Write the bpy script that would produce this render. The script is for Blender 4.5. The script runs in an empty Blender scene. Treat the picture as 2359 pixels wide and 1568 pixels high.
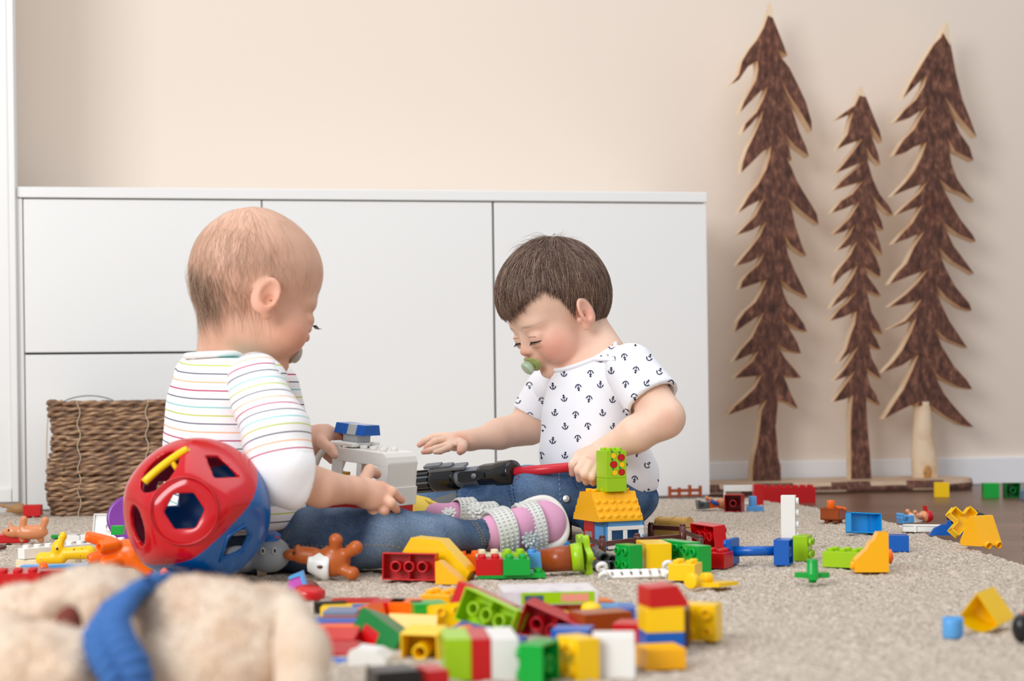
import bpy, bmesh, math, random
import numpy as np
from mathutils import Vector, Matrix, Euler
from mathutils.bvhtree import BVHTree

# ------------------------------------------------------------------ camera, world, lights, exposure
W, H = 2359, 1568
FPX = 3800.0            # focal length in pixels
CAMH = 0.21             # camera height above the rug
ROLL = 0.0123
YH = 921.5
sc = bpy.context.scene
COL = sc.collection
cam_d = bpy.data.cameras.new('camera')
cam = bpy.data.objects.new('camera', cam_d)
COL.objects.link(cam)
cam_d.sensor_width = 36
cam_d.lens = FPX / W * 36
cam_d.shift_y = (YH - H / 2) / W
cam.location = (0, 0, CAMH)
cr, sr = math.cos(ROLL), math.sin(ROLL)
cam.matrix_world = Matrix(((cr, sr, 0, 0), (0, 0, -1, 0), (-sr, cr, 0, CAMH), (0, 0, 0, 1)))
cam_d.clip_start = 0.05
cam_d.dof.use_dof = True
cam_d.dof.focus_distance = FPX / 1600
cam_d.dof.aperture_fstop = 5.3
sc.camera = cam

sc.view_settings.view_transform = 'Standard'
sc.view_settings.look = 'None'
sc.view_settings.exposure = 0.07
sc.view_settings.gamma = 1.0
sc.view_settings.use_curve_mapping = False

wd = bpy.data.worlds.new('world')
sc.world = wd
wd.use_nodes = True
bgn = wd.node_tree.nodes['Background']
bgn.inputs[0].default_value = (0.91, 0.945, 1.0, 1)
bgn.inputs[1].default_value = 0.64

def area(name, loc, target, sx, sy, power, col):
    l = bpy.data.lights.new(name, 'AREA')
    l.shape = 'RECTANGLE'; l.size = sx; l.size_y = sy; l.energy = power; l.color = col
    o = bpy.data.objects.new(name, l); COL.objects.link(o)
    o.location = loc
    o.rotation_euler = (Vector(target) - Vector(loc)).to_track_quat('-Z', 'Y').to_euler()
    return o
area('window_light', (-1.8, -0.5, 1.55), (0.1, 2.9, 0.35), 1.5, 1.5, 74, (0.97, 0.98, 1.0))
area('ceiling_bounce', (0.2, 2.1, 2.55), (0.2, 2.5, 0.0), 2.6, 2.0, 24, (0.97, 0.98, 1.0))

# ------------------------------------------------------------------ helpers
def uv(x, y):
    u = x - W / 2; v = YH - y
    return u * cr + v * sr, -u * sr + v * cr
def P(x, y, s):
    a, b = uv(x, y)
    return Vector((a / s, FPX / s, CAMH + b / s))
def G(x, y, z=0.0):
    a, b = uv(x, y)
    s = b / (z - CAMH)
    return Vector((a / s, FPX / s, z))
def S(x, y, z=0.0):
    return FPX / G(x, y, z).y
def lin(c):
    c = c / 255.0
    return c / 12.92 if c <= 0.04045 else ((c + 0.055) / 1.055) ** 2.4
def rgb(r, g, b):
    return (lin(r), lin(g), lin(b), 1.0)

MATS = {}
def mat(name, col, rough=0.5, spec=0.5, sss=0.0, sssr=(0.01, 0.004, 0.002), bump=None, coat=0.0, metal=0.0, trans=0.0, alpha=1.0, var=None, sheen=0.0):
    """principled material; bump=(scale,strength,distance); var=(scale, colour2, lo, hi)"""
    if name in MATS: return MATS[name]
    m = bpy.data.materials.new(name); m.use_nodes = True
    nt = m.node_tree; N = nt.nodes; L = nt.links
    b = N['Principled BSDF']
    b.inputs['Base Color'].default_value = col
    b.inputs['Roughness'].default_value = rough
    b.inputs['Specular IOR Level'].default_value = spec
    b.inputs['Metallic'].default_value = metal
    b.inputs['Coat Weight'].default_value = coat
    b.inputs['Coat Roughness'].default_value = 0.08
    b.inputs['Transmission Weight'].default_value = trans
    b.inputs['Alpha'].default_value = alpha
    b.inputs['Sheen Weight'].default_value = sheen
    if sss:
        b.inputs['Subsurface Weight'].default_value = sss
        b.inputs['Subsurface Radius'].default_value = (1, 0.4, 0.25)
        b.inputs['Subsurface Scale'].default_value = sssr[0]
    tc = N.new('ShaderNodeTexCoord')
    if bump:
        nz = N.new('ShaderNodeTexNoise'); nz.inputs['Scale'].default_value = bump[0]; nz.inputs['Detail'].default_value = 4
        bp = N.new('ShaderNodeBump'); bp.inputs['Strength'].default_value = bump[1]; bp.inputs['Distance'].default_value = bump[2]
        L.new(tc.outputs['Object'], nz.inputs['Vector']); L.new(nz.outputs['Fac'], bp.inputs['Height']); L.new(bp.outputs['Normal'], b.inputs['Normal'])
    if var:
        nz = N.new('ShaderNodeTexNoise'); nz.inputs['Scale'].default_value = var[0]; nz.inputs['Detail'].default_value = 5
        cr_ = N.new('ShaderNodeValToRGB'); cr_.color_ramp.elements[0].position = var[2]; cr_.color_ramp.elements[1].position = var[3]
        cr_.color_ramp.elements[0].color = col; cr_.color_ramp.elements[1].color = var[1]
        L.new(tc.outputs['Object'], nz.inputs['Vector']); L.new(nz.outputs['Fac'], cr_.inputs['Fac']); L.new(cr_.outputs['Color'], b.inputs['Base Color'])
    MATS[name] = m
    return m

def plastic(name, r, g, b, rough=0.28, sss=0.0):
    return mat('plastic_' + name, rgb(r, g, b), rough=rough, spec=0.5, sss=sss, sssr=(0.004,))
C = dict(
    red=plastic('red', 200, 6, 14), darkred=plastic('dark_red', 176, 8, 26), yellow=plastic('yellow', 255, 205, 0),
    amber=plastic('amber', 255, 182, 0), green=plastic('green', 0, 165, 55), darkgreen=plastic('dark_green', 0, 118, 46),
    lime=plastic('lime', 160, 205, 8), blue=plastic('blue', 0, 92, 184), deepblue=plastic('deep_blue', 0, 62, 140),
    sky=plastic('sky_blue', 92, 165, 226), azure=plastic('azure', 0, 150, 222), orange=plastic('orange', 255, 110, 0),
    brown=plastic('brown', 158, 70, 22), darkbrown=plastic('dark_brown', 92, 46, 38), white=plastic('white', 240, 238, 232),
    cream=plastic('cream', 235, 220, 185), grey=plastic('grey', 84, 88, 90), lightgrey=plastic('light_grey', 178, 182, 184),
    black=plastic('black', 22, 22, 24), gold=mat('plastic_gold', rgb(212, 166, 80), 0.3, metal=0.25),
    skinp=plastic('toy_skin', 226, 150, 105), purple=plastic('purple', 140, 62, 160), pink=plastic('pink', 205, 90, 190),
    tan=plastic('tan', 216, 140, 92), slate=plastic('slate', 120, 140, 168))

def setp(o, label=None, cat=None, group=None, kind=None):
    if label: o['label'] = label
    if cat: o['category'] = cat
    if group: o['group'] = group
    if kind: o['kind'] = kind
    return o

class MB:
    """collects shapes, builds ONE mesh object"""
    def __init__(s): s.v = []; s.f = []; s.m = []; s.sm = []
    def add(s, vs, fs, mi=0, smooth=False, M=None):
        o = len(s.v)
        if M is not None: vs = [M @ Vector(v) for v in vs]
        s.v += [tuple(v) for v in vs]
        s.f += [tuple(i + o for i in f) for f in fs]
        s.m += [mi] * len(fs); s.sm += [smooth] * len(fs)
        return s
    def box(s, lo, hi, mi=0, M=None):
        x0, y0, z0 = lo; x1, y1, z1 = hi
        vs = [(x0,y0,z0),(x1,y0,z0),(x1,y1,z0),(x0,y1,z0),(x0,y0,z1),(x1,y0,z1),(x1,y1,z1),(x0,y1,z1)]
        return s.add(vs, [(0,3,2,1),(4,5,6,7),(0,1,5,4),(1,2,6,5),(2,3,7,6),(3,0,4,7)], mi, False, M)
    def lathe(s, prof, n=20, mi=0, M=None, smooth=True, close=False):
        """prof list of (r,z); r=0 ends make caps"""
        vs = []; fs = []
        for r, z in prof:
            for i in range(n):
                a = 2 * math.pi * i / n
                vs.append((r * math.cos(a), r * math.sin(a), z))
        k = len(prof)
        rng = k if close else k - 1
        for j in range(rng):
            j2 = (j + 1) % k
            for i in range(n):
                i2 = (i + 1) % n
                fs.append((j*n+i, j*n+i2, j2*n+i2, j2*n+i))
        if not close:
            fs.append(tuple(range(n - 1, -1, -1))); fs.append(tuple((k - 1) * n + i for i in range(n)))
        return s.add(vs, fs, mi, smooth, M)
    def cyl(s, p0, p1, r0, r1=None, n=20, mi=0, smooth=True, M=None):
        r1 = r0 if r1 is None else r1
        p0 = Vector(p0); p1 = Vector(p1); d = p1 - p0
        q = d.to_track_quat('Z', 'Y').to_matrix().to_4x4()
        T = Matrix.Translation(p0) @ q
        if M is not None: T = M @ T
        return s.lathe([(r0, 0), (r1, d.length)], n, mi, T, smooth)
    def ring(s, p0, axis, ro, ri, h, n=20, mi=0, M=None):
        q = Vector(axis).to_track_quat('Z', 'Y').to_matrix().to_4x4()
        T = Matrix.Translation(Vector(p0)) @ q
        if M is not None: T = M @ T
        return s.lathe([(ro, 0), (ro, h), (ri, h), (ri, 0)], n, mi, T, True, close=True)
    def ball(s, c, r, n=16, mi=0, M=None, R=None):
        rx, ry, rz = (r, r, r) if not hasattr(r, '__len__') else r
        m = n // 2
        prof = [(math.sin(math.pi * j / m), -math.cos(math.pi * j / m)) for j in range(m + 1)]
        prof[0] = (1e-4, -1); prof[-1] = (1e-4, 1)
        T = Matrix.Translation(Vector(c)) @ (R.to_4x4() if R is not None else Matrix.Identity(4)) @ Matrix.Diagonal((rx, ry, rz, 1))
        if M is not None: T = M @ T
        return s.lathe(prof, n, mi, T, True)
    def prism(s, poly, z0, z1, mi=0, M=None, mi_side=None, smooth=False):
        """poly in xy, extruded z0..z1"""
        n = len(poly)
        a = sum(poly[i][0]*poly[(i+1)%n][1]-poly[(i+1)%n][0]*poly[i][1] for i in range(n))
        if a < 0: poly = poly[::-1]
        vs = [(x, y, z0) for x, y in poly] + [(x, y, z1) for x, y in poly]
        s.add(vs, [tuple(range(n - 1, -1, -1)), tuple(range(n, 2 * n))], mi, False, M)
        s.add(vs, [(i, (i+1) % n, n + (i+1) % n, n + i) for i in range(n)], mi if mi_side is None else mi_side, smooth, M)
        return s
    def tube(s, pts, r, n=8, mi=0, M=None, cap=True):
        pts = [Vector(p) for p in pts]
        k = len(pts)
        rs = r if hasattr(r, '__len__') else [r] * k
        vs = []; fs = []
        t0 = (pts[1] - pts[0]).normalized()
        nrm = t0.orthogonal().normalized()
        for i in range(k):
            t = (pts[min(i + 1, k - 1)] - pts[max(i - 1, 0)]).normalized()
            nrm = (nrm - t * nrm.dot(t)).normalized()
            b = t.cross(nrm)
            for j in range(n):
                a = 2 * math.pi * j / n
                vs.append(pts[i] + (nrm * math.cos(a) + b * math.sin(a)) * rs[i])
        for i in range(k - 1):
            for j in range(n):
                j2 = (j + 1) % n
                fs.append((i*n+j, i*n+j2, (i+1)*n+j2, (i+1)*n+j))
        if cap:
            fs.append(tuple(range(n - 1, -1, -1))); fs.append(tuple((k - 1) * n + j for j in range(n)))
        return s.add(vs, fs, mi, True, M)
    def mesh(s, name, mats):
        me = bpy.data.meshes.new(name)
        me.from_pydata(s.v, [], s.f)
        for m in (mats if isinstance(mats, (list, tuple)) else [mats]): me.materials.append(m)
        me.polygons.foreach_set('material_index', s.m)
        me.polygons.foreach_set('use_smooth', s.sm)
        me.update()
        return me
    def build(s, name, mats, parent=None, loc=None, rot=None, bevel=0, segs=2):
        return link(name, s.mesh(name, mats), parent, loc, rot, bevel, segs)

def link(name, me, parent=None, loc=None, rot=None, bevel=0, segs=2):
    o = bpy.data.objects.new(name, me); COL.objects.link(o)
    if parent is not None: o.parent = parent
    if loc is not None: o.location = loc
    if rot is not None:
        if isinstance(rot, Matrix): o.rotation_euler = rot.to_euler()
        else: o.rotation_euler = rot
    if bevel:
        b = o.modifiers.new('bevel', 'BEVEL'); b.width = bevel; b.segments = segs; b.limit_method = 'ANGLE'; b.angle_limit = math.radians(50)
        b.harden_normals = False
    return o

def empty(name, loc=(0, 0, 0), rot=(0, 0, 0), label=None, cat=None, group=None):
    o = bpy.data.objects.new(name, None); COL.objects.link(o)
    o.location = loc; o.rotation_euler = rot; o.empty_display_size = 0.02
    return setp(o, label, cat, group)

def basis(fwd, up):
    """matrix whose columns are x=fwd, y=left, z=up"""
    f = Vector(fwd).normalized(); u = Vector(up); l = u.cross(f).normalized(); u = f.cross(l).normalized()
    return Matrix((f, l, u)).transposed()

# ------------------------------------------------------------------ signed-distance modelling
def smin(a, b, k):
    if k <= 0: return np.minimum(a, b)
    h = np.clip(0.5 + 0.5 * (b - a) / k, 0, 1)
    return b + (a - b) * h - k * h * (1 - h)
class Field:
    def __init__(s, lo, hi, vox):
        s.lo = np.array(lo, float); s.vox = vox
        s.n = np.ceil((np.array(hi) - s.lo) / vox).astype(int) + 1
        s.D = np.full(s.n, 1.0, np.float32)
    def block(s, lo, hi):
        a = np.clip(np.floor((np.array(lo) - s.lo) / s.vox).astype(int), 0, s.n)
        b = np.clip(np.ceil((np.array(hi) - s.lo) / s.vox).astype(int) + 1, 0, s.n)
        if (b <= a).any(): return None
        ax = [(s.lo[i] + s.vox * np.arange(a[i], b[i])).astype(np.float32) for i in range(3)]
        return (slice(a[0], b[0]), slice(a[1], b[1]), slice(a[2], b[2])), np.meshgrid(*ax, indexing='ij')
    def op(s, lo, hi, fn, k, sub=False):
        m = k + 3.5 * s.vox
        B = s.block(np.array(lo) - m, np.array(hi) + m)
        if B is None: return s
        sl, (X, Y, Z) = B
        d = fn(X, Y, Z)
        s.D[sl] = -smin(-s.D[sl], d, k) if sub else smin(s.D[sl], d, k)
        return s
    def cap(s, a, b, ra, rb=None, k=0.01, sub=False):
        a = np.array(a, float); b = np.array(b, float); rb = ra if rb is None else rb
        ab = b - a; L2 = max((ab ** 2).sum(), 1e-12)
        def fn(X, Y, Z):
            t = np.clip(((X - a[0]) * ab[0] + (Y - a[1]) * ab[1] + (Z - a[2]) * ab[2]) / L2, 0, 1)
            return np.sqrt((X - a[0] - t * ab[0]) ** 2 + (Y - a[1] - t * ab[1]) ** 2 + (Z - a[2] - t * ab[2]) ** 2) - (ra + (rb - ra) * t)
        r = max(ra, rb)
        return s.op(np.minimum(a, b) - r, np.maximum(a, b) + r, fn, k, sub)
    def ell(s, c, r, R=None, k=0.01, sub=False):
        c = np.array(c, float); r = np.array([r] * 3 if not hasattr(r, '__len__') else r, float)
        Rm = np.eye(3) if R is None else np.array(R)
        def fn(X, Y, Z):
            x, y, z = X - c[0], Y - c[1], Z - c[2]
            a = x * Rm[0][0] + y * Rm[1][0] + z * Rm[2][0]
            b = x * Rm[0][1] + y * Rm[1][1] + z * Rm[2][1]
            g = x * Rm[0][2] + y * Rm[1][2] + z * Rm[2][2]
            k0 = np.sqrt((a / r[0]) ** 2 + (b / r[1]) ** 2 + (g / r[2]) ** 2)
            k1 = np.sqrt((a / r[0] ** 2) ** 2 + (b / r[1] ** 2) ** 2 + (g / r[2] ** 2) ** 2) + 1e-9
            return k0 * (k0 - 1) / k1
        ext = np.sqrt(((Rm * r) ** 2).sum(1))
        return s.op(c - ext, c + ext, fn, k, sub)
    def half(s, p, n, k=0.0, lo=None, hi=None, keep=False):
        """cut away the side the normal points to"""
        p = np.array(p, float); n = np.array(n, float); n /= np.linalg.norm(n)
        lo = s.lo if lo is None else lo; hi = s.lo + s.vox * s.n if hi is None else hi
        B = s.block(lo, hi)
        if B is None: return s
        sl, (X, Y, Z) = B
        d = (X - p[0]) * n[0] + (Y - p[1]) * n[1] + (Z - p[2]) * n[2]
        s.D[sl] = -smin(-s.D[sl], -d, k)
        return s
    def chain(s, pts, rs, k=0.006):
        for i in range(len(pts) - 1): s.cap(pts[i], pts[i + 1], rs[i], rs[i + 1], k if i == 0 else 0.003)
        return s
    def net(s):
        D = s.D; I = D < 0
        nx, ny, nz = D.shape
        cnt = np.zeros((nx - 1, ny - 1, nz - 1), np.uint8)
        for a in (0, 1):
            for b in (0, 1):
                for c in (0, 1):
                    cnt += I[a:nx - 1 + a, b:ny - 1 + b, c:nz - 1 + c]
        mask = (cnt > 0) & (cnt < 8)
        ci = np.argwhere(mask)
        idx = np.full(mask.shape, -1, np.int32); idx[mask] = np.arange(len(ci))
        acc = np.zeros((len(ci), 3)); num = np.zeros(len(ci))
        corners = [(a, b, c) for a in (0, 1) for b in (0, 1) for c in (0, 1)]
        val = {q: D[ci[:, 0] + q[0], ci[:, 1] + q[1], ci[:, 2] + q[2]].astype(float) for q in corners}
        for q in corners:
            for ax in range(3):
                if q[ax]: continue
                q2 = list(q); q2[ax] = 1; q2 = tuple(q2)
                d0, d1 = val[q], val[q2]
                c = (d0 < 0) != (d1 < 0)
                t = np.where(c, d0 / np.where(c, d0 - d1, 1), 0)
                p = np.zeros((len(ci), 3)); p[:] = q; p[:, ax] += t
                acc[c] += p[c]; num[c] += 1
        V = s.lo + s.vox * (ci + acc / num[:, None])
        F = []
        for ax in range(3):
            o1, o2 = [(1, 2), (2, 0), (0, 1)][ax]
            sh = [slice(None)] * 3; sh2 = [slice(None)] * 3
            sh[ax] = slice(0, -1); sh2[ax] = slice(1, None)
            e = np.argwhere(I[tuple(sh)] != I[tuple(sh2)])
            e = e[(e[:, o1] > 0) & (e[:, o2] > 0) & (e[:, o1] < s.n[o1] - 1) & (e[:, o2] < s.n[o2] - 1)]
            ins = I[e[:, 0], e[:, 1], e[:, 2]]
            def at(a, b):
                q = e.copy(); q[:, o1] -= a; q[:, o2] -= b
                return idx[q[:, 0], q[:, 1], q[:, 2]]
            quad = np.stack([at(1, 1), at(0, 1), at(0, 0), at(1, 0)], 1)
            quad[~ins] = quad[~ins][:, ::-1]
            F.append(quad)
        F = np.concatenate(F); F = F[(F >= 0).all(1)]
        return V, F

def np_mesh(name, V, F, mats, mi=None, attrs=None, smooth=True):
    me = bpy.data.meshes.new(name)
    me.vertices.add(len(V)); me.vertices.foreach_set('co', np.asarray(V, np.float32).ravel())
    k = F.shape[1]
    me.loops.add(len(F) * k); me.loops.foreach_set('vertex_index', F.astype(np.int32).ravel())
    me.polygons.add(len(F)); me.polygons.foreach_set('loop_start', np.arange(0, len(F) * k, k, dtype=np.int32))
    try: me.polygons.foreach_set('loop_total', np.full(len(F), k, np.int32))
    except Exception: pass
    for m in (mats if isinstance(mats, (list, tuple)) else [mats]): me.materials.append(m)
    if mi is not None: me.polygons.foreach_set('material_index', np.asarray(mi, np.int32))
    me.update(calc_edges=True)
    me.polygons.foreach_set('use_smooth', np.full(len(F), smooth))
    if attrs:
        for n, a in attrs.items():
            at = me.attributes.new(n, 'FLOAT', 'POINT'); at.data.foreach_set('value', np.asarray(a, np.float32))
    me.update()
    return me

def vnormals(V, F):
    a = V[F[:, 2]] - V[F[:, 0]]; b = V[F[:, 3]] - V[F[:, 1]]
    n = np.cross(a, b); N = np.zeros_like(V)
    for i in range(4): np.add.at(N, F[:, i], n)
    return N / (np.linalg.norm(N, axis=1)[:, None] + 1e-12)
def relax(V, F, it=2, lam=0.5):
    E = np.concatenate([F[:, [0, 1]], F[:, [1, 2]], F[:, [2, 3]], F[:, [3, 0]]])
    for _ in range(it):
        A = np.zeros_like(V); c = np.zeros(len(V))
        np.add.at(A, E[:, 0], V[E[:, 1]]); np.add.at(c, E[:, 0], 1)
        np.add.at(A, E[:, 1], V[E[:, 0]]); np.add.at(c, E[:, 1], 1)
        V = V + lam * (A / np.maximum(c, 1)[:, None] - V)
    return V
def wob(V, scale, seed=0, n=10):
    r = np.random.RandomState(seed); o = np.zeros(len(V))
    for i in range(n):
        d = r.normal(size=3); d /= np.linalg.norm(d)
        o += np.sin(V @ d * scale * r.uniform(0.6, 1.7) + r.uniform(0, 6.28))
    return o / math.sqrt(n)

# ------------------------------------------------------------------ toy brick makers (millimetres in, metres out)
PITCH = 0.0159; BH = 0.0192; SR = 0.0047; SH = 0.0045
BRICKS = {}
def brick_mb(nx, ny, h=BH, studs=True, hollow=True):
    mb = MB(); w = nx * PITCH / 2; d = ny * PITCH / 2; t = 0.0016
    if hollow:
        vs = []
        for z, ww, dd in ((0, w, d), (h, w, d), (h - t, w - t, d - t), (0, w - t, d - t)):
            vs += [(-ww, -dd, z), (ww, -dd, z), (ww, dd, z), (-ww, dd, z)]
        fs = [(4, 5, 6, 7), (11, 10, 9, 8)]
        for i in range(4):
            j = (i + 1) % 4
            fs += [(i, j, 4 + j, 4 + i), (i, 12 + i, 12 + j, j), (12 + i, 8 + i, 8 + j, 12 + j)]
        mb.add(vs, fs)
        for i in range(max(nx - 1, 0)):
            for j in range(max(ny - 1, 0)):
                mb.ring(((i + 1 - nx / 2) * PITCH, (j + 1 - ny / 2) * PITCH, 0.0006), (0, 0, 1), 0.0066, 0.0047, h - t, 20)
        if nx == 4 and ny >= 2:
            mb.box((-.0006, -d + t, .004), (.0006, -.0066, h - t)); mb.box((-.0006, .0066, .004), (.0006, d - t, h - t))
    else:
        mb.box((-w, -d, 0), (w, d, h))
    if studs:
        for i in range(nx):
            for j in range(ny):
                c = ((i + .5 - nx / 2) * PITCH, (j + .5 - ny / 2) * PITCH, h - 0.0004)
                mb.ring(c, (0, 0, 1), SR, SR - .0014, SH, 18)
                mb.cyl(c, (c[0], c[1], c[2] + 0.001), SR - .001, n=18)
    return mb
def brick_mesh(nx, ny, h, studs, m):
    k = (nx, ny, round(h, 4), studs, m.name)
    if k not in BRICKS: BRICKS[k] = brick_mb(nx, ny, h, studs).mesh('toy_brick', m)
    return BRICKS[k]
def R3(rx, ry, rz):
    return Euler((math.radians(rx), math.radians(ry), math.radians(rz)), 'XYZ')
def rests(me, rot, z=0.0):
    """height to lift a mesh rotated by rot so its lowest point is at z"""
    R = rot.to_matrix()
    return z - min((R @ v.co).z for v in me.vertices)
def brick(nx, ny, col, px, py, label, rot=(0, 0, 0), z=0.0, h=BH, studs=True, group=None, at=None, name='toy_brick', cat='toy brick', sink=0.0, mid=False):
    """a brick whose base centre stands where the photo shows (px,py) on the plane z; rot in degrees"""
    me = brick_mesh(nx, ny, h, studs, C[col])
    e = R3(*rot)
    p = at if at is not None else G(px, py, z)
    lift = rests(me, e, z - sink)
    o = link(name, me, None, (p[0], p[1], lift if not mid else p[2]), e, bevel=0.0005, segs=2)
    return setp(o, label, cat, group)
def poly_toy(name, poly, depth, col, label, cat, loc, rot, bevel=0.0006, z=None, studs=(), extra=None, group=None):
    """a side profile (x,z) in metres extruded depth along y; studs = [(x,y,z,axis)]"""
    mb = MB()
    M = Matrix(((1, 0, 0, 0), (0, 0, -1, 0), (0, 1, 0, 0), (0, 0, 0, 1)))
    mb.prism(poly, -depth / 2, depth / 2, 0, M)
    for x, y, zz, ax in studs:
        mb.ring((x, y, zz), ax, SR, SR - .0014, SH, 18)
        a = Vector(ax); c = Vector((x, y, zz)); mb.cyl(c, c + a * .001, SR - .001, n=18)
    if extra: extra(mb)
    me = mb.mesh(name, C[col] if isinstance(col, str) else col)
    e = R3(*rot)
    loc = Vector(loc)
    if z is not None: loc.z = rests(me, e, z)
    return setp(link(name, me, None, loc, e, bevel), label, cat, group)
# ================================================================== the room
WA = math.atan(0.162)                       # the wall runs slightly away to the right
E1 = Vector((math.cos(WA), math.sin(WA), 0)); E2 = Vector((-math.sin(WA), math.cos(WA), 0))
O0 = Vector((-1.0, 3.333, 0))
FLZ = -0.012
def WP(a, b, z=0): return O0 + E1 * a + E2 * b + Vector((0, 0, z))
def wall_ray(x, y, b):
    """point where pixel ray meets the plane b behind the cabinet front"""
    u, v = uv(x, y); d = Vector((u, FPX, v)); o = Vector((0, 0, CAMH))
    t = (WP(0, b) - o).dot(E2) / d.dot(E2)
    return o + d * t
def wall_ab(x, y, b):
    p = wall_ray(x, y, b); q = p - O0
    return q.dot(E1), p.z
WROT = (0, 0, WA)
def wobj(name, mb, mats, parent=None, bevel=0, **k):
    if parent is None:
        return mb.build(name, mats, None, O0, WROT, bevel)
    return mb.build(name, mats, parent, None, None, bevel)

# wood floor material
def wood_floor():
    m = bpy.data.materials.new('wood_floor'); m.use_nodes = True; N = m.node_tree.nodes; L = m.node_tree.links; b = N['Principled BSDF']
    tc = N.new('ShaderNodeTexCoord'); mp = N.new('ShaderNodeMapping'); mp.inputs['Rotation'].default_value = (0, 0, 0.30)
    br = N.new('ShaderNodeTexBrick'); br.inputs['Scale'].default_value = 1.0; br.inputs['Brick Width'].default_value = 0.9; br.inputs['Row Height'].default_value = 0.09
    br.inputs['Mortar Size'].default_value = 0.0012; br.inputs['Color1'].default_value = rgb(128, 94, 78); br.inputs['Color2'].default_value = rgb(106, 76, 62); br.inputs['Mortar'].default_value = rgb(60, 42, 34)
    mp2 = N.new('ShaderNodeMapping'); mp2.inputs['Rotation'].default_value = (0, 0, 0.30); mp2.inputs['Scale'].default_value = (2, 45, 1)
    nz = N.new('ShaderNodeTexNoise'); nz.inputs['Scale'].default_value = 1.5; nz.inputs['Detail'].default_value = 6
    mx = N.new('ShaderNodeMix'); mx.data_type = 'RGBA'; mx.blend_type = 'MULTIPLY'; mx.inputs[0].default_value = 0.5
    rp = N.new('ShaderNodeValToRGB'); rp.color_ramp.elements[0].color = (.55, .5, .47, 1); rp.color_ramp.elements[0].position = .3; rp.color_ramp.elements[1].position = .7
    L.new(tc.outputs['Object'], mp.inputs[0]); L.new(mp.outputs[0], br.inputs[0]); L.new(tc.outputs['Object'], mp2.inputs[0]); L.new(mp2.outputs[0], nz.inputs[0])
    L.new(nz.outputs[0], rp.inputs[0]); L.new(br.outputs[0], mx.inputs[6]); L.new(rp.outputs[0], mx.inputs[7]); L.new(mx.outputs[2], b.inputs['Base Color'])
    b.inputs['Roughness'].default_value = 0.33
    return m
fl = MB().box((-4, -1.5, FLZ - 0.05), (5, 5.2, FLZ)).build('floor', wood_floor()); setp(fl, kind='structure')
wallm = mat('wall_paint', rgb(234, 219, 204), 0.75, bump=(260, 0.08, 0.002))
wl = wobj('wall_back', MB().box((-3, 0.40, FLZ), (4.2, 0.5, 2.6)), wallm); setp(wl, kind='structure')
whitem = mat('white_lacquer', rgb(238, 237, 234), 0.32)
a_bb, z_bb = wall_ab(2359, 1051, 0.385)
bbm = mat('white_trim', rgb(243, 243, 244), 0.4)
_, z_bb = wall_ab(2250, 1053, 0.385)
bb = wobj('baseboard_back', MB().box((1.2, 0.385, FLZ), (4.2, 0.401, z_bb)), bbm, bevel=0.003); setp(bb, kind='structure')

# ---- low white sideboard
zt_l = wall_ab(60, 430, 0)[1]; zt_r = wall_ab(1600, 443, 0)[1]; ZT = (zt_l + zt_r) / 2
ZD = (wall_ab(60, 455, 0)[1] + wall_ab(1600, 466, 0)[1]) / 2
xa = wall_ab(42, 600, 0)[0]; xd0 = wall_ab(55, 600, 0)[0]; xg1 = wall_ab(604.5, 600, 0)[0]; xg2 = wall_ab(1138.5, 700, 0)[0]; xe = wall_ab(1631, 700, 0)[0]
zg = wall_ab(250, 813, 0)[1]
sb = empty('sideboard', WP((xa + xe) / 2, 0.2, 0), WROT, 'long low white sideboard with smooth handleless fronts behind the two seated people', 'sideboard')
cx = (xa + xe) / 2; FR = -0.0  # local frame: subtract centre
def cb(lo, hi): return MB().box((lo[0] - cx, lo[1] - 0.2, lo[2]), (hi[0] - cx, hi[1] - 0.2, hi[2]))
carc = cb((xa + .002, 0.018, FLZ), (xe - .002, 0.38, ZD - .002)); wobj('carcass', carc, whitem, sb)
wobj('top_panel', cb((xa - .001, -0.003, ZD), (xe, 0.385, ZT)), whitem, sb, bevel=0.0015)
g = 0.0013
wobj('side_panel', cb((xa, -0.001, FLZ), (xd0 - 0.002, 0.018, ZD - .002)), whitem, sb, bevel=0.001)
for (n, x0, x1, z0, z1) in (('drawer_front', xd0, xg1 - g, zg + .0022, ZD - .0028), ('drawer_front', xd0, xg1 - g, 0.012 + FLZ, zg - .0022),
                            ('door', xg1 + g, xg2 - g * 1.6, 0.012 + FLZ, ZD - .0028), ('door', xg2 + g * 1.6, xe - .001, 0.012 + FLZ, ZD - .0028)):
    wobj(n, cb((x0, 0.0, z0), (x1, 0.0165, z1)), whitem, sb, bevel=0.0012)
gapm = mat('gap_shade', rgb(60, 66, 58), 0.8)
wobj('painted_gap_shade', cb((xd0, 0.0172, 0), (xe - .002, 0.0182, ZD - .003)), gapm, sb)  # dark sheet behind the fronts, shade of the gaps put into its colour

# ---- tall white cabinet at the left edge
tcab = empty('tall_cabinet', WP(-0.35, -0.02, FLZ), WROT, 'tall white cupboard rising past the top at the left end of the sideboard', 'cupboard')
xr = wall_ab(39, 600, -0.03)[0]
def tb(lo, hi): return MB().box((lo[0] + .35, lo[1] + .02, lo[2]), (hi[0] + .35, hi[1] + .02, hi[2]))
_mb = MB(); _mb.prism([(-.35, .02), (xr + .35 - .001, .02), (xr + .35 - .075, .40), (-.35, .40)], 0, 2.2); _mb.build('carcass', whitem, tcab)
xs = wall_ab(18, 600, -0.03)[0]
wobj('door_stile', tb((xs + .001, -0.018, 0.03), (xr - .004, 0.001, 2.2)), whitem, tcab, bevel=.001)
zb = wall_ab(10, 1128, -0.03)[1] - FLZ
wobj('door_rail', tb((-0.7, -0.018, 0.03), (xs, 0.0, zb)), whitem, tcab, bevel=.001)
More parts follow.
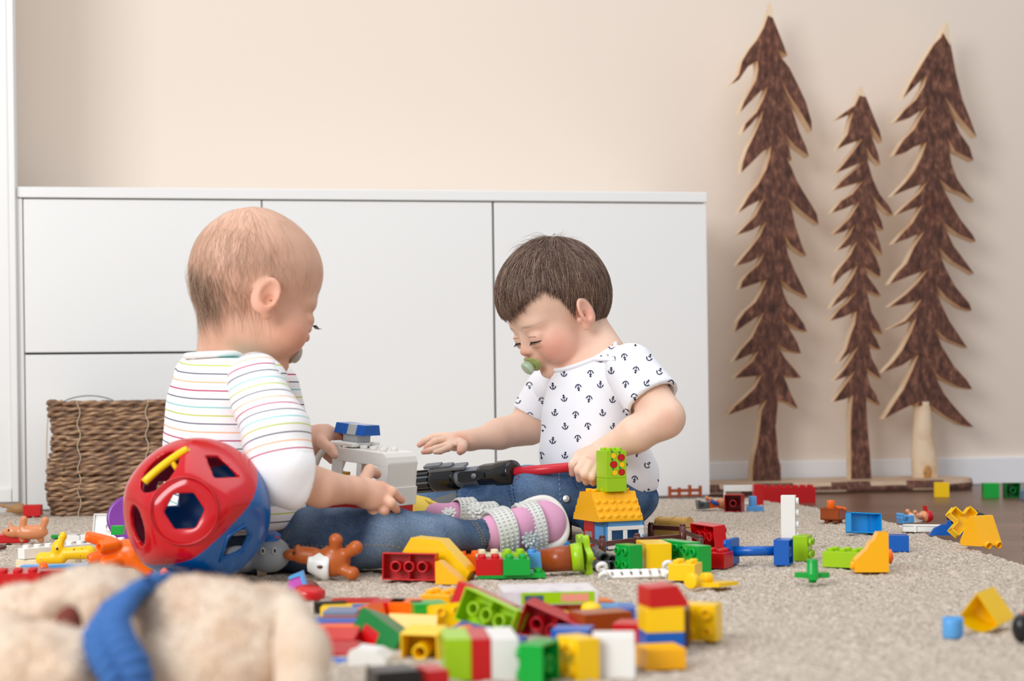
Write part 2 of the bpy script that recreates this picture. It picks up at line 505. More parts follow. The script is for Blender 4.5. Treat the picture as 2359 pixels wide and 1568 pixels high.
wobj('door_panel', tb((-0.7, -0.011, zb), (xs, 0.0, 2.2)), whitem, tcab, bevel=.001)

# ---- rug : woven pile as real relief
def rug():
    edge_px = [(1500, 1141), (1640, 1141), (1742, 1143), (1790, 1152), (1850, 1157), (1905, 1171), (1990, 1184), (2060, 1193), (2130, 1211), (2190, 1228), (2240, 1243), (2300, 1256), (2359, 1276)]
    pts = [G(x, y + 4, 0) for x, y in edge_px]
    pts = [Vector((-1.7, WP(-.65, -.02).y, 0)), Vector((-0.9, WP(.08, -.02).y, 0)), WP(1.1, -.012)] + pts[1:]
    e = pts[-1] - pts[-2]; pts.append(pts[-1] + e * 8)
    px = np.array([p.x for p in pts]); py = np.array([p.y for p in pts])
    # dense where the lens looks, coarse elsewhere
    x = np.concatenate([np.arange(-1.7, -1.05, .02), np.arange(-1.05, 1.25, .0042), np.arange(1.25, 2.4, .02)])
    ys = [0.2]
    while ys[-1] < 3.75: ys.append(ys[-1] + (0.006 if ys[-1] < 1.15 else 0.0032 if ys[-1] < 2.2 else 0.0045))
    y = np.array(ys)
    X, Y = np.meshgrid(x, y, indexing='ij')
    edge = np.interp(X, px, py)
    inside = (edge - Y)
    r = np.random.RandomState(3)
    def vnoise(sc_):
        g_ = r.uniform(-1, 1, (256, 256))
        u = X * sc_; v = Y * sc_; iu = np.floor(u).astype(int); iv = np.floor(v).astype(int); fu = u - iu; fv = v - iv
        fu = fu * fu * (3 - 2 * fu); fv = fv * fv * (3 - 2 * fv)
        q = lambda a, b: g_[(iu + a) % 256, (iv + b) % 256]
        return (q(0, 0) * (1 - fu) + q(1, 0) * fu) * (1 - fv) + (q(0, 1) * (1 - fu) + q(1, 1) * fu) * fv
    Z = 0.0016 * vnoise(170) + 0.0012 * vnoise(90) + 0.0012 * vnoise(9) + 0.0016 * vnoise(2.6) - 0.0015
    Z += r.uniform(-.0012, .0012, Z.shape)
    back = WP(0, -0.02)
    drop = np.clip((0.008 - inside) / 0.008, 0, 1)
    Z = Z * (1 - drop) + drop * FLZ
    keep = (inside > -0.002)
    idx = np.full(X.shape, -1); idx[keep] = np.arange(keep.sum())
    jx = r.uniform(-.0015, .0015, X.shape); jy = r.uniform(-.0012, .0012, X.shape)
    V = np.stack([(X + jx)[keep], (Y + jy)[keep], Z[keep]], 1)
    F = np.stack([idx[:-1, :-1].ravel(), idx[1:, :-1].ravel(), idx[1:, 1:].ravel(), idx[:-1, 1:].ravel()], 1)
    F = F[(F >= 0).all(1)]
    m = bpy.data.materials.new('rug_pile'); m.use_nodes = True; N = m.node_tree.nodes; L = m.node_tree.links; b = N['Principled BSDF']
    tc = N.new('ShaderNodeTexCoord'); nz = N.new('ShaderNodeTexNoise'); nz.inputs['Scale'].default_value = 330; nz.inputs['Detail'].default_value = 3
    rp = N.new('ShaderNodeValToRGB'); E = rp.color_ramp.elements
    E[0].position = .33; E[0].color = rgb(156, 140, 124); E[1].position = .72; E[1].color = rgb(226, 214, 198)
    e2 = E.new(.52); e2.color = rgb(200, 185, 168)
    n2 = N.new('ShaderNodeTexNoise'); n2.inputs['Scale'].default_value = 520; n2.inputs['Detail'].default_value = 2
    bp = N.new('ShaderNodeBump'); bp.inputs['Strength'].default_value = .55; bp.inputs['Distance'].default_value = .0025
    L.new(tc.outputs['Object'], nz.inputs[0]); L.new(tc.outputs['Object'], n2.inputs[0]); L.new(nz.outputs[0], rp.inputs[0]); L.new(rp.outputs[0], b.inputs['Base Color'])
    L.new(n2.outputs[0], bp.inputs['Height']); L.new(bp.outputs[0], b.inputs['Normal'])
    b.inputs['Roughness'].default_value = .95; b.inputs['Specular IOR Level'].default_value = .1
    o = link('rug', np_mesh('rug', V, F, m))
    setp(o, 'large beige short-pile rug that the two people and the toys are on', 'rug')
rug()

# ---- three slab-cut wooden fir trees on a live-edge plank
def c1(*p): return [(1650 + x / 3.136, y / 3.136) for x, y in p]
def c2(*p): return [(1650 + x / 3.015, 480 + y / 3.015) for x, y in p]
def c3(*p): return [(1600 + x / 3.108, 980 + y / 3.108) for x, y in p]
T1 = (c1((390,60),(340,200),(290,290),(240,350),(185,440),(160,540),(105,610),(165,575),(230,480),(295,440),(300,500),(285,580),(240,660),(200,730),(170,815),(230,750),(320,660),(365,630),(335,720),(290,810),(210,890),(185,965),(250,900),(335,800),(320,860),(270,980),(220,1080),(190,1170),(178,1250),(240,1190),(330,1100),(390,1060),(385,1130),(360,1220),(300,1330),(240,1400),(200,1470),(155,1540),(230,1490),(345,1430))
 + c2((270,50),(200,120),(145,180),(250,150),(340,95),(300,190),(240,270),(190,330),(140,395),(240,370),(330,315),(290,390),(220,450),(180,500),(162,560),(250,530),(345,497),(310,580),(270,650),(200,710),(150,780),(128,860),(200,810),(330,720),(290,800),(250,890),(170,980),(118,1065),(200,1030),(290,990),(250,1060),(190,1110),(125,1178),(210,1170),(310,1160),(270,1240),(200,1310),(130,1370),(78,1435),(180,1400),(300,1360),(345,1330),(312,1400),(302,1500))
 + c3((450,120),(425,220),(412,300),(412,412),(620,412),(618,290),(600,230),(590,100),(580,0))
 + c2((415,1500),(430,1330),(500,1350),(570,1390),(520,1290),(470,1160),(530,1175),(592,1175),(540,1110),(480,1040),(420,940),(500,990),(590,1005),(560,920),(500,820),(430,715),(480,790),(570,840),(632,855),(610,800),(540,700),(500,660),(470,590),(445,495),(520,560),(635,620),(600,540),(540,420),(500,320),(470,180),(510,250),(570,300),(628,330),(590,240),(550,120),(525,0),(492,-75),(600,30),(680,90),(712,112),(700,40))
 + c1((690,1480),(640,1400),(580,1300),(540,1200),(505,1140),(545,1160),(530,1080),(495,970),(560,1050),(670,1130),(650,1060),(600,950),(570,850),(530,740),(460,560),(520,680),(600,800),(690,950),(690,880),(650,740),(590,610),(530,490),(460,400),(440,360),(515,400),(490,330),(450,230),(410,130)))
T2 = (c1((1055,640),(1000,760),(940,800),(862,862),(930,840),(985,815),(965,880),(945,970),(900,1030),(868,1080),(950,1040),(1050,1005),(990,1090),(920,1180),(862,1250),(960,1210),(1070,1165),(980,1240),(900,1310),(850,1370),(950,1340),(1055,1310),(980,1400),(900,1450),(833,1535),(920,1510),(1030,1460))
 + c2((930,60),(870,120),(812,178),(890,160),(955,120),(920,190),(880,240),(838,292),(900,270),(970,235),(930,320),(850,420),(820,470),(810,535),(880,460),(980,395),(940,480),(880,570),(830,630),(797,690),(870,640),(965,580),(910,650),(850,700),(790,780),(880,755),(970,715),(960,800),(930,880),(900,980),(850,1070),(920,1010),(985,955),(940,1030),(890,1110),(820,1195),(900,1170),(960,1130),(910,1200),(860,1270),(810,1345),(890,1325),(945,1300),(935,1400),(930,1560))
 + c3((1118,200),(1118,408),(1270,408),(1255,180))
 + c2((1055,1560),(1040,1310),(1090,1345),(1140,1368),(1110,1290),(1070,1230),(1040,1110),(1090,1150),(1147,1185),(1120,1110),(1080,1040),(1060,940),(1100,970),(1145,980),(1110,900),(1060,820),(1110,850),(1157,875),(1130,800),(1080,720),(1045,570),(1145,608),(1110,550),(1060,480),(1020,400),(1090,450),(1140,480),(1140,420),(1110,340),(1070,270),(1030,195),(1090,260),(1155,325),(1140,250),(1110,160),(1080,80),(1120,130),(1163,150),(1150,90),(1120,20),(1080,-90),(1150,-10),(1190,30),(1232,46),(1200,-20))
 + c1((1180,1400),(1130,1290),(1100,1180),(1080,1060),(1120,1130),(1185,1190),(1170,1110),(1130,1000),(1105,900),(1150,960),(1198,1025),(1180,940),(1130,820),(1090,720)))
T3 = (c1((1665,165),(1620,270),(1570,320),(1520,400),(1460,500),(1400,600),(1345,715),(1420,640),(1520,540),(1500,620),(1440,720),(1360,790),(1290,880),(1400,850),(1520,770),(1470,850),(1430,930),(1350,1010),(1280,1125),(1370,1100),(1430,1060),(1515,1030),(1480,1130),(1430,1230),(1370,1310),(1270,1415),(1380,1370),(1515,1320),(1460,1400),(1380,1470))
 + c2((1242,48),(1340,10),(1430,-20),(1360,100),(1300,160),(1228,245),(1330,210),(1440,160),(1370,270),(1320,380),(1260,440),(1203,525),(1330,475),(1465,425),(1400,510),(1320,590),(1200,682),(1310,665),(1420,635),(1370,710),(1310,780),(1190,840),(1290,810),(1385,765),(1350,860),(1290,980),(1230,1060),(1153,1138),(1290,1090),(1400,1015),(1360,1120),(1300,1250),(1240,1340),(1165,1460),(1280,1400),(1400,1345),(1390,1370),(1500,1375),(1510,1385),(1600,1450),(1700,1500),(1790,1518),(1740,1470),(1650,1370),(1580,1280),(1500,1120),(1560,1180),(1680,1240),(1780,1255),(1740,1190),(1650,1090),(1570,960),(1520,840),(1600,910),(1745,968),(1700,900),(1620,780),(1560,660),(1530,540),(1600,620),(1700,690),(1775,710),(1760,660),(1660,540),(1590,410),(1540,270),(1640,370),(1792,455),(1740,380),(1650,260),(1570,95),(1680,180),(1805,230),(1780,180),(1700,80),(1640,-20))
 + c1((1605,1290),(1700,1370),(1780,1400),(1865,1455),(1800,1380),(1740,1290),(1700,1180),(1670,1000),(1720,1090),(1860,1160),(1830,1060),(1760,960),(1700,820),(1645,690),(1740,830),(1880,990),(1840,870),(1780,720),(1730,520),(1700,350)))
def bark_mat():
    m = bpy.data.materials.new('bark'); m.use_nodes = True; N = m.node_tree.nodes; L = m.node_tree.links; b = N['Principled BSDF']
    tc = N.new('ShaderNodeTexCoord'); mp = N.new('ShaderNodeMapping'); mp.inputs['Scale'].default_value = (1, 1, .45)
    nz = N.new('ShaderNodeTexNoise'); nz.inputs['Scale'].default_value = 75; nz.inputs['Detail'].default_value = 7; nz.inputs['Roughness'].default_value = .7
    rp = N.new('ShaderNodeValToRGB'); E = rp.color_ramp.elements
    E[0].position = .34; E[0].color = rgb(60, 36, 30); E[1].position = .74; E[1].color = rgb(172, 118, 92); e = E.new(.52); e.color = rgb(104, 66, 52)
    n2 = N.new('ShaderNodeTexNoise'); n2.inputs['Scale'].default_value = 9; rp2 = N.new('ShaderNodeValToRGB'); rp2.color_ramp.elements[0].position = .62; rp2.color_ramp.elements[1].position = .74
    rp2.color_ramp.elements[0].color = (1, 1, 1, 1); rp2.color_ramp.elements[1].color = (1.0, .78, .68, 1)
    mx = N.new('ShaderNodeMix'); mx.data_type = 'RGBA'; mx.blend_type = 'MULTIPLY'; mx.inputs[0].default_value = 1
    bp = N.new('ShaderNodeBump'); bp.inputs['Strength'].default_value = .9; bp.inputs['Distance'].default_value = .004
    L.new(tc.outputs['Object'], mp.inputs[0]); L.new(mp.outputs[0], nz.inputs[0]); L.new(mp.outputs[0], n2.inputs[0]); L.new(nz.outputs[0], rp.inputs[0]); L.new(n2.outputs[0], rp2.inputs[0])
    L.new(rp.outputs[0], mx.inputs[6]); L.new(rp2.outputs[0], mx.inputs[7]); L.new(mx.outputs[2], b.inputs['Base Color']); L.new(nz.outputs[0], bp.inputs['Height']); L.new(bp.outputs[0], b.inputs['Normal'])
    b.inputs['Roughness'].default_value = .85
    return m
barkm = bark_mat()
rawm = mat('pale_raw_wood', rgb(232, 208, 176), .6, var=(14, rgb(206, 166, 122), .5, .78))
rimm = mat('cut_bark_rim', rgb(196, 132, 84), .7)
TD = wall_ab(1900, 1137, 0)  # noqa
def plank_b(y): # distance behind the cabinet front where the floor shows at row y
    p = G(1900, y, FLZ); return (p - O0).dot(E2)
BF = plank_b(1137)
b_tree = BF + 0.115           # front face of the trees
sculpt = empty('wooden_tree_sculpture', WP(wall_ab(1930, 1120, b_tree)[0], b_tree, FLZ), WROT,
               'three flat bark-covered wooden fir trees standing on one live-edge plank', 'wood sculpture')
sx0 = wall_ab(1930, 1120, b_tree)[0]
def slab_tree(pix, th, label, trunk=None, bend=0.0):
    poly = [wall_ab(x, y, b_tree) for x, y in pix]
    poly = [(a - sx0, z - FLZ) for a, z in poly]
    n = len(poly)
    area_ = sum(poly[i][0]*poly[(i+1)%n][1]-poly[(i+1)%n][0]*poly[i][1] for i in range(n))
    if area_ < 0: poly = poly[::-1]
    # soften corners once (chaikin on shallow corners only)
    n = len(poly)
    from mathutils.geometry import tessellate_polygon
    tris = tessellate_polygon([[Vector((x, z, 0)) for x, z in poly]])
    inn = []
    for i in range(n):
        a = Vector(poly[i - 1]); b_ = Vector(poly[i]); c_ = Vector(poly[(i + 1) % n])
        d0 = (b_ - a).normalized(); d1 = (c_ - b_).normalized()
        m_ = Vector((-d0.y - d1.y, d0.x + d1.x)); l_ = m_.length
        k_ = .0013 * min(2.0, 2.0 / max(l_, .35)) / max(l_, 1e-4)
        inn.append(b_ + m_ * k_ * 1.0)
    vs = [(p.x, -.0018, p.y) for p in inn] + [(x, 0, z) for x, z in poly] + [(x - .001, th, z - .001) for x, z in poly]
    fs = []; mi = []
    for t in tris:
        e1_ = Vector(poly[t[1]]) - Vector(poly[t[0]]); e2_ = Vector(poly[t[2]]) - Vector(poly[t[0]])
        t = t if e1_.cross(e2_) > 0 else (t[0], t[2], t[1])
        fs.append(tuple(t)); mi.append(0); fs.append(tuple(2 * n + q for q in t[::-1])); mi.append(2)
    for i in range(n):
        j = (i + 1) % n
        fs.append((i, n + i, n + j, j)); mi.append(1); fs.append((n + i, 2 * n + i, 2 * n + j, n + j)); mi.append(2)
    me = bpy.data.meshes.new('tree'); me.from_pydata(vs, [], fs)
    for m in (barkm, rimm, rawm): me.materials.append(m)
    me.polygons.foreach_set('material_index', mi); me.update()
    o = link('tree', me, sculpt)
    o['label'] = label
    return o
slab_tree(T1, .030, 'tallest fir with a broad bark trunk')
slab_tree(T2, .026, 'short slim fir')
slab_tree(T3, .028, 'tall fir on a barkless trunk')
# pale tips where the bark is missing
for pts in (c1((395,8),(374,110),(412,130)), c1((1665,158),(1640,236),(1692,330),(1682,200)), c1((1052,622),(1036,690),(1078,700))):
    q = [wall_ab(x, y, b_tree - .004) for x, y in pts]
    mb = MB(); M = Matrix(((1, 0, 0, 0), (0, 0, -1, 0), (0, 1, 0, 0), (0, 0, 0, 1)))
    mb.prism([(a - sx0, z - FLZ) for a, z in q], -.02, .004, 0, M)
    mb.build('bare_tip', rawm, sculpt)
# pale trunk of the third tree (rounded)
def trunk3():
    rows = [(2109, 2147, 925), (2110, 2148, 960), (2107, 2152, 1000), (2103.5, 2160, 1040), (2105, 2163, 1080), (2107, 2165, 1113)]
    vs = []; fs = []; n = 16
    for l, r_, y in rows:
        a0, z = wall_ab(l, y, b_tree + .01); a1, _ = wall_ab(r_, y, b_tree + .01)
        c = (a0 + a1) / 2 - sx0; w = (a1 - a0) / 2
        for i in range(n):
            t = 2 * math.pi * i / n
            vs.append((c + w * math.cos(t), .02 + .024 * math.sin(t), z - FLZ))
    for j in range(len(rows) - 1):
        for i in range(n):
            i2 = (i + 1) % n
            fs.append((j*n+i, j*n+i2, (j+1)*n+i2, (j+1)*n+i))
    mb = MB(); mb.add(vs, [f[::-1] for f in fs], 0, True)
    # knot
    a, z = wall_ab(2137, 1088, b_tree)
    mb.ball((a - sx0 - .001, -.001, z - FLZ), (.011, .006, .02), 12, 1)
    mb.build('trunk', [rawm, mat('wood_knot', rgb(196, 140, 72), .6, var=(150, rgb(120, 96, 72), .5, .7))], sculpt)['label'] = 'pale barkless trunk with a knot'
trunk3()
# live-edge plank
def plank():
    r = random.Random(4)
    x0 = wall_ab(1560, 1125, BF)[0] - sx0; x1 = wall_ab(2237, 1115, BF + .1)[0] - sx0
    zt = wall_ab(1900, 1111, BF)[1] - FLZ
    n = 60; vs = []; fs = []
    y0 = BF - b_tree
    rows = 8
    for i in range(n + 1):
        t = i / n; x = x0 + (x1 - x0) * t
        endr = math.sqrt(max(0, 1 - max(0, (t - .86) / .14) ** 2)) * math.sqrt(max(0.02, 1 - max(0, (.06 - t) / .06) ** 2))
        w = 0.006 * math.sin(t * 17) + .004 * math.sin(t * 41)
        yc = y0 + .115
        f_ = yc - (.115 + w) * max(endr, .05); bk = yc + (.11 + .004 * math.sin(t * 23)) * max(endr, .05)
        u = .55 + .25 * math.sin(t * 13 + 1) + .2 * math.sin(t * 29)
        prof = [(f_ + .012, 0), (f_ + .002, .004), (f_, zt * .35), (f_ + .003, zt * (.5 + .2 * u)), (f_ + .009, zt), (bk - .005, zt), (bk, zt * .6), (bk - .008, 0)]
        vs += [(x, a, b) for a, b in prof]
    mi = []
    for i in range(n):
        for j in range(rows):
            j2 = (j + 1) % rows
            fs.append((i*rows+j, i*rows+j2, (i+1)*rows+j2, (i+1)*rows+j))
            t = i / n
            mi.append(1 if j == 2 or (j == 1 and math.sin(t * 19 + 2) > -.5) or (j == 3 and math.sin(t * 26) > -.1) else 0)
    fs.append(tuple(range(rows))); fs.append(tuple(n * rows + j for j in range(rows - 1, -1, -1))); mi += [0, 0]
    mb = MB(); mb.add([Vector(v) for v in vs], [f[::-1] for f in fs]); mb.m = mi
    o = mb.build('base_plank', [mat('plank_wood', rgb(206, 180, 152), .6, var=(8, rgb(176, 142, 112), .4, .75)), barkm], sculpt)
plank()

# ---- wicker basket of twisted seagrass rope
def basket():
    s0 = 1215
    p0 = P(98, 1192, s0); p1 = P(468, 1192, s0)
    cx_, cy_ = (p0.x + p1.x) / 2, p0.y + .100
    hw = (p1.x - p0.x) / 2; hd = .100; zt = P(250, 922, s0).z
    root = empty('wicker_basket', (cx_, cy_, 0), (0, 0, math.radians(3)), 'brown twisted seagrass basket on the rug against the sideboard', 'basket')
    rows = 23
    V = []; F = []
    rr = zt / rows / 2 * 1.10
    A_twist = []
    rnd = random.Random(5)
    for k in range(rows):
        z = rr * .9 + (zt - 1.8 * rr) * k / (rows - 1)
        fl_ = 1 + .03 * math.sin(k * .3) - .02 * (k < 2)
        w, d, cr_ = (hw - rr) * fl_, (hd - rr) * fl_, .035
        per = []
        n = 300
        tot = 4 * (w - cr_) + 4 * (d - cr_) + 2 * math.pi * cr_
        segs = [('l', (-(w - cr_), -d), (w - cr_, -d)), ('a', (w - cr_, -(d - cr_)), -90), ('l', (w, -(d - cr_)), (w, d - cr_)), ('a', (w - cr_, d - cr_), 0),
                ('l', (w - cr_, d), (-(w - cr_), d)), ('a', (-(w - cr_), d - cr_), 90), ('l', (-w, d - cr_), (-w, -(d - cr_))), ('a', (-(w - cr_), -(d - cr_)), 180)]
        pts = []
        for sg in segs:
            if sg[0] == 'l':
                L_ = math.hypot(sg[2][0] - sg[1][0], sg[2][1] - sg[1][1]); m = max(2, int(L_ / .0032))
                nrm = (0, 0)
                for i in range(m): t = i / m; pts.append((sg[1][0] + (sg[2][0] - sg[1][0]) * t, sg[1][1] + (sg[2][1] - sg[1][1]) * t))
            else:
                m = 16
                for i in range(m): a = math.radians(sg[2] + 90 * i / m); pts.append((sg[1][0] + cr_ * math.cos(a), sg[1][1] + cr_ * math.sin(a)))
        m = len(pts); ph = rnd.uniform(0, 6); ph2 = rnd.uniform(0, 6); lay = 10
        base = len(V); ss = 0
        for i, (x, y) in enumerate(pts):
            xn, yn = pts[(i + 1) % m]; xp, yp = pts[i - 1]
            tx, ty = xn - xp, yn - yp; l_ = math.hypot(tx, ty); tx /= l_; ty /= l_
            ox, oy = ty, -tx
            ss += math.hypot(x - xp, y - yp)
            zz = z + .0022 * math.sin(ss * 9 + k * .8) + .0014 * math.sin(ss * 23 + ph)
            bulge = .0018 * math.sin(ss * 14 + ph2)
            for j in range(lay):
                a = 2 * math.pi * j / lay
                tw = a - ss * 2 * math.pi / .060 + ph
                r_ = rr * (1 + .20 * math.cos(2 * tw)) + .0006 * math.sin(5 * tw)
                V.append((x + ox * (r_ * math.cos(a) + bulge), y + oy * (r_ * math.cos(a) + bulge), zz + r_ * math.sin(a)))
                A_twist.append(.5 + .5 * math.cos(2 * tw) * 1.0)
        for i in range(m):
            i2 = (i + 1) % m
            for j in range(lay):
                j2 = (j + 1) % lay
                F.append((base + i*lay+j, base + i2*lay+j, base + i2*lay+j2, base + i*lay+j2))
    m = bpy.data.materials.new('seagrass_rope'); m.use_nodes = True; N = m.node_tree.nodes; L = m.node_tree.links; b = N['Principled BSDF']
    tc = N.new('ShaderNodeTexCoord'); mp = N.new('ShaderNodeMapping'); mp.inputs['Rotation'].default_value = (0, .42, 0); mp.inputs['Scale'].default_value = (30, 30, 340)
    nz = N.new('ShaderNodeTexNoise'); nz.inputs['Scale'].default_value = 1.0; nz.inputs['Detail'].default_value = 4
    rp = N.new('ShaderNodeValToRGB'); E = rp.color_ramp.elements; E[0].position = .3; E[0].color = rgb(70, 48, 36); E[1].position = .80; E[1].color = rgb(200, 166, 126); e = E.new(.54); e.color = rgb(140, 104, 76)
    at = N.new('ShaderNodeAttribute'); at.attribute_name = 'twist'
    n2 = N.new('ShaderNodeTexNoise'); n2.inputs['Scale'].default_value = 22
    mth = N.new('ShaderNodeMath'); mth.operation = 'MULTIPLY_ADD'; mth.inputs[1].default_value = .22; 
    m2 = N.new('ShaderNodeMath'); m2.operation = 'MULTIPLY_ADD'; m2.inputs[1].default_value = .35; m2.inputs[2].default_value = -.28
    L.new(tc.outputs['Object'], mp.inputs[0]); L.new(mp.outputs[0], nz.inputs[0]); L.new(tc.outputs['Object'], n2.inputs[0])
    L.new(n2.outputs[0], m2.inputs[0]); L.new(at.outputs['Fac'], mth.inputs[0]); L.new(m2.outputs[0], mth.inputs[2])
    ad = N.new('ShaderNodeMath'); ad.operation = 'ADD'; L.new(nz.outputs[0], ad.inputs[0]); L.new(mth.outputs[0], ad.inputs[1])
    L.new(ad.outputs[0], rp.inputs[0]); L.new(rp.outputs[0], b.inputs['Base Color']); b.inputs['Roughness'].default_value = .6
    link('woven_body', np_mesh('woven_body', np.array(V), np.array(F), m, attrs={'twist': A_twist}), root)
    mb = MB(); mb.box((-hw + .014, -hd + .014, .004), (hw - .014, hd - .014, .01)); mb.build('bottom', mat('basket_bottom', rgb(110, 74, 48), .8), root)
    strm = mat('pale_string', rgb(206, 190, 160), .8)
    for fx in (-.56, .28, .9):
        pts = []
        for k in range(rows * 2 + 1):
            z = zt * k / (rows * 2)
            pts.append((hw * fx + .003 * math.sin(k * .7 + fx * 4), -hd - .0035 + (.0022 if k % 2 else -.0), z))
        MB().tube(pts, .0009, 5).build('binding_string', strm, root)
    # wire hoop handle
    pts = [(-hw + .012 + .10 * t, hd * .2, zt + .012 * math.sin(math.pi * t) ** .7 - .002) for t in [i / 20 for i in range(21)]]
    MB().tube(pts, .0011, 6).build('wire_handle', C['grey'], root)
    pts = [(-hw - .004 - .006 * math.sin(math.pi * t), -hd * .3, zt * (1 - t)) for t in [i / 20 for i in range(21)]]
    MB().tube(pts, .0011, 6).build('side_cord', strm, root)
basket()
# ================================================================== the two children
def skin_mat(name, base, blush, hair, pinkish):
    m = bpy.data.materials.new(name); m.use_nodes = True; N = m.node_tree.nodes; L = m.node_tree.links; b = N['Principled BSDF']
    def att(n):
        a = N.new('ShaderNodeAttribute'); a.attribute_name = n; return a.outputs['Fac']
    cur = None
    rgbn = N.new('ShaderNodeRGB'); rgbn.outputs[0].default_value = base; cur = rgbn.outputs[0]
    for n, c in (('blush', blush), ('tips', pinkish), ('scalp', hair)):
        mx = N.new('ShaderNodeMix'); mx.data_type = 'RGBA'; L.new(att(n), mx.inputs[0]); L.new(cur, mx.inputs[6]); mx.inputs[7].default_value = c; cur = mx.outputs[2]
    tc = N.new('ShaderNodeTexCoord'); nz = N.new('ShaderNodeTexNoise'); nz.inputs['Scale'].default_value = 45; nz.inputs['Detail'].default_value = 5
    rp = N.new('ShaderNodeValToRGB'); rp.color_ramp.elements[0].color = (.93, .90, .88, 1); rp.color_ramp.elements[0].position = .3; rp.color_ramp.elements[1].position = .7
    mx = N.new('ShaderNodeMix'); mx.data_type = 'RGBA'; mx.blend_type = 'MULTIPLY'; mx.inputs[0].default_value = 1
    L.new(tc.outputs['Object'], nz.inputs[0]); L.new(nz.outputs[0], rp.inputs[0]); L.new(cur, mx.inputs[6]); L.new(rp.outputs[0], mx.inputs[7]); L.new(mx.outputs[2], b.inputs['Base Color'])
    b.inputs['Roughness'].default_value = .5; b.inputs['Specular IOR Level'].default_value = .35
    b.inputs['Subsurface Weight'].default_value = .35; b.inputs['Subsurface Radius'].default_value = (1, .35, .2); b.inputs['Subsurface Scale'].default_value = .006
    return m

def denim_mat(name, base, light, dark):
    m = bpy.data.materials.new(name); m.use_nodes = True; N = m.node_tree.nodes; L = m.node_tree.links; b = N['Principled BSDF']
    tc = N.new('ShaderNodeTexCoord')
    nz = N.new('ShaderNodeTexNoise'); nz.inputs['Scale'].default_value = 13; nz.inputs['Detail'].default_value = 7; nz.inputs['Roughness'].default_value = .65
    rp = N.new('ShaderNodeValToRGB'); E = rp.color_ramp.elements; E[0].position = .3; E[0].color = dark; E[1].position = .74; E[1].color = light; e = E.new(.5); e.color = base
    n2 = N.new('ShaderNodeTexNoise'); n2.inputs['Scale'].default_value = 700; n2.inputs['Detail'].default_value = 2
    r2 = N.new('ShaderNodeValToRGB'); r2.color_ramp.elements[0].color = (.62, .64, .68, 1); r2.color_ramp.elements[0].position = .3; r2.color_ramp.elements[1].color = (1.25, 1.22, 1.2, 1); r2.color_ramp.elements[1].position = .7
    mx = N.new('ShaderNodeMix'); mx.data_type = 'RGBA'; mx.blend_type = 'MULTIPLY'; mx.inputs[0].default_value = 1
    at = N.new('ShaderNodeAttribute'); at.attribute_name = 'fade'
    mf = N.new('ShaderNodeMix'); mf.data_type = 'RGBA'; mf.inputs[7].default_value = light
    bp = N.new('ShaderNodeBump'); bp.inputs['Strength'].default_value = .5; bp.inputs['Distance'].default_value = .0008
    L.new(tc.outputs['Object'], nz.inputs[0]); L.new(tc.outputs['Object'], n2.inputs[0]); L.new(nz.outputs[0], rp.inputs[0]); L.new(n2.outputs[0], r2.inputs[0])
    L.new(at.outputs['Fac'], mf.inputs[0]); L.new(rp.outputs[0], mf.inputs[6])
    L.new(mf.outputs[2], mx.inputs[6]); L.new(r2.outputs[0], mx.inputs[7]); L.new(mx.outputs[2], b.inputs['Base Color'])
    L.new(n2.outputs[0], bp.inputs['Height']); L.new(bp.outputs[0], b.inputs['Normal']); b.inputs['Roughness'].default_value = .9
    b.inputs['Specular IOR Level'].default_value = .2
    return m

class Head:
    """maps head-local points (x forward, y to the child's left, z up) into the world"""
    def __init__(s, c, fwd, up, k=1.0):
        s.R = np.array(basis(fwd, up)); s.c = np.array(c, float); s.k = k
    def p(s, x, y, z): return s.c + s.R @ (np.array((x, y, z)) * s.k)
    def loc(s, V): return ((V - s.c) @ s.R) / s.k
    def ell(s, f, c, r, k=.01, sub=False, rot=None):
        R = s.R if rot is None else s.R @ np.array(Euler([math.radians(a) for a in rot]).to_matrix())
        f.ell(s.p(*c), [q * s.k for q in r], R, k, sub)
    def cap(s, f, a, b, ra, rb, k=.006, sub=False): f.cap(s.p(*a), s.p(*b), ra * s.k, rb * s.k, k, sub)

def add_head(f, h, mouth=True):
    h.ell(f, (-.014, 0, .026), (.074, .0655, .073), .01)
    h.ell(f, (-.040, 0, .012), (.046, .055, .052), .02)
    h.ell(f, (.020, 0, .030), (.053, .055, .054), .02)
    h.ell(f, (.026, 0, -.030), (.044, .047, .048), .02)
    h.ell(f, (.008, 0, -.050), (.044, .044, .032), .02)
    for y in (-1, 1):
        h.ell(f, (.037, .0325 * y, -.041), (.029, .025, .028), .014)
        h.ell(f, (.052, .023 * y, .003), (.015, .019, .011), .014)
    h.ell(f, (.053, 0, -.077), (.015, .017, .013), .014)
    for y in (-1, 1):
        h.ell(f, (.082, .0265 * y, -.017), (.0115, .013, .0085), .009, True)
        h.ell(f, (.0590, .0265 * y, -.017), (.0125, .0145, .0115), .004)
        h.ell(f, (.0650, .0265 * y, -.0275), (.006, .0125, .004), .006)
    h.cap(f, (.0670, 0, -.014), (.0740, 0, -.029), .0050, .0062, .010)
    h.ell(f, (.0765, 0, -.0325), (.0075, .0080, .0064), .005)
    for y in (-1, 1):
        h.ell(f, (.0715, .0070 * y, -.0350), (.0060, .0052, .0046), .003)
        h.ell(f, (.0740, .0042 * y, -.0398), (.003, .0020, .0018), .001, True)
    h.ell(f, (.062, 0, -.051), (.013, .019, .012), .010)
    if mouth:
        h.ell(f, (.0730, 0, -.0510), (.0050, .0120, .0034), .003)
        h.ell(f, (.0710, 0, -.0580), (.0052, .0105, .0040), .003)
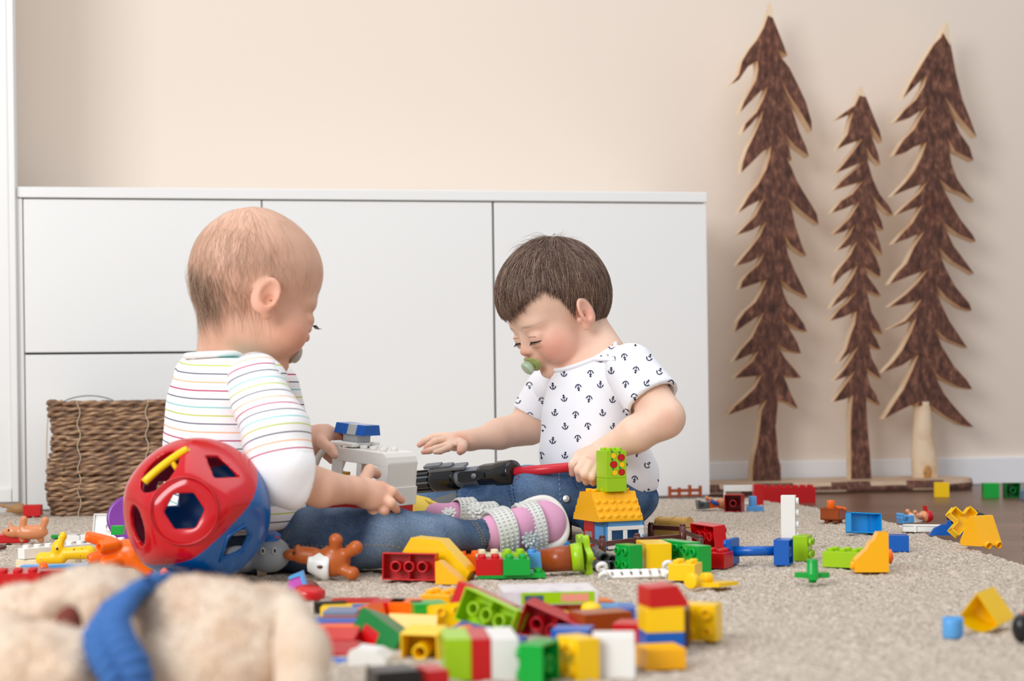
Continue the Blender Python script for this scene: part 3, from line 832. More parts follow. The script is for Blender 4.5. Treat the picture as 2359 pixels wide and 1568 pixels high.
def add_ear(f, h, y):
    h.ell(f, (-.013, .0675 * y, -.015), (.0170, .0058, .0235), .003, False, (0, 8, 27 * y))
    h.ell(f, (-.004, .0660 * y, -.034), (.0075, .0048, .0085), .004)
    h.ell(f, (-.0112, .0750 * y, -.0125), (.0112, .0058, .0168), .0014, True, (0, 8, 27 * y))
    h.ell(f, (-.0090, .0700 * y, -.0200), (.0060, .0040, .0075), .002, True)
    h.ell(f, (.0025, .0655 * y, -.0225), (.0042, .0040, .0052), .003)
def body_mesh(name, f, mat_, h, extra_blush=(), tips=(), seed=1):
    V, F = f.net(); V = relax(V, F, 1, .4)
    q = h.loc(V)
    def g(c, r): return np.exp(-(((q - np.array(c)) / np.array(r)) ** 2).sum(1))
    bl = np.clip(.62 * g((.048, .042, -.042), (.034, .030, .028)) + .62 * g((.048, -.042, -.042), (.034, .030, .028)) + .55 * g((.082, 0, -.036), (.010, .012, .010)) +
                 .5 * g((-.010, .072, -.018), (.02, .012, .026)) + .5 * g((-.010, -.072, -.018), (.02, .012, .026)) + .3 * g((.05, 0, -.08), (.02, .02, .012)), 0, 1)
    tp = np.zeros(len(V))
    for c, r in tips: tp = np.maximum(tp, np.exp(-(((V - np.array(c)) / r) ** 2).sum(1)))
    return V, F, q, bl, tp

def strands(h, name, mats, parent, n, whorl, region, length, rad, surf, seed, lift=.002, sweep=None, jitter=.25, droop=.0, segs=9, colours=1, dens=None, radial=None, stop=None):
    """hair as thin tapering strands lying along an ellipsoid surface; surf=(centre,radii) in head-local coordinates"""
    r = np.random.RandomState(seed)
    c = np.array(surf[0]); rd = np.array(surf[1]); w = np.array(whorl, float); w /= np.linalg.norm(w)
    VV = []; FF = []; MI = []; base = 0; made = 0
    while made < n:
        d = r.normal(size=3); d /= np.linalg.norm(d)
        p = c + (d * rd if radial is None else d * radial(d))
        if not region(p): continue
        if dens is not None and r.rand() > dens(p): continue
        ln = length(p) * r.uniform(.7, 1.15)
        t = d - w * d.dot(w)
        t = t / (np.linalg.norm(t) + 1e-6)
        tang = t * d.dot(w) - w * math.sqrt(max(0, 1 - d.dot(w) ** 2))   # away from the whorl along the sphere
        if sweep is not None: tang = tang + sweep(p)
        tang = tang + r.normal(size=3) * jitter
        tang -= d * tang.dot(d); tang /= np.linalg.norm(tang) + 1e-9
        pts = []; cur = d.copy(); tg = tang.copy(); lf = lift * r.uniform(.4, 1.6)
        step = ln / (segs - 1) / rd.mean()
        over = abs(r.normal()) * .006
        for i in range(segs):
            tt = i / (segs - 1)
            if i and stop is not None:
                pc_ = c + cur * (radial(cur) if radial else rd.mean())
                if pc_[2] < stop(pc_) - over: pts.append(pts[-1] + (pts[-1] - pts[-2]) * .05 if i > 1 else pts[-1]); continue
            o_l = lf * math.sin(min(1, tt * 1.5) * 1.57) - droop * tt * tt
            pos = c + (cur * rd * (1 + o_l / rd.mean()) if radial is None else cur * (radial(cur) + max(o_l, rad)))
            pts.append(h.p(*pos))
            cur = cur + tg * step; cur /= np.linalg.norm(cur)
            dn = np.array((0, 0, -1.)) * .10 * (1 if cur[2] < .8 else 0)
            tg = tg + dn; tg -= cur * tg.dot(cur); tg /= np.linalg.norm(tg) + 1e-9
        pts = np.array(pts)
        out = (pts - h.p(*c)); out /= np.linalg.norm(out, axis=1)[:, None]
        tt_ = np.gradient(pts, axis=0); sd = np.cross(tt_, out); sd /= np.linalg.norm(sd, axis=1)[:, None] + 1e-12
        rr = rad * h.k * (1 - .85 * np.linspace(0, 1, segs) ** 2)[:, None]
        ring = np.stack([pts + sd * rr, pts - sd * rr, pts + out * rr * .9], 1)  # 3-sided
        VV.append(ring.reshape(-1, 3))
        for i in range(segs - 1):
            for j in range(3):
                j2 = (j + 1) % 3
                FF.append((base + i*3+j, base + (i+1)*3+j, base + (i+1)*3+j2, base + i*3+j2))
        MI += [r.randint(colours)] * ((segs - 1) * 3)
        base += segs * 3; made += 1
    o = link(name, np_mesh(name, np.concatenate(VV), np.array(FF), mats, MI), parent)
    return o

def radial_of(bvh, h, c):
    """how far the surface lies from c in each head-local direction"""
    n1, n2 = 60, 120; T = np.zeros((n1 + 1, n2 + 1)); o = Vector(h.p(*c))
    for i in range(n1 + 1):
        for j in range(n2 + 1):
            a = math.pi * i / n1; b = 2 * math.pi * j / n2
            d = Vector(h.R @ np.array((math.sin(a) * math.cos(b), math.sin(a) * math.sin(b), math.cos(a))))
            hit = bvh.ray_cast(o, d, .2)
            T[i, j] = (hit[3] / h.k) if hit[0] is not None else .075
    def f(d):
        d = d / np.linalg.norm(d)
        a = math.acos(max(-1, min(1, d[2]))) / math.pi * n1; b = (math.atan2(d[1], d[0]) % (2 * math.pi)) / (2 * math.pi) * n2
        i = min(int(a), n1 - 1); j = min(int(b), n2 - 1); u = a - i; v = b - j
        return T[i, j] * (1 - u) * (1 - v) + T[i + 1, j] * u * (1 - v) + T[i, j + 1] * (1 - u) * v + T[i + 1, j + 1] * u * v
    return f
def put_ear(h, y, target):
    h.c = h.c + np.array(target) - h.p(-.012, .0655 * y, -.016)
def stitch(name, pts, parent, m, r=.0006):
    """a line of stitches laid on the cloth"""
    mb = MB(); pts = [Vector(p) for p in pts]
    acc = 0
    d = []
    for i in range(len(pts) - 1):
        n = max(1, int((pts[i + 1] - pts[i]).length / .0011))
        d += [pts[i].lerp(pts[i + 1], k / n) for k in range(n)]
    i = 0
    while i + 2 < len(d): mb.tube(d[i:i + 3], r, 5); i += 4
    return mb.build(name, m, parent)
def bvh_of(V, F): return BVHTree.FromPolygons([tuple(v) for v in V], [tuple(int(i) for i in f) for f in F])
CAMP = Vector((0, 0, CAMH))
def on(bvh, x, y, off=.0004):
    """the point of a cloth surface the photo shows at (x,y)"""
    u, v = uv(x, y); d = Vector((u, FPX, v)).normalized()
    hit, nrm, i, dist = bvh.ray_cast(CAMP, d)
    return None if hit is None else hit + nrm * off

def add_hand(f, wrist, rw, palm, rp, Rp, fingers, thumb, k=.006):
    f.cap(wrist, palm, rw, rw * .95, k)
    f.ell(palm, rp, Rp, .007)
    for pts, r in fingers:
        n = len(pts); rs = [r * (1.1 - .32 * i / (n - 1)) for i in range(n)]
        f.cap(palm + (Vector(pts[0]) - palm) * .35, pts[0], r * 1.25, rs[0], .0035)
        f.chain(pts, rs, .0022)
    pts, r = thumb
    f.cap(palm + (Vector(pts[0]) - palm) * .2, pts[0], r * 1.4, r * 1.15, .006)
    f.chain(pts, [r * 1.15, r * 1.05, r * .85][:len(pts)], .003)

# ------------------------------------------------------------------ child in the striped shirt
def child_striped():
    s = 1830
    root = empty('person', G(560, 1316), (0, 0, 0), 'seated person with back turned in a striped shirt and jeans, holding a white toy van', 'person')
    inv = Matrix.Translation(-root.location)
    def L_(o): o.parent = root; o.matrix_parent_inverse = inv; return o
    skin = skin_mat('child_skin_fair', rgb(232, 186, 160), rgb(226, 140, 112), rgb(170, 130, 106), rgb(220, 138, 108))
    yaw = math.radians(31)
    h = Head(P(548, 598, s), (math.cos(yaw) * .94, math.sin(yaw) * .94, -.34), (math.cos(yaw) * .34, math.sin(yaw) * .34, .94), 1.02); put_ear(h, -1, P(612, 682, 1900))
    f = Field((-.48, 1.80, -.01), (-.06, 2.32, .50), .0021)
    add_head(f, h)
    add_ear(f, h, -1); add_ear(f, h, 1)
    # neck
    f.cap(h.p(-.030, 0, -.030), P(520, 835, s), .032, .037, .02)
    f.ell(P(530, 865, s), (.050, .040, .018), None, .02)
    # right arm (near)
    sh = P(600, 880, 1905); el = P(668, 1098, 1960); wr = P(812, 1128, 1900)
    f.chain([sh, el], [.028, .027], .01)
    f.cap(el, P(738, 1124, 1935), .026, .0228, .01); f.cap(P(738, 1124, 1935), wr, .0228, .0160, .006)
    q = lambda x, y, ss=1880: P(x, y, ss)
    palm = q(851, 1138, 1885)
    Rp = basis(q(905, 1160) - q(812, 1125), Vector((0, -1, .3)))
    add_hand(f, wr, .0163, palm, (.0235, .0190, .0120), Rp,
             [([q(879, 1121), q(904, 1132), q(925, 1152, 1870)], .0062),
              ([q(884, 1142), q(901, 1158, 1890), q(914, 1175, 1880)], .0063),
              ([q(871, 1160), q(886, 1176, 1885), q(891, 1184, 1880)], .0062),
              ([q(857, 1172), q(868, 1188), q(871, 1195)], .0056)],
             ([q(838, 1108, 1870), q(852, 1083, 1850), q(868, 1092, 1835)], .0072))
    # left arm (far)
    s2 = 1740
    f.chain([P(625, 900, 1720), P(655, 1050, 1700), P(706, 1018, s2)], [.03, .029, .0205], .02)
    q = lambda x, y, ss=s2: P(x, y, ss)
    palm = q(738, 1008)
    add_hand(f, P(706, 1018, s2), .019, palm, (.021, .018, .013), basis((1, 0, .1), (0, -.6, .8)),
             [([q(754, 990), q(772, 997), q(786, 1006)], .0066), ([q(756, 1002, 1725), q(772, 1012, 1725), q(783, 1018, 1725)], .0064),
              ([q(752, 1024, 1725), q(764, 1042, 1725), q(769, 1058, 1725)], .006), ([q(744, 1030, 1725), q(752, 1048, 1725), q(764, 1062, 1725)], .0056)],
             ([q(744, 1020, 1765), q(762, 1034, 1780), q(771, 1048, 1785)], .0064))
    # legs hidden in the jeans, so the body is whole
    hipN = P(610, 1243, 1840); knN = P(885, 1233, 1860); anN = P(1112, 1232, 1815)
    hipF = P(640, 1225, 1700); knF = P(880, 1222, 1700); anF = P(1020, 1212, 1680)
    f2 = Field((-.48, 1.80, -.01), (.02, 2.36, .50), .004)
    tips = [(P(925, 1152, 1870), .009), (P(914, 1175, 1880), .009), (P(891, 1184, 1880), .009), (P(868, 1092, 1835), .010), (P(786, 1006, 1740), .01), (P(884, 1142, 1880), .007), (P(879, 1121, 1880), .007)]
    V, F, ql, bl, tp = body_mesh('child', f, skin, h, tips=tips)
    sc_ = np.clip((ql[:, 2] + .012 - .30 * ql[:, 0]) / .03, 0, 1) * np.clip((.062 - ql[:, 0]) / .03, 0, 1) * (np.abs(ql[:, 1]) < .0665)
    occ = np.exp(-(((ql - np.array((-.074, -.010, -.030))) / np.array((.022, .024, .020))) ** 2).sum(1))
    sc_ = np.clip(sc_ * .22 + occ * .75, 0, .9)
    body = L_(link('body', np_mesh('body', V, F, skin, attrs=dict(blush=bl * .85, tips=tp * .8, scalp=sc_)), None))
    body['label'] = 'bare head, neck, arms and hands'
    # fine hair
    hm = mat('fine_hair', rgb(176, 142, 116), .5); hm2 = mat('fine_hair_light', rgb(214, 184, 158), .5); hm3 = mat('fine_hair_dark', rgb(104, 76, 58), .5)
    rad_ = radial_of(bvh_of(V, F), h, (-.014, 0, .0195))
    def reg(p): return p[2] > .33 * p[0] - .030 and not (abs(p[1]) > .050 and p[2] < .012 and p[0] > -.035)
    def dn(p): return max(.03, min(1, (.045 - p[0]) / .09)) * (.35 + .65 * (p[2] < .055))
    o = strands(h, 'hair', [hm, hm2, hm2], None, 3000, (-.45, 0, .9), reg, lambda p: .024, .00009, ((-.014, 0, .0195), (.0755, .0668, .0675)), 4, lift=.0008, jitter=.3, colours=3, dens=dn, radial=rad_)
    L_(o)
    def reg2(p): return -.055 < p[2] < .030 and p[0] < -.050
    def dn2(p): return math.exp(-((p[1] + .004) / .026) ** 2 - ((p[2] + .026) / .018) ** 2)
    o = strands(h, 'nape_hair', [hm, hm3, hm2], None, 1000, (-.45, 0, .9), reg2, lambda p: .026, .00015, ((-.014, 0, .0195), (.0755, .0668, .0675)), 6, lift=.004, jitter=.16, colours=3, dens=dn2, radial=rad_)
    L_(o)
    # lashes just visible past the cheek
    mb = MB()
    for i in range(7):
        y = -.022 - i * .0018
        mb.tube([h.p(.0735, y, -.019), h.p(.079, y, -.0215), h.p(.083, y, -.0205)], [.0004, .0003, .0001], 4)
    L_(mb.build('eyelashes', C['black']))
    # pacifier seen past the cheek
    pm = mat('clear_pacifier', rgb(236, 240, 232), .15, trans=.5)
    mb = MB(); M = Matrix.Translation(Vector(h.p(.068, 0, -.056))) @ Matrix(h.R.tolist()).to_4x4()
    mb.ball((0, 0, 0), (.0035, .022, .015), 20, M=M); mb.ball((.006, 0, 0), (.006, .012, .012), 16, M=M)
    L_(mb.build('pacifier', pm))
    # ---- shirt: trunk and the two sleeves
    g = Field((-.50, 1.78, -.02), (-.02, 2.36, .34), .0026)
    yv = math.radians(40)
    Rt = basis((math.cos(yv), math.sin(yv), 0), (0, 0, 1))
    A = lambda x, y, ss=1832: P(x, y, ss)
    g.ell(A(520, 900), (.060, .082, .050), Rt, .02)
    g.ell(A(512, 980), (.066, .080, .070), Rt, .03)
    g.ell(A(520, 1080), (.074, .084, .080), Rt, .03)
    g.ell(A(545, 1180), (.086, .088, .070), Rt, .03)
    g.cap(A(585, 1150, 1790), A(630, 1175, 1800), .055, .040, .02)
    g.cap(A(602, 872, 1905), A(462, 868, 1780), .031, .030, .03)
    g.cap(A(520, 850), A(520, 825), .050, .044, .03)
    neck0 = np.array(A(515, 819)); g.half(neck0, (-.03, -.05, 1), .004)
    g.half(A(590, 1214, 1800), (.10, .0, -1), .006)
    Vt, Ft = g.net(); Vt = relax(Vt, Ft, 2)
    Nn = vnormals(Vt, Ft)
    Vt = Vt + Nn * (wob(Vt, 60, 3) * .0012 + wob(Vt * np.array((1, 1, 2.2)), 38, 8) * .0018)[:, None]
    stT = (.2420 - Vt[:, 2]) + .010 * np.clip((P(500, 900, 1800).x - Vt[:, 0]) / .06, 0, 2) ** 2 + wob(Vt, 20, 5) * .0015
    # neckline hollow is covered by the skin; sleeves
    g = Field((-.50, 1.70, -.02), (.02, 2.40, .34), .0026)
    seg1 = [P(594, 882, 1905), P(640, 1010, 1945), P(678, 1110, 1955)]
    g.cap(seg1[0], seg1[1], .036, .041, .01); g.cap(seg1[1], P(655, 1082, 1955), .041, .043, .012)
    g.cap(P(655, 1080, 1955), P(690, 1104, 1948), .042, .037, .01)
    d_ = Vector(P(812, 1128, 1900)) - Vector(P(668, 1098, 1960))
    g.half(P(690, 1106, 1950), tuple(d_), .003)
    Vs, Fs = g.net(); Vs = relax(Vs, Fs, 2); Nn = vnormals(Vs, Fs)
    Vs = Vs + Nn * (wob(Vs * np.array((1, 1, 1.7)), 70, 13) * .0016)[:, None]
    ax = np.array(seg1[2]) - np.array(seg1[0]); ax /= np.linalg.norm(ax); ax = ax + np.array((-.10, 0, -.25)); ax /= np.linalg.norm(ax)
    stS = (Vs - np.array(seg1[0])) @ ax + .028 + wob(Vs, 25, 9) * .002
    stS = np.where(stS > .1415, .5 / 1000 + .0065 + 0 * stS, stS)   # plain turned-back cuff
    g = Field((-.50, 1.90, -.02), (.02, 2.50, .34), .003)
    g.cap(P(625, 895, 1720), P(655, 1020, 1700), .038, .038, .01); g.cap(P(655, 1030, 1700), P(676, 1038, 1715), .037, .033, .01)
    Vl, Fl = g.net(); Vl = relax(Vl, Fl, 2)
    stL = np.array(P(625, 870, 1720))[2] - Vl[:, 2] + .02
    V = np.concatenate([Vt, Vs, Vl]); F = np.concatenate([Ft, Fs + len(Vt), Fl + len(Vt) + len(Vs)])
    st = np.concatenate([stT, stS, stL])
    m = bpy.data.materials.new('striped_jersey'); m.use_nodes = True; N = m.node_tree.nodes; L = m.node_tree.links; b = N['Principled BSDF']
    at = N.new('ShaderNodeAttribute'); at.attribute_name = 'stripe'
    mo = N.new('ShaderNodeMath'); mo.operation = 'FLOORED_MODULO'; mo.inputs[1].default_value = 1.0
    mu = N.new('ShaderNodeMath'); mu.operation = 'MULTIPLY'; mu.inputs[1].default_value = 1 / .0606
    rp = N.new('ShaderNodeValToRGB'); rp.color_ramp.interpolation = 'CONSTANT'; E = rp.color_ramp.elements
    wht = rgb(246, 244, 244)
    cols = [rgb(248, 176, 110), rgb(186, 44, 94), rgb(66, 74, 92), rgb(120, 206, 200), rgb(196, 208, 92), rgb(60, 66, 88)]
    E[0].position = 0; E[0].color = wht; E[1].position = .999; E[1].color = wht
    for i, c in enumerate(cols):
        a_ = E.new((i + .5) / 6); a_.color = c
        b_ = E.new((i + .5) / 6 + .0240); b_.color = wht
    L.new(at.outputs['Fac'], mu.inputs[0]); L.new(mu.outputs[0], mo.inputs[0]); L.new(mo.outputs[0], rp.inputs[0]); L.new(rp.outputs[0], b.inputs['Base Color'])
    b.inputs['Roughness'].default_value = .9; b.inputs['Specular IOR Level'].default_value = .15; b.inputs['Subsurface Weight'].default_value = .1; b.inputs['Subsurface Scale'].default_value = .004
    o = L_(link('striped_shirt', np_mesh('striped_shirt', V, F, m, attrs=dict(stripe=st)), None)); o['label'] = 'white shirt with thin coloured stripes'
    # collar band
    mb = MB(); pts = []
    for i in range(41):
        a = 2 * math.pi * i / 40
        pts.append(Vector(neck0) + Vector((.046 * math.cos(a), .046 * math.sin(a), .001 + .0014 * math.cos(a))))
    mb.tube(pts, .0042, 8); L_(mb.build('collar_band', mat('white_jersey', rgb(244, 242, 240), .9)))
    # ---- jeans
    dm = denim_mat('denim_mid_blue', rgb(72, 93, 120), rgb(122, 142, 164), rgb(42, 56, 80))
    g = Field((-.50, 1.72, -.02), (.06, 2.40, .16), .0026)
    g.ell(P(560, 1255, 1790), (.085, .105, .052), Rt, .02)
    g.cap(hipN + Vector((0, 0, .002)), P(760, 1246, 1860), .042, .040, .02); g.cap(P(760, 1246, 1860), knN, .040, .0355, .015); g.cap(knN, P(1000, 1238, 1850), .0355, .0275, .015)
    g.cap(P(1000, 1238, 1850), anN, .0275, .0205, .01)
    g.cap(hipF, knF, .042, .030, .02); g.cap(knF, anF, .030, .020, .015)
    dd = anN - knN
    g.half(anN + dd * .03, tuple(dd), .002, lo=(anN.x - .03, 1.7, -.02), hi=(.06, 2.14, .16))
    g.cap(anN + dd * .06, anN - dd * .02, .019, .018, .001, True)
    V, F = g.net(); V = relax(V, F, 2); Nn = vnormals(V, F)
    w = wob(V * np.array((1.0, 1, .35)), 110, 21) * .0013 + wob(V * np.array((1.2, .6, .8)), 48, 23) * .0022
    V = V + Nn * w[:, None]; V[:, 2] = np.maximum(V[:, 2], .0006)
    jb = bvh_of(V, F)
    o = L_(link('jeans', np_mesh('jeans', V, F, dm, attrs=dict(fade=np.clip(w / .004, 0, .8))), None))
    tanst = mat('tan_stitching', rgb(176, 140, 92), .8)
    for line in ([(695, 1256), (760, 1257), (830, 1255), (890, 1256), (930, 1262)], [(620, 1226), (650, 1246), (685, 1262)], [(668, 1222), (660, 1236), (655, 1248)],
                 [(1088, 1203), (1100, 1218), (1108, 1238), (1112, 1258)], [(1096, 1204), (1108, 1220), (1115, 1240), (1119, 1258)]):
        ps = []
        for i in range(len(line) - 1):
            for k in range(12):
                t = k / 12; p = on(jb, line[i][0] + (line[i+1][0] - line[i][0]) * t, line[i][1] + (line[i+1][1] - line[i][1]) * t)
                if p is not None: ps.append(p)
        if len(ps) > 3: L_(stitch('stitching', ps, None, tanst, .0005))
    # ---- sandals
    whl = mat('white_leather', rgb(214, 214, 208), .5, bump=(600, .6, .001)); whs = mat('white_sole', rgb(226, 222, 214), .5, bump=(300, .2, .001))
    pk = mat('pink_suede', rgb(216, 156, 186), .9, bump=(400, .3, .001)); sil = mat('silver_leather', rgb(176, 184, 186), .35, metal=.3)
    def shoe(heel, toe, top, k, label):
        """heel, toe world points; top = direction out of the instep"""
        fw = (Vector(toe) - Vector(heel)); Ln = fw.length; fw.normalize()
        Rb = basis(fw, top)
        def p(x, y, z): return Vector(heel) + Rb @ Vector((x * Ln, y, z))
        Rn = np.array(Rb)
        r = empty('sandal', (0, 0, 0)); r.parent = root; r.matrix_parent_inverse = inv; r['label'] = label
        # sole with a raised toe bumper
        out = [(0, .0), (.03, .014), (.12, .021), (.3, .0225), (.5, .025), (.72, .030), (.88, .028), (.97, .017), (1.0, 0)]
        poly = [(x * Ln, y * k) for x, y in out] + [(x * Ln, -y * k) for x, y in out[-2:0:-1]]
        # smooth outline
        for _ in range(2):
            poly = [((a[0] * .75 + b[0] * .25, a[1] * .75 + b[1] * .25), (a[0] * .25 + b[0] * .75, a[1] * .25 + b[1] * .75)) for a, b in zip(poly, poly[1:] + poly[:1])]
            poly = [q for pr in poly for q in pr]
        M = Matrix.Translation(Vector(heel)) @ Rb.to_4x4()
        mb = MB(); mb.prism(poly, -.013, -.003, 0, M, smooth=True)
        rim = [M @ Vector((x, y, -.002)) for x, y in poly if x > .35 * Ln]
        rim = sorted(rim, key=lambda v: 0) if False else rim
        rimf = [q for q in poly]
        st_ = max(range(len(rimf)), key=lambda i: (rimf[i][0] < .5 * Ln and rimf[(i + 1) % len(rimf)][0] >= .5 * Ln))
        order = [rimf[(st_ + 1 + i) % len(rimf)] for i in range(len(rimf))]
        order = [q for q in order if q[0] >= .48 * Ln]
        mb.tube([M @ Vector((x * .985, y * .97, .002)) for x, y in order], .0055, 8)
        mb.build('sole', whs, r)
        f_ = Field(np.minimum(np.array(heel), np.array(toe)) - .085, np.maximum(np.array(heel), np.array(toe)) + .085, .0016)
        f_.ell(p(.62, 0, .008), (.36 * Ln, .0225 * k, .0165), Rn, .01)
        f_.ell(p(.80, 0, .004), (.17 * Ln, .0240 * k, .0125), Rn, .01)
        f_.cap(p(.18, 0, .016), p(.45, 0, .015), .021 * k, .021 * k, .01)
        f_.cap(p(.16, 0, .014), p(-.12, 0, .022), .020, .016, .008)
        f_.half(p(0, 0, -.003), tuple(-(Rb @ Vector((0, 0, 1)))), 0)
        V, F = f_.net(); V = relax(V, F, 1)
        link('foot_cover', np_mesh('foot_cover', V, F, pk), r)
        for x0, wd_, hgt in ((.10, .026, .0475), (.46, .025, .0365)):
            mb = MB(); n = 22; vs = []; fs = []
            for i in range(n + 1):
                a = math.pi * i / n
                yy = math.cos(a) * .0300 * k; zz = -.004 + math.sin(a) * hgt
                for xx, o_ in ((x0 * Ln, 0), (x0 * Ln + wd_, 0), (x0 * Ln + wd_, -.0022), (x0 * Ln, -.0022)):
                    vs.append(M @ Vector((xx + .15 * zz, yy * (1 + o_ / .03), zz + o_ * math.sin(a))))
            for i in range(n):
                for j in range(4):
                    j2 = (j + 1) % 4; fs.append((i*4+j, i*4+j2, (i+1)*4+j2, (i+1)*4+j))
            fs += [(3, 2, 1, 0), (n*4, n*4+1, n*4+2, n*4+3)]
            mb.add(vs, fs, 0, False)
            # woven squares on the strap
            for i in range(2, n - 1):
                a = math.pi * (i + .5) / n
                for q in range(4):
                    c = Vector((x0 * Ln + wd_ * (q + .5) / 4 + .15 * (-.004 + math.sin(a) * hgt), math.cos(a) * .0304 * k, -.004 + math.sin(a) * (hgt + .0003)))
                    mb.ball(M @ c, (.0022, .0022, .0013), 6)
            mb.build('strap', whl, r, bevel=.0004)
        return r, p, Rb
    def flower(c, nrm, rad, parent, m_=None):
        T = Matrix.Translation(c) @ Vector(nrm).to_track_quat('Z', 'Y').to_matrix().to_4x4()
        mb = MB()
        for ring_, (nn, rr, tilt, zz) in enumerate(((9, 1.0, .25, 0), (8, .72, .5, .0015), (6, .45, .8, .003))):
            for i in range(nn):
                a = 2 * math.pi * (i + ring_ * .5) / nn
                R = Matrix.Rotation(a, 4, 'Z') @ Matrix.Rotation(-tilt, 4, 'Y')
                mb.ball((rad * rr * .55, 0, zz), (rad * rr * .48, rad * .24, .0011), 10, M=T @ R)
        mb.ball((0, 0, .003), (rad * .18, rad * .18, .002), 8, M=T)
        mb.build('flower', m_ or sil, parent)
    r1, p1, R1 = shoe(P(1108, 1246, 1800), P(1302, 1192, 1780), (-.15, -.93, .35), 1.16, 'near sandal, pink with two white straps')
    flower(P(1221, 1243, 1835), (.1, -1, .0), .012, r1)
    r2, p2, R2 = shoe(P(1018, 1212, 1670), P(1180, 1202, 1640), (-.25, -.70, .75), .86, 'far sandal, mostly behind the near one')
    flower(P(1034, 1184, 1715), (-.1, -.7, .7), .0115, r2, whl); flower(P(1099, 1178, 1710), (.1, -.8, .6), .0145, r2, whl)
    return root
child_striped()

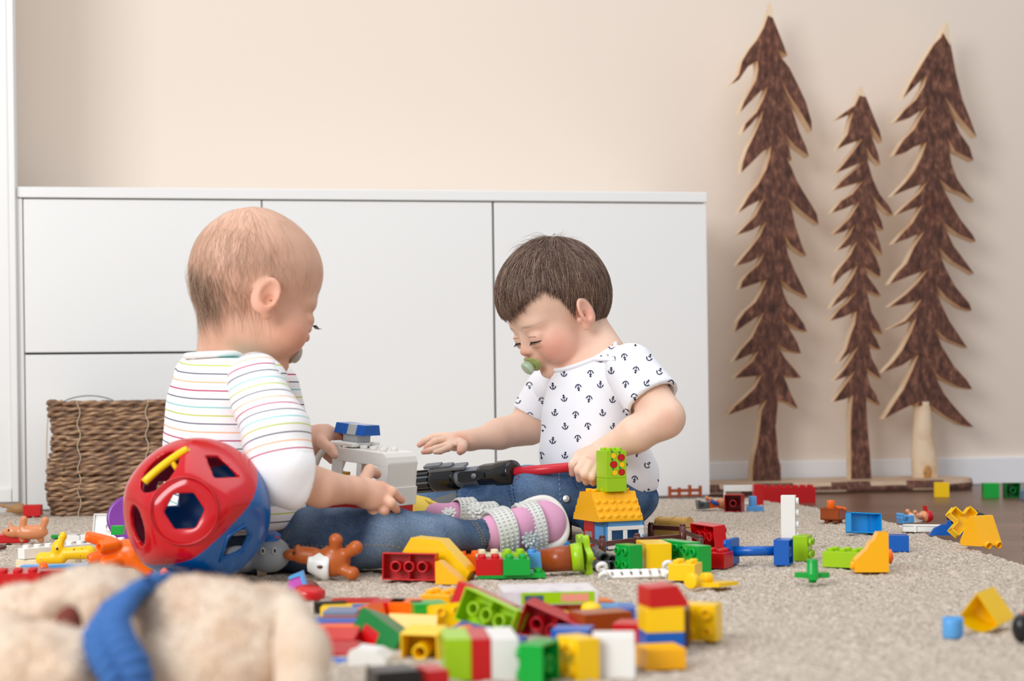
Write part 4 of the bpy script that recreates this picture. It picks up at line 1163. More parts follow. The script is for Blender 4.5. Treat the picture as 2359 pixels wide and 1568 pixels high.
# ------------------------------------------------------------------ child in the anchor-print shirt
def child_anchor():
    s = 1500
    root = empty('person', G(1400, 1225), (0, 0, 0), 'seated person facing left in an anchor-print shirt with a green pacifier in the mouth', 'person')
    inv = Matrix.Translation(-root.location)
    def L_(o): o.parent = root; o.matrix_parent_inverse = inv; return o
    skin = skin_mat('child_skin_rosy', rgb(246, 208, 184), rgb(228, 128, 108), rgb(120, 90, 76), rgb(226, 144, 118))
    yaw = math.radians(25); pit = math.radians(29)
    F0 = Vector((-math.cos(yaw), -math.sin(yaw), 0))
    fw = F0 * math.cos(pit) + Vector((0, 0, -math.sin(pit))); upv = F0 * math.sin(pit) + Vector((0, 0, math.cos(pit)))
    h = Head(P(1306, 700, s), fw, upv, 1.0); put_ear(h, 1, P(1348, 718, 1540))
    f = Field((-.20, 2.20, -.01), (.30, 2.78, .52), .0021)
    add_head(f, h, mouth=True)
    add_ear(f, h, 1); add_ear(f, h, -1)
    f.cap(h.p(-.034, 0, -.030), P(1388, 815, 1510), .030, .035, .02)
    f.cap(h.p(-.014, 0, -.040), P(1372, 838, 1510), .028, .034, .02)
    f.ell(P(1345, 826, 1512), (.044, .041, .016), np.array(basis((1, 0, .44), (-.44, -.26, 1.0))), .012)
    # left arm (near): elbow out to the right, hand on the blade
    shl = P(1462, 858, 1560); ell_ = P(1530, 962, 1590); wr = P(1392, 1039, 1575)
    f.cap(shl, ell_, .034, .0285, .02); f.cap(ell_, P(1464, 1000, 1590), .0285, .0262, .012); f.cap(P(1464, 1000, 1590), wr, .0262, .0185, .008)
    q = lambda x, y, ss=1655: P(x, y, ss - 70)
    palm = q(1357, 1060, 1650)
    add_hand(f, wr, .0185, palm, (.0215, .0150, .0205), basis((-1, 0, -.5), (0, -.2, 1)),
             [([q(1334, 1048), q(1320, 1070, 1665), q(1319, 1090, 1660)], .0070),
              ([q(1346, 1062, 1670), q(1333, 1082, 1680), q(1335, 1103, 1670)], .0069),
              ([q(1358, 1072, 1675), q(1347, 1092, 1685), q(1350, 1110, 1675)], .0066),
              ([q(1372, 1080, 1675), q(1364, 1098, 1685), q(1367, 1113, 1675)], .0062)],
             ([q(1352, 1046, 1630), q(1334, 1048, 1600), q(1322, 1058, 1590)], .0075))
    # right arm (far) reaching left
    s2 = 1460
    f.chain([P(1258, 900, 1430), P(1222, 972, 1430)], [.034, .032], .02)
    f.cap(P(1218, 984, 1435), P(1150, 998, 1450), .0290, .0240, .01); f.cap(P(1150, 1000, 1450), P(1083, 1014, s2), .0240, .0150, .008)
    q = lambda x, y, ss=s2: P(x, y, ss)
    palm = q(1050, 1016)
    add_hand(f, P(1083, 1014, s2), .0165, palm, (.0225, .018, .0115), basis((-1, 0, -.05), (0, -.35, 1)),
             [([q(1028, 1004, 1440), q(998, 1006, 1435), q(978, 1016, 1435), q(966, 1025, 1435)], .0059),
              ([q(1026, 1012, 1465), q(1002, 1016, 1470), q(988, 1026, 1470), q(981, 1032, 1470)], .0058),
              ([q(1028, 1026, 1480), q(1004, 1033, 1485), q(988, 1038, 1485), q(975, 1041, 1485)], .0055),
              ([q(1032, 1032, 1495), q(1014, 1039, 1500), q(1002, 1041, 1500)], .0050)],
             ([q(1066, 1024, 1490), q(1064, 1034, 1500), q(1060, 1040, 1505)], .0068))
    tips = [(P(1319, 1090, 1590), .010), (P(966, 1025, 1435), .010), (P(981, 1032, 1470), .010), (P(975, 1041, 1485), .010), (P(1060, 1040, 1505), .010), (P(1545, 975, 1625), .02), (P(1060, 1012, 1470), .012)]
    V, F, ql, bl, tp = body_mesh('child', f, skin, h, tips=tips)
    brow = (np.exp(-(((np.abs(ql[:, 1]) - .027) / .014) ** 2) - ((ql[:, 2] - (.004 - .12 * np.abs(np.abs(ql[:, 1]) - .022))) / .0022) ** 2) * (ql[:, 0] > .04))
    body = L_(link('body', np_mesh('body', V, F, skin, attrs=dict(blush=bl, tips=tp * .7, scalp=np.clip(brow * .55, 0, .6))), None))
    body['label'] = 'bare head, neck, arms and hands'
    fb = bvh_of(V, F)
    # eyes: lowered lids with dark lashes and a sliver of eye
    blk = mat('lash', rgb(38, 26, 22), .6)
    eyem = mat('eye_dark', rgb(46, 34, 30), .12); lidm = mat('eyelid_edge', rgb(190, 132, 110), .6)
    for y0 in (1, -1):
        mb = MB()
        # dark slit of the eye, wrapped on the eyeball
        c0 = np.array((.0590, .0265 * y0, -.017)); rx, ry, rz = .0128, .0148, .0118
        def onball(t, dz, e=1.0):
            yy = t * .92; zz = dz
            xx = math.sqrt(max(0.02, 1 - yy * yy - zz * zz))
            return Vector(h.p(*(c0 + np.array((rx * xx, ry * yy, rz * zz)) * e)))
        up_ = [onball(t, -.34 - .22 * t * t + .0, 1.02) for t in np.linspace(-.95, .95, 15)]
        lo_ = [onball(t, -.56 + .0 * t, 1.015) for t in np.linspace(-.95, .95, 15)]
        vs = up_ + lo_; fs = [(i, i + 1, 15 + i + 1, 15 + i) for i in range(14)]
        mb.add(vs, fs, 0, True); L_(mb.build('eye', eyem))
        mb = MB(); mb.tube([onball(t, -.33 - .22 * t * t, 1.05) for t in np.linspace(-.98, .98, 15)], [.0003] + [.0011] * 13 + [.0003], 6)
        for i in range(16):
            t = -.85 + 1.7 * i / 15
            a = onball(t, -.33 - .22 * t * t, 1.06)
            dirv = Vector(h.R @ np.array((.75, .35 * t + .30 * y0, -.55)))
            mb.tube([a, a + dirv * .0035, a + dirv * .0062 + Vector((0, 0, .0007))], [.00045, .00035, .00012], 4)
        L_(mb.build('eyelashes', blk))
        mb = MB(); mb.tube([onball(t, .42 - .25 * t * t, 1.0) for t in np.linspace(-.85, .85, 13)], .0006, 6)
        L_(mb.build('eyelid_crease', lidm))
    # brown hair: a close cap plus many strands
    hb = [mat('brown_hair_' + n, rgb(*c), .42, spec=.6) for n, c in (('mid', (112, 86, 72)), ('dark', (84, 62, 52)), ('light', (166, 138, 118)), ('warm', (128, 98, 80)))]
    HA = np.radians([0, 6, 20, 34, 50, 62, 74, 82, 88, 93, 112, 117, 130, 147, 180]); HZ = [.030, .030, .036, .043, .050, .050, .034, .008, -.014, .012, .010, -.034, -.044, -.050, -.054]
    def HL(p): return float(np.interp(math.atan2(abs(p[1]), p[0]), HA, HZ))
    cf = Field(np.array(h.c) - .125, np.array(h.c) + .14, .002)
    h.ell(cf, (-.014, 0, .028), (.0790, .0700, .0780), .01); h.ell(cf, (-.042, 0, .008), (.050, .060, .062), .02); h.ell(cf, (.020, 0, .034), (.0565, .0590, .0570), .02)
    h.ell(cf, (-.012, .078, -.016), (.021, .020, .027), .002, True); h.ell(cf, (-.012, -.078, -.016), (.021, .020, .027), .002, True)
    Vc, Fc = cf.net(); Vc = relax(Vc, Fc, 2)
    lc_ = h.loc(Vc); okv = lc_[:, 2] > np.interp(np.arctan2(np.abs(lc_[:, 1]), lc_[:, 0]), HA, HZ) + .005
    Fall = Fc; Fc = Fc[okv[Fc].all(1)]
    cap_ = L_(link('hair', np_mesh('hair', Vc, Fc, mat('hair_underlayer', rgb(92, 70, 58), .6)), None))
    crad = radial_of(bvh_of(Vc, Fall), h, (-.014, 0, .0235)); hradial = radial_of(fb, h, (-.014, 0, .0235))
    rboth = crad
    def reg(p):
        return p[2] > HL(p)
    def ln(p): return .052 if p[0] < .02 else .044
    surf = ((-.014, 0, .0235), (.0805, .0715, .0730))
    o = strands(h, 'hair_strands', hb, None, 15000, (-.42, .10, .9), reg, ln, .00038, surf, 11, radial=rboth, stop=HL, lift=.0032, jitter=.22, colours=4, droop=.0035, segs=10); L_(o)
    # fringe and tufts: longer locks that hang free of the forehead and lift off the crown
    def regf(p): return p[0] > .034 and HL(p) + .004 < p[2] < .066
    o = strands(h, 'fringe', hb, None, 1500, (-.42, .10, .9), regf, lambda p: .046, .00034, ((-.014, 0, .0235), (.0800, .0700, .0715)), 12, radial=rboth, stop=HL, lift=.0030, jitter=.10, colours=4, droop=.001, segs=10); L_(o)
    def regw(p): return p[0] > .004 and HL(p) + .002 < p[2] < HL(p) + .024
    o = strands(h, 'hair_wisps', hb, None, 420, (-.42, .10, .9), regw, lambda p: .034, .00022, ((-.014, 0, .0235), (.0800, .0700, .0715)), 15, radial=rboth, stop=lambda p: HL(p) - .009, lift=.0010, jitter=.28, colours=4, segs=10); L_(o)
    def regt(p): return p[2] > .060 and -.06 < p[0] < -.004
    o = strands(h, 'hair_tuft', hb, None, 300, (-.42, .10, .9), regt, lambda p: .026, .00022, ((-.014, 0, .024), (.0805, .0715, .0740)), 13, radial=rboth, stop=HL, lift=.008, jitter=.5, colours=4, segs=8); L_(o)
    # pacifier
    pg = mat('pacifier_green', rgb(196, 206, 120), .2, trans=.35); pw = mat('pacifier_knob', rgb(206, 226, 196), .15, trans=.25)
    M = Matrix.Translation(Vector(h.p(.0780, 0, -.0550))) @ Matrix(h.R.tolist()).to_4x4() @ Matrix.Rotation(math.radians(12), 4, 'Y')
    mb = MB(); n = 48; vs = []; fs = []
    for i in range(n):
        a = 2 * math.pi * i / n
        rr = 1 + .16 * math.cos(2 * a)
        yy = .0210 * math.cos(a) * rr; zz = .0140 * math.sin(a) * (1 - .22 * math.exp(-(math.cos(a) / .35) ** 2))
        for k_, o_ in ((1.0, -.0008), (1.05, .0), (1.0, .0012)):
            vs.append(M @ Vector((o_ - .20 * abs(yy) * k_ * 1.0, yy * k_, zz * k_)))
    for i in range(n):
        j = (i + 1) % n
        fs += [(i*3, j*3, j*3+1, i*3+1), (i*3+1, j*3+1, j*3+2, i*3+2)]
    fs += [tuple(i*3 for i in range(n))[::-1], tuple(i*3+2 for i in range(n))]
    mb.add(vs, fs, 0, True); pc = L_(mb.build('pacifier', pg)); pc['label'] = 'green pacifier'
    mb = MB(); mb.lathe([(.0085, 0), (.0100, .003), (.0112, .0075), (.0108, .0105), (.0085, .0120), (.0001, .0124)], 24, 0, M @ Matrix.Rotation(math.radians(90), 4, 'Y'))
    L_(mb.build('pacifier_knob', pw))
    # ---- shirt
    tors = math.radians(42); Rt = basis((-math.cos(tors), -math.sin(tors), 0), (0, 0, 1))
    g = Field((-.10, 2.24, -.02), (.34, 2.80, .32), .0025)
    A = lambda x, y, ss=1510: P(x, y, ss)
    g.ell(A(1372, 880), (.058, .078, .050), Rt, .02)
    g.ell(A(1362, 950), (.070, .080, .060), Rt, .03)
    g.ell(A(1366, 1030), (.078, .083, .070), Rt, .03)
    g.ell(A(1385, 1095), (.080, .088, .060), Rt, .03)
    g.ell(A(1425, 1110, 1530), (.060, .050, .055), Rt, .02)
    g.cap(shl + Vector((-.004, .01, .002)), P(1262, 893, 1440), .030, .028, .03)
    g.cap(A(1360, 850), A(1350, 822), .052, .044, .03)
    nk = A(1340, 815); nn = Vector((-.44, -.26, 1.0)); g.half(nk, tuple(nn), .003)
    g.half(A(1400, 1142), (.15, 0, -1), .004)
    V1, F1 = g.net(); V1 = relax(V1, F1, 2); Nn = vnormals(V1, F1)
    V1 = V1 + Nn * (wob(V1 * np.array((.8, .8, 1.8)), 42, 31) * .0019 + wob(V1, 90, 32) * .0007)[:, None]
    g = Field((-.14, 2.20, -.02), (.36, 2.80, .32), .0025)
    e1 = shl.lerp(ell_, .62)
    g.cap(shl + Vector((-.006, 0, .004)), e1, .0395, .0425, .01); d_ = ell_ - shl
    g.half(e1, tuple(d_), .002, lo=(.14, 2.2, -.02), hi=(.36, 2.6, .32)); g.cap(e1 + d_ * .1, e1 - d_ * .02, .0375, .0355, .001, True)
    s0_ = P(1262, 895, 1430); s1_ = P(1226, 962, 1430); dr = s1_ - s0_
    g.cap(s0_, s1_, .036, .0385, .01); g.half(s0_.lerp(s1_, .98), tuple(dr), .002, lo=(-.14, 2.55, -.02), hi=(.12, 2.8, .32)); g.cap(s1_ + dr * .1, s1_ - dr * .1, .0345, .034, .001, True)
    V2, F2 = g.net(); V2 = relax(V2, F2, 1); Nn = vnormals(V2, F2); V2 = V2 + Nn * (wob(V2, 55, 33) * .0012)[:, None]
    V = np.concatenate([V1, V2]); F = np.concatenate([F1, F2 + len(V1)])
    sb_ = bvh_of(V, F)
    # printed anchors
    AV = []; AF = []
    def stroke(pl, w, T):
        for i in range(len(pl) - 1):
            a = np.array(pl[i]); b_ = np.array(pl[i + 1]); d = b_ - a; l_ = np.linalg.norm(d); nrm = np.array((-d[1], d[0])) / l_ * w / 2
            ext = d / l_ * w * .3
            yield [a - ext + nrm, a - ext - nrm, b_ + ext - nrm, b_ + ext + nrm]
    def anchor(cx_, cy_, ang, sz):
        parts = [[(0, -.30), (0, .42)], [(-.2, -.12), (.2, -.12)]]
        arc = [(.40 * math.sin(a), .02 + .42 * math.cos(a)) for a in np.linspace(-1.25, 1.25, 9)]
        parts.append(arc)
        parts.append([(-.46, .02), (-.38, .13), (-.28, .17)]); parts.append([(.46, .02), (.38, .13), (.28, .17)])
        ring = [(.09 * math.cos(a), -.40 + .09 * math.sin(a)) for a in np.linspace(0, 6.283, 9)]
        parts.append(ring)
        ca, sa = math.cos(ang), math.sin(ang)
        for pl in parts:
            for qd in stroke(pl, .11, None):
                pts = []
                for (x, y) in qd:
                    X_ = cx_ + (x * ca - y * sa) * sz; Y_ = cy_ + (x * sa + y * ca) * sz
                    p = on(sb_, X_, Y_, .0007)
                    if p is None: break
                    pts.append(p)
                if len(pts) == 4 and max((pts[i] - pts[j]).length for i in range(4) for j in range(4)) < .01:
                    o_ = len(V) + len(AV); AV.extend(pts); AF.append((o_, o_ + 1, o_ + 2, o_ + 3))
    rr = random.Random(8)
    row = 0; y = 795
    while y < 1140:
        x = 1195 + (27 if row % 2 else 0)
        while x < 1560:
            anchor(x + rr.uniform(-4, 4), y + rr.uniform(-4, 4) - (x - 1380) * .02, (math.pi if (row + int(x / 54)) % 2 else 0) + rr.uniform(-.25, .25) + (.5 if x > 1480 else 0), 15.5)
            x += 54
        y += 31; row += 1
    shm = mat('white_cotton', rgb(246, 246, 250), .85, spec=.15, bump=(900, .15, .0006)); nav = mat('navy_print', rgb(34, 40, 72), .85, spec=.1)
    VV = np.concatenate([V, np.array([tuple(a) for a in AV])]) if AV else V
    FF = np.concatenate([F, np.array(AF)]) if AV else F
    mi = np.concatenate([np.zeros(len(F), int), np.ones(len(AF), int)])
    o = L_(link('anchor_shirt', np_mesh('anchor_shirt', VV, FF, [shm, nav], mi), None)); o['label'] = 'white short-sleeved shirt printed with navy anchors'
    # neck band following the cut
    Z_ = nn.normalized(); X_ = Z_.orthogonal().normalized(); Y_ = Z_.cross(X_)
    pts = []
    for i in range(49):
        a = 2 * math.pi * i / 48; d = X_ * math.cos(a) + Y_ * math.sin(a)
        hit = sb_.ray_cast(nk - Z_ * .004 + d * .12, -d)
        if hit[0] is not None: pts.append(hit[0] - d * .0015 + Z_ * .0025)
    if len(pts) > 8: L_((lambda mb: mb.build('neck_band', shm))(MB().tube(pts, .0036, 8)))
    # ---- jeans
    dm = denim_mat('denim_washed_blue', rgb(60, 88, 126), rgb(116, 144, 176), rgb(30, 46, 78))
    g = Field((-.22, 2.18, -.02), (.32, 2.90, .16), .0026)
    g.ell(P(1392, 1150, 1510), (.074, .092, .050), Rt, .02)
    # far (right) leg pointing left
    kn = P(1212, 1128, 1570); an = P(1062, 1160, 1555)
    g.cap(P(1390, 1148, 1550), kn, .044, .0345, .02); g.cap(kn, P(1120, 1148, 1555), .0345, .027, .01); g.cap(P(1120, 1148, 1555), an, .027, .0235, .006)
    # cuff
    dd = (an - kn).normalized(); g.half(an - dd * .002, tuple(dd), .001, lo=(an.x - .03, 2.3, -.02), hi=(an.x + .03, 2.56, .16))
    # the other leg behind it
    kn2 = P(1130, 1150, 1430); an2 = P(955, 1146, 1420)
    g.cap(P(1370, 1130, 1480), kn2, .044, .030, .02); g.cap(kn2, an2, .030, .0185, .01)
    # near thigh coming toward the camera behind the toy house
    g.cap(P(1415, 1165, 1520), P(1390, 1205, 1570), .040, .034, .02)
    V, F = g.net(); V = relax(V, F, 2); Nn = vnormals(V, F)
    w = wob(V * np.array((1.3, .8, .5)), 85, 41) * .0014 + wob(V, 40, 43) * .0020
    V = V + Nn * w[:, None]; V[:, 2] = np.maximum(V[:, 2], .0006)
    jb = bvh_of(V, F)
    L_(link('jeans', np_mesh('jeans', V, F, dm, attrs=dict(fade=np.clip(w / .004, 0, .8))), None))
    nst = mat('navy_stitching', rgb(30, 38, 70), .8); rst = mat('red_stitching', rgb(176, 40, 60), .8); pst = mat('pale_stitching', rgb(150, 168, 190), .8)
    def line(pts, m_, r_=.0006):
        ps = []
        for i in range(len(pts) - 1):
            for k in range(14):
                t = k / 14; p = on(jb, pts[i][0] + (pts[i+1][0] - pts[i][0]) * t, pts[i][1] + (pts[i+1][1] - pts[i][1]) * t)
                if p is not None: ps.append(p)
        if len(ps) > 3: L_(stitch('stitching', ps, None, m_, r_))
    line([(1172, 1112), (1175, 1140), (1181, 1165), (1188, 1180)], nst); line([(1181, 1104), (1184, 1140), (1190, 1165), (1197, 1180)], nst)
    line([(1172, 1112), (1182, 1098), (1215, 1078), (1250, 1072), (1284, 1078)], nst)
    line([(1172, 1102), (1186, 1090), (1198, 1098), (1174, 1114)], rst); line([(1176, 1108), (1190, 1088)], rst)
    line([(1287, 1072), (1288, 1110), (1291, 1150), (1296, 1190)], pst, .0008); line([(1316, 1090), (1322, 1112), (1330, 1126)], nst)
    for a_ in (0, 7): line([(1052 + a_, 1130), (1054 + a_, 1160), (1058 + a_, 1184)], nst if a_ == 0 else pst, .0007)
    mb = MB()
    for (x, y) in ((1304, 1148),):
        p = on(jb, x, y, .001)
        if p is not None:
            mb.lathe([(.0001, .0022), (.003, .0022), (.0042, .0016), (.0048, .0018), (.0052, .0004), (.0052, -.003)], 20, 0, Matrix.Translation(p) @ Vector((-.1, -1, .15)).to_track_quat('Z', 'Y').to_matrix().to_4x4())
    if mb.v: L_(mb.build('metal_snap', mat('snap_metal', rgb(190, 186, 178), .35, metal=.8)))
    # ribbed grey sock and yellow slipper
    sm = mat('grey_rib_knit', rgb(122, 122, 124), .95); mb = MB(); prof = []
    a0 = P(1056, 1162, 1552); a1 = P(1000, 1185, 1560); n = 40
    pts = [a0.lerp(a1, i / n) for i in range(n + 1)]
    mb.tube(pts, [.0188 + (.0011 if i % 4 < 2 else 0) + .003 * (i / n) for i in range(n + 1)], 18); L_(mb.build('ribbed_sock', sm))
    yl = mat('yellow_felt', rgb(250, 214, 84), .6)
    g = Field((-.20, 2.30, -.02), (.0, 2.62, .10), .002)
    g.ell(P(985, 1190, 1560), (.028, .022, .026), None, .01)
    g.ell(P(955, 1180, 1560), (.034, .018, .026), basis((-1, 0, .3), (0, 0, 1)), .01)
    g.ell(P(1020, 1178, 1560), (.022, .018, .022), None, .006, True)
    V, F = g.net(); V = relax(V, F, 1); V[:, 2] = np.maximum(V[:, 2], .0008)
    L_(link('yellow_slipper', np_mesh('yellow_slipper', V, F, yl), None))
    mb = MB(); mb.tube([P(980, 1150, 1590), P(990, 1156, 1592), P(1005, 1162, 1592), P(1022, 1167, 1590)], [.0015, .0035, .0035, .0012], 8); L_(mb.build('slipper_strap', yl))
    return root
child_anchor()
# ================================================================== toys held by or lying among the children
def ori(X, Z, roll=0.0):
    """rotation whose local x runs along X and local z along Z; roll turns clockwise in the picture"""
    Zv = Vector(Z).normalized(); Xv = Vector(X); Xv = (Xv - Zv * Xv.dot(Zv)).normalized(); Yv = Zv.cross(Xv)
    M = Matrix((Xv, Yv, Zv)).transposed()
    if roll: M = Matrix.Rotation(math.radians(roll), 3, 'Y') @ M
    return M.to_euler()
def brickc(nx, ny, col, px, py, s, X, Z, label, roll=0, h=BH, studs=True, floor=False, cat='toy brick', group=None):
    """a tumbled brick with its middle at a given spot of the place"""
    me = brick_mesh(nx, ny, h, studs, C[col]); e = ori(X, Z, roll)
    p = P(px, py, s); p = p - e.to_matrix() @ Vector((0, 0, h / 2))
    if floor: p.z = max(p.z, rests(me, e, 0.0)) if floor == 'min' else rests(me, e, 0.0)
    return setp(link('toy_brick', me, None, p, e, bevel=.0005), label, cat, group)

# ---- shape-sorter ball
def ball():
    s = 1995; c = P(453, 1178, s); c.z = .0865; Rr = .0845
    root = empty('shape_sorter_ball', (c.x, c.y, 0), (0, 0, 0), 'round red and blue shape sorter ball with a yellow handle beside the striped shirt', 'toy ball')
    c0 = Vector((0, 0, c.z))
    def dirv(ox, oz, back=False):
        y = math.sqrt(max(0, 1 - ox * ox - oz * oz)); return Vector((ox, y if back else -y, oz)).normalized()
    faces = [(dirv(0, .07), 'hex'), (dirv(-.45, .66), 'bar'), (dirv(.46, .72), 'quart'), (dirv(-.80, -.18), 'ell'), (dirv(.70, -.45), 'pent'), (dirv(-.12, -.93), 'sq'),
             (dirv(.30, .12, True), 'hex'), (dirv(-.62, .25, True), 'sq'), (dirv(.5, -.62, True), 'ell'), (dirv(-.45, -.62, True), 'pent')]
    nred = Vector((-.47, -.54, .69)).normalized()
    f = Field(np.array(c0) - .095, np.array(c0) + .095, .0015)
    f.ell(c0, Rr * 1.005, None, 0)
    for d, k in faces:
        f.half(c0 + d * (Rr * .875), tuple(d), .010)
        f.ell(c0 + d * (Rr * 1.22), Rr * .42, None, .006, True) if k in ('hex',) else None
    f.ell(c0, Rr * .845, None, 0, True)
    def cut(poly, d, up=(0, 0, 1)):
        """straight hole through the shell along d, convex outline"""
        X_ = Vector(up).cross(d).normalized(); Y_ = Vector(d).cross(X_)
        B = f.block(np.array(c0 + d * Rr * .8) - .045, np.array(c0 + d * Rr * .8) + .045)
        sl, (X, Y, Z) = B
        x = (X - c0.x) * X_.x + (Y - c0.y) * X_.y + (Z - c0.z) * X_.z; y = (X - c0.x) * Y_.x + (Y - c0.y) * Y_.y + (Z - c0.z) * Y_.z
        w = (X - c0.x) * d.x + (Y - c0.y) * d.y + (Z - c0.z) * d.z
        D = np.full(X.shape, -1e3, np.float32); n = len(poly)
        for i in range(n):
            a, b_ = poly[i], poly[(i + 1) % n]; ex, ey = b_[0] - a[0], b_[1] - a[1]; l_ = math.hypot(ex, ey)
            D = np.maximum(D, (x - a[0]) * ey / l_ - (y - a[1]) * ex / l_)
        D = np.maximum(D, Rr * .45 - w)
        f.D[sl] = np.maximum(f.D[sl], -D)
    ng = lambda n, r, a0=0: [(r * math.cos(a0 + 2 * math.pi * i / n), r * math.sin(a0 + 2 * math.pi * i / n)) for i in range(n)]
    for d, k in faces:
        if k == 'hex': cut(ng(6, .0225, .05), d)
        elif k == 'bar': cut([(x * 1.0, y * 1.25) for x, y in ng(20, .024)], d)
        elif k == 'quart': cut([(-.014, -.017), (.020, -.017), (.006, .016), (-.010, .017)], d)
        elif k == 'ell': cut([(x * .85, y * 1.15) for x, y in ng(20, .021)], d)
        elif k == 'pent': cut([(-.013, -.020), (.015, -.012), (.018, .008), (.004, .020), (-.014, .008)], d)
        else: cut(ng(4, .022, .785), d)
    V, F = f.net(); V = relax(V, F, 1, .35)
    mid = V[F].mean(1); side = (mid - np.array(c0)) @ np.array(nred)
    red = mat('ball_red', rgb(196, 6, 20), .18, coat=.15); blu = mat('ball_blue', rgb(0, 92, 164), .22, coat=.2)
    for nm, m_, msk in (('red_half', red, side > 0), ('blue_half', blu, side <= 0)):
        Fm = F[msk]; u, inv = np.unique(Fm, return_inverse=True)
        Vm = V[u].copy()
        link(nm, np_mesh(nm, Vm, inv.reshape(Fm.shape), m_), root)
    # raised round collars
    for d, k in faces[:1]:
        mb = MB(); mb.lathe([(.0375, 0), (.0385, .0012), (.0375, .0022), (.0362, .0012)], 48, 0, Matrix.Translation(c0 + d * (Rr * .873)) @ d.to_track_quat('Z', 'Y').to_matrix().to_4x4(), close=True)
        mb.build('collar', red, root)
    for d, k in faces:
        if k == 'pent' and d.y < 0:
            X_ = Vector((0, 0, 1)).cross(d).normalized(); Y_ = Vector(d).cross(X_)
            pl = [(-.015, -.023), (.017, -.014), (.021, .009), (.005, .023), (-.016, .009)]
            mb = MB(); pp = [c0 + d * (Rr * .880) + X_ * a + Y_ * b for a, b in pl]; mb.tube(pp + [pp[0], pp[1]], .0014, 6); mb.build('hole_rim', blu, root)
    # yellow handle lying over the upper left hole
    yel = C['yellow']; d = faces[1][0]
    c_ = c0
    def sph(x, y, r):
        u, v = uv(x, y); dd = Vector((u, FPX, v)).normalized(); oc = CAMP - (root.location + c0); b_ = oc.dot(dd); q_ = b_ * b_ - oc.dot(oc) + r * r
        return CAMP + dd * (-b_ - math.sqrt(max(q_, 0))) - root.location
    q0 = sph(331, 1110, Rr * .97); q1 = sph(431, 1033, Rr * .97)
    mb = MB(); pts = []
    for i in range(13):
        t = i / 12; p = q0.lerp(q1, t); p = c_ + (p - c_).normalized() * Rr * (.96 - .04 * math.sin(math.pi * t)); pts.append(p)
    mb.tube(pts, .0046, 10)
    for t in (.62, 1.0):
        p = c_ + (q0.lerp(q1, t) - c_).normalized() * Rr * .955
        mb.tube([p, p + (c_ - p) * .12 + Vector((.006, 0, -.006)), p + (c_ - p) * .24 + Vector((.010, 0, -.013))], .0032, 8)
    mb.build('handle', yel, root)
ball()

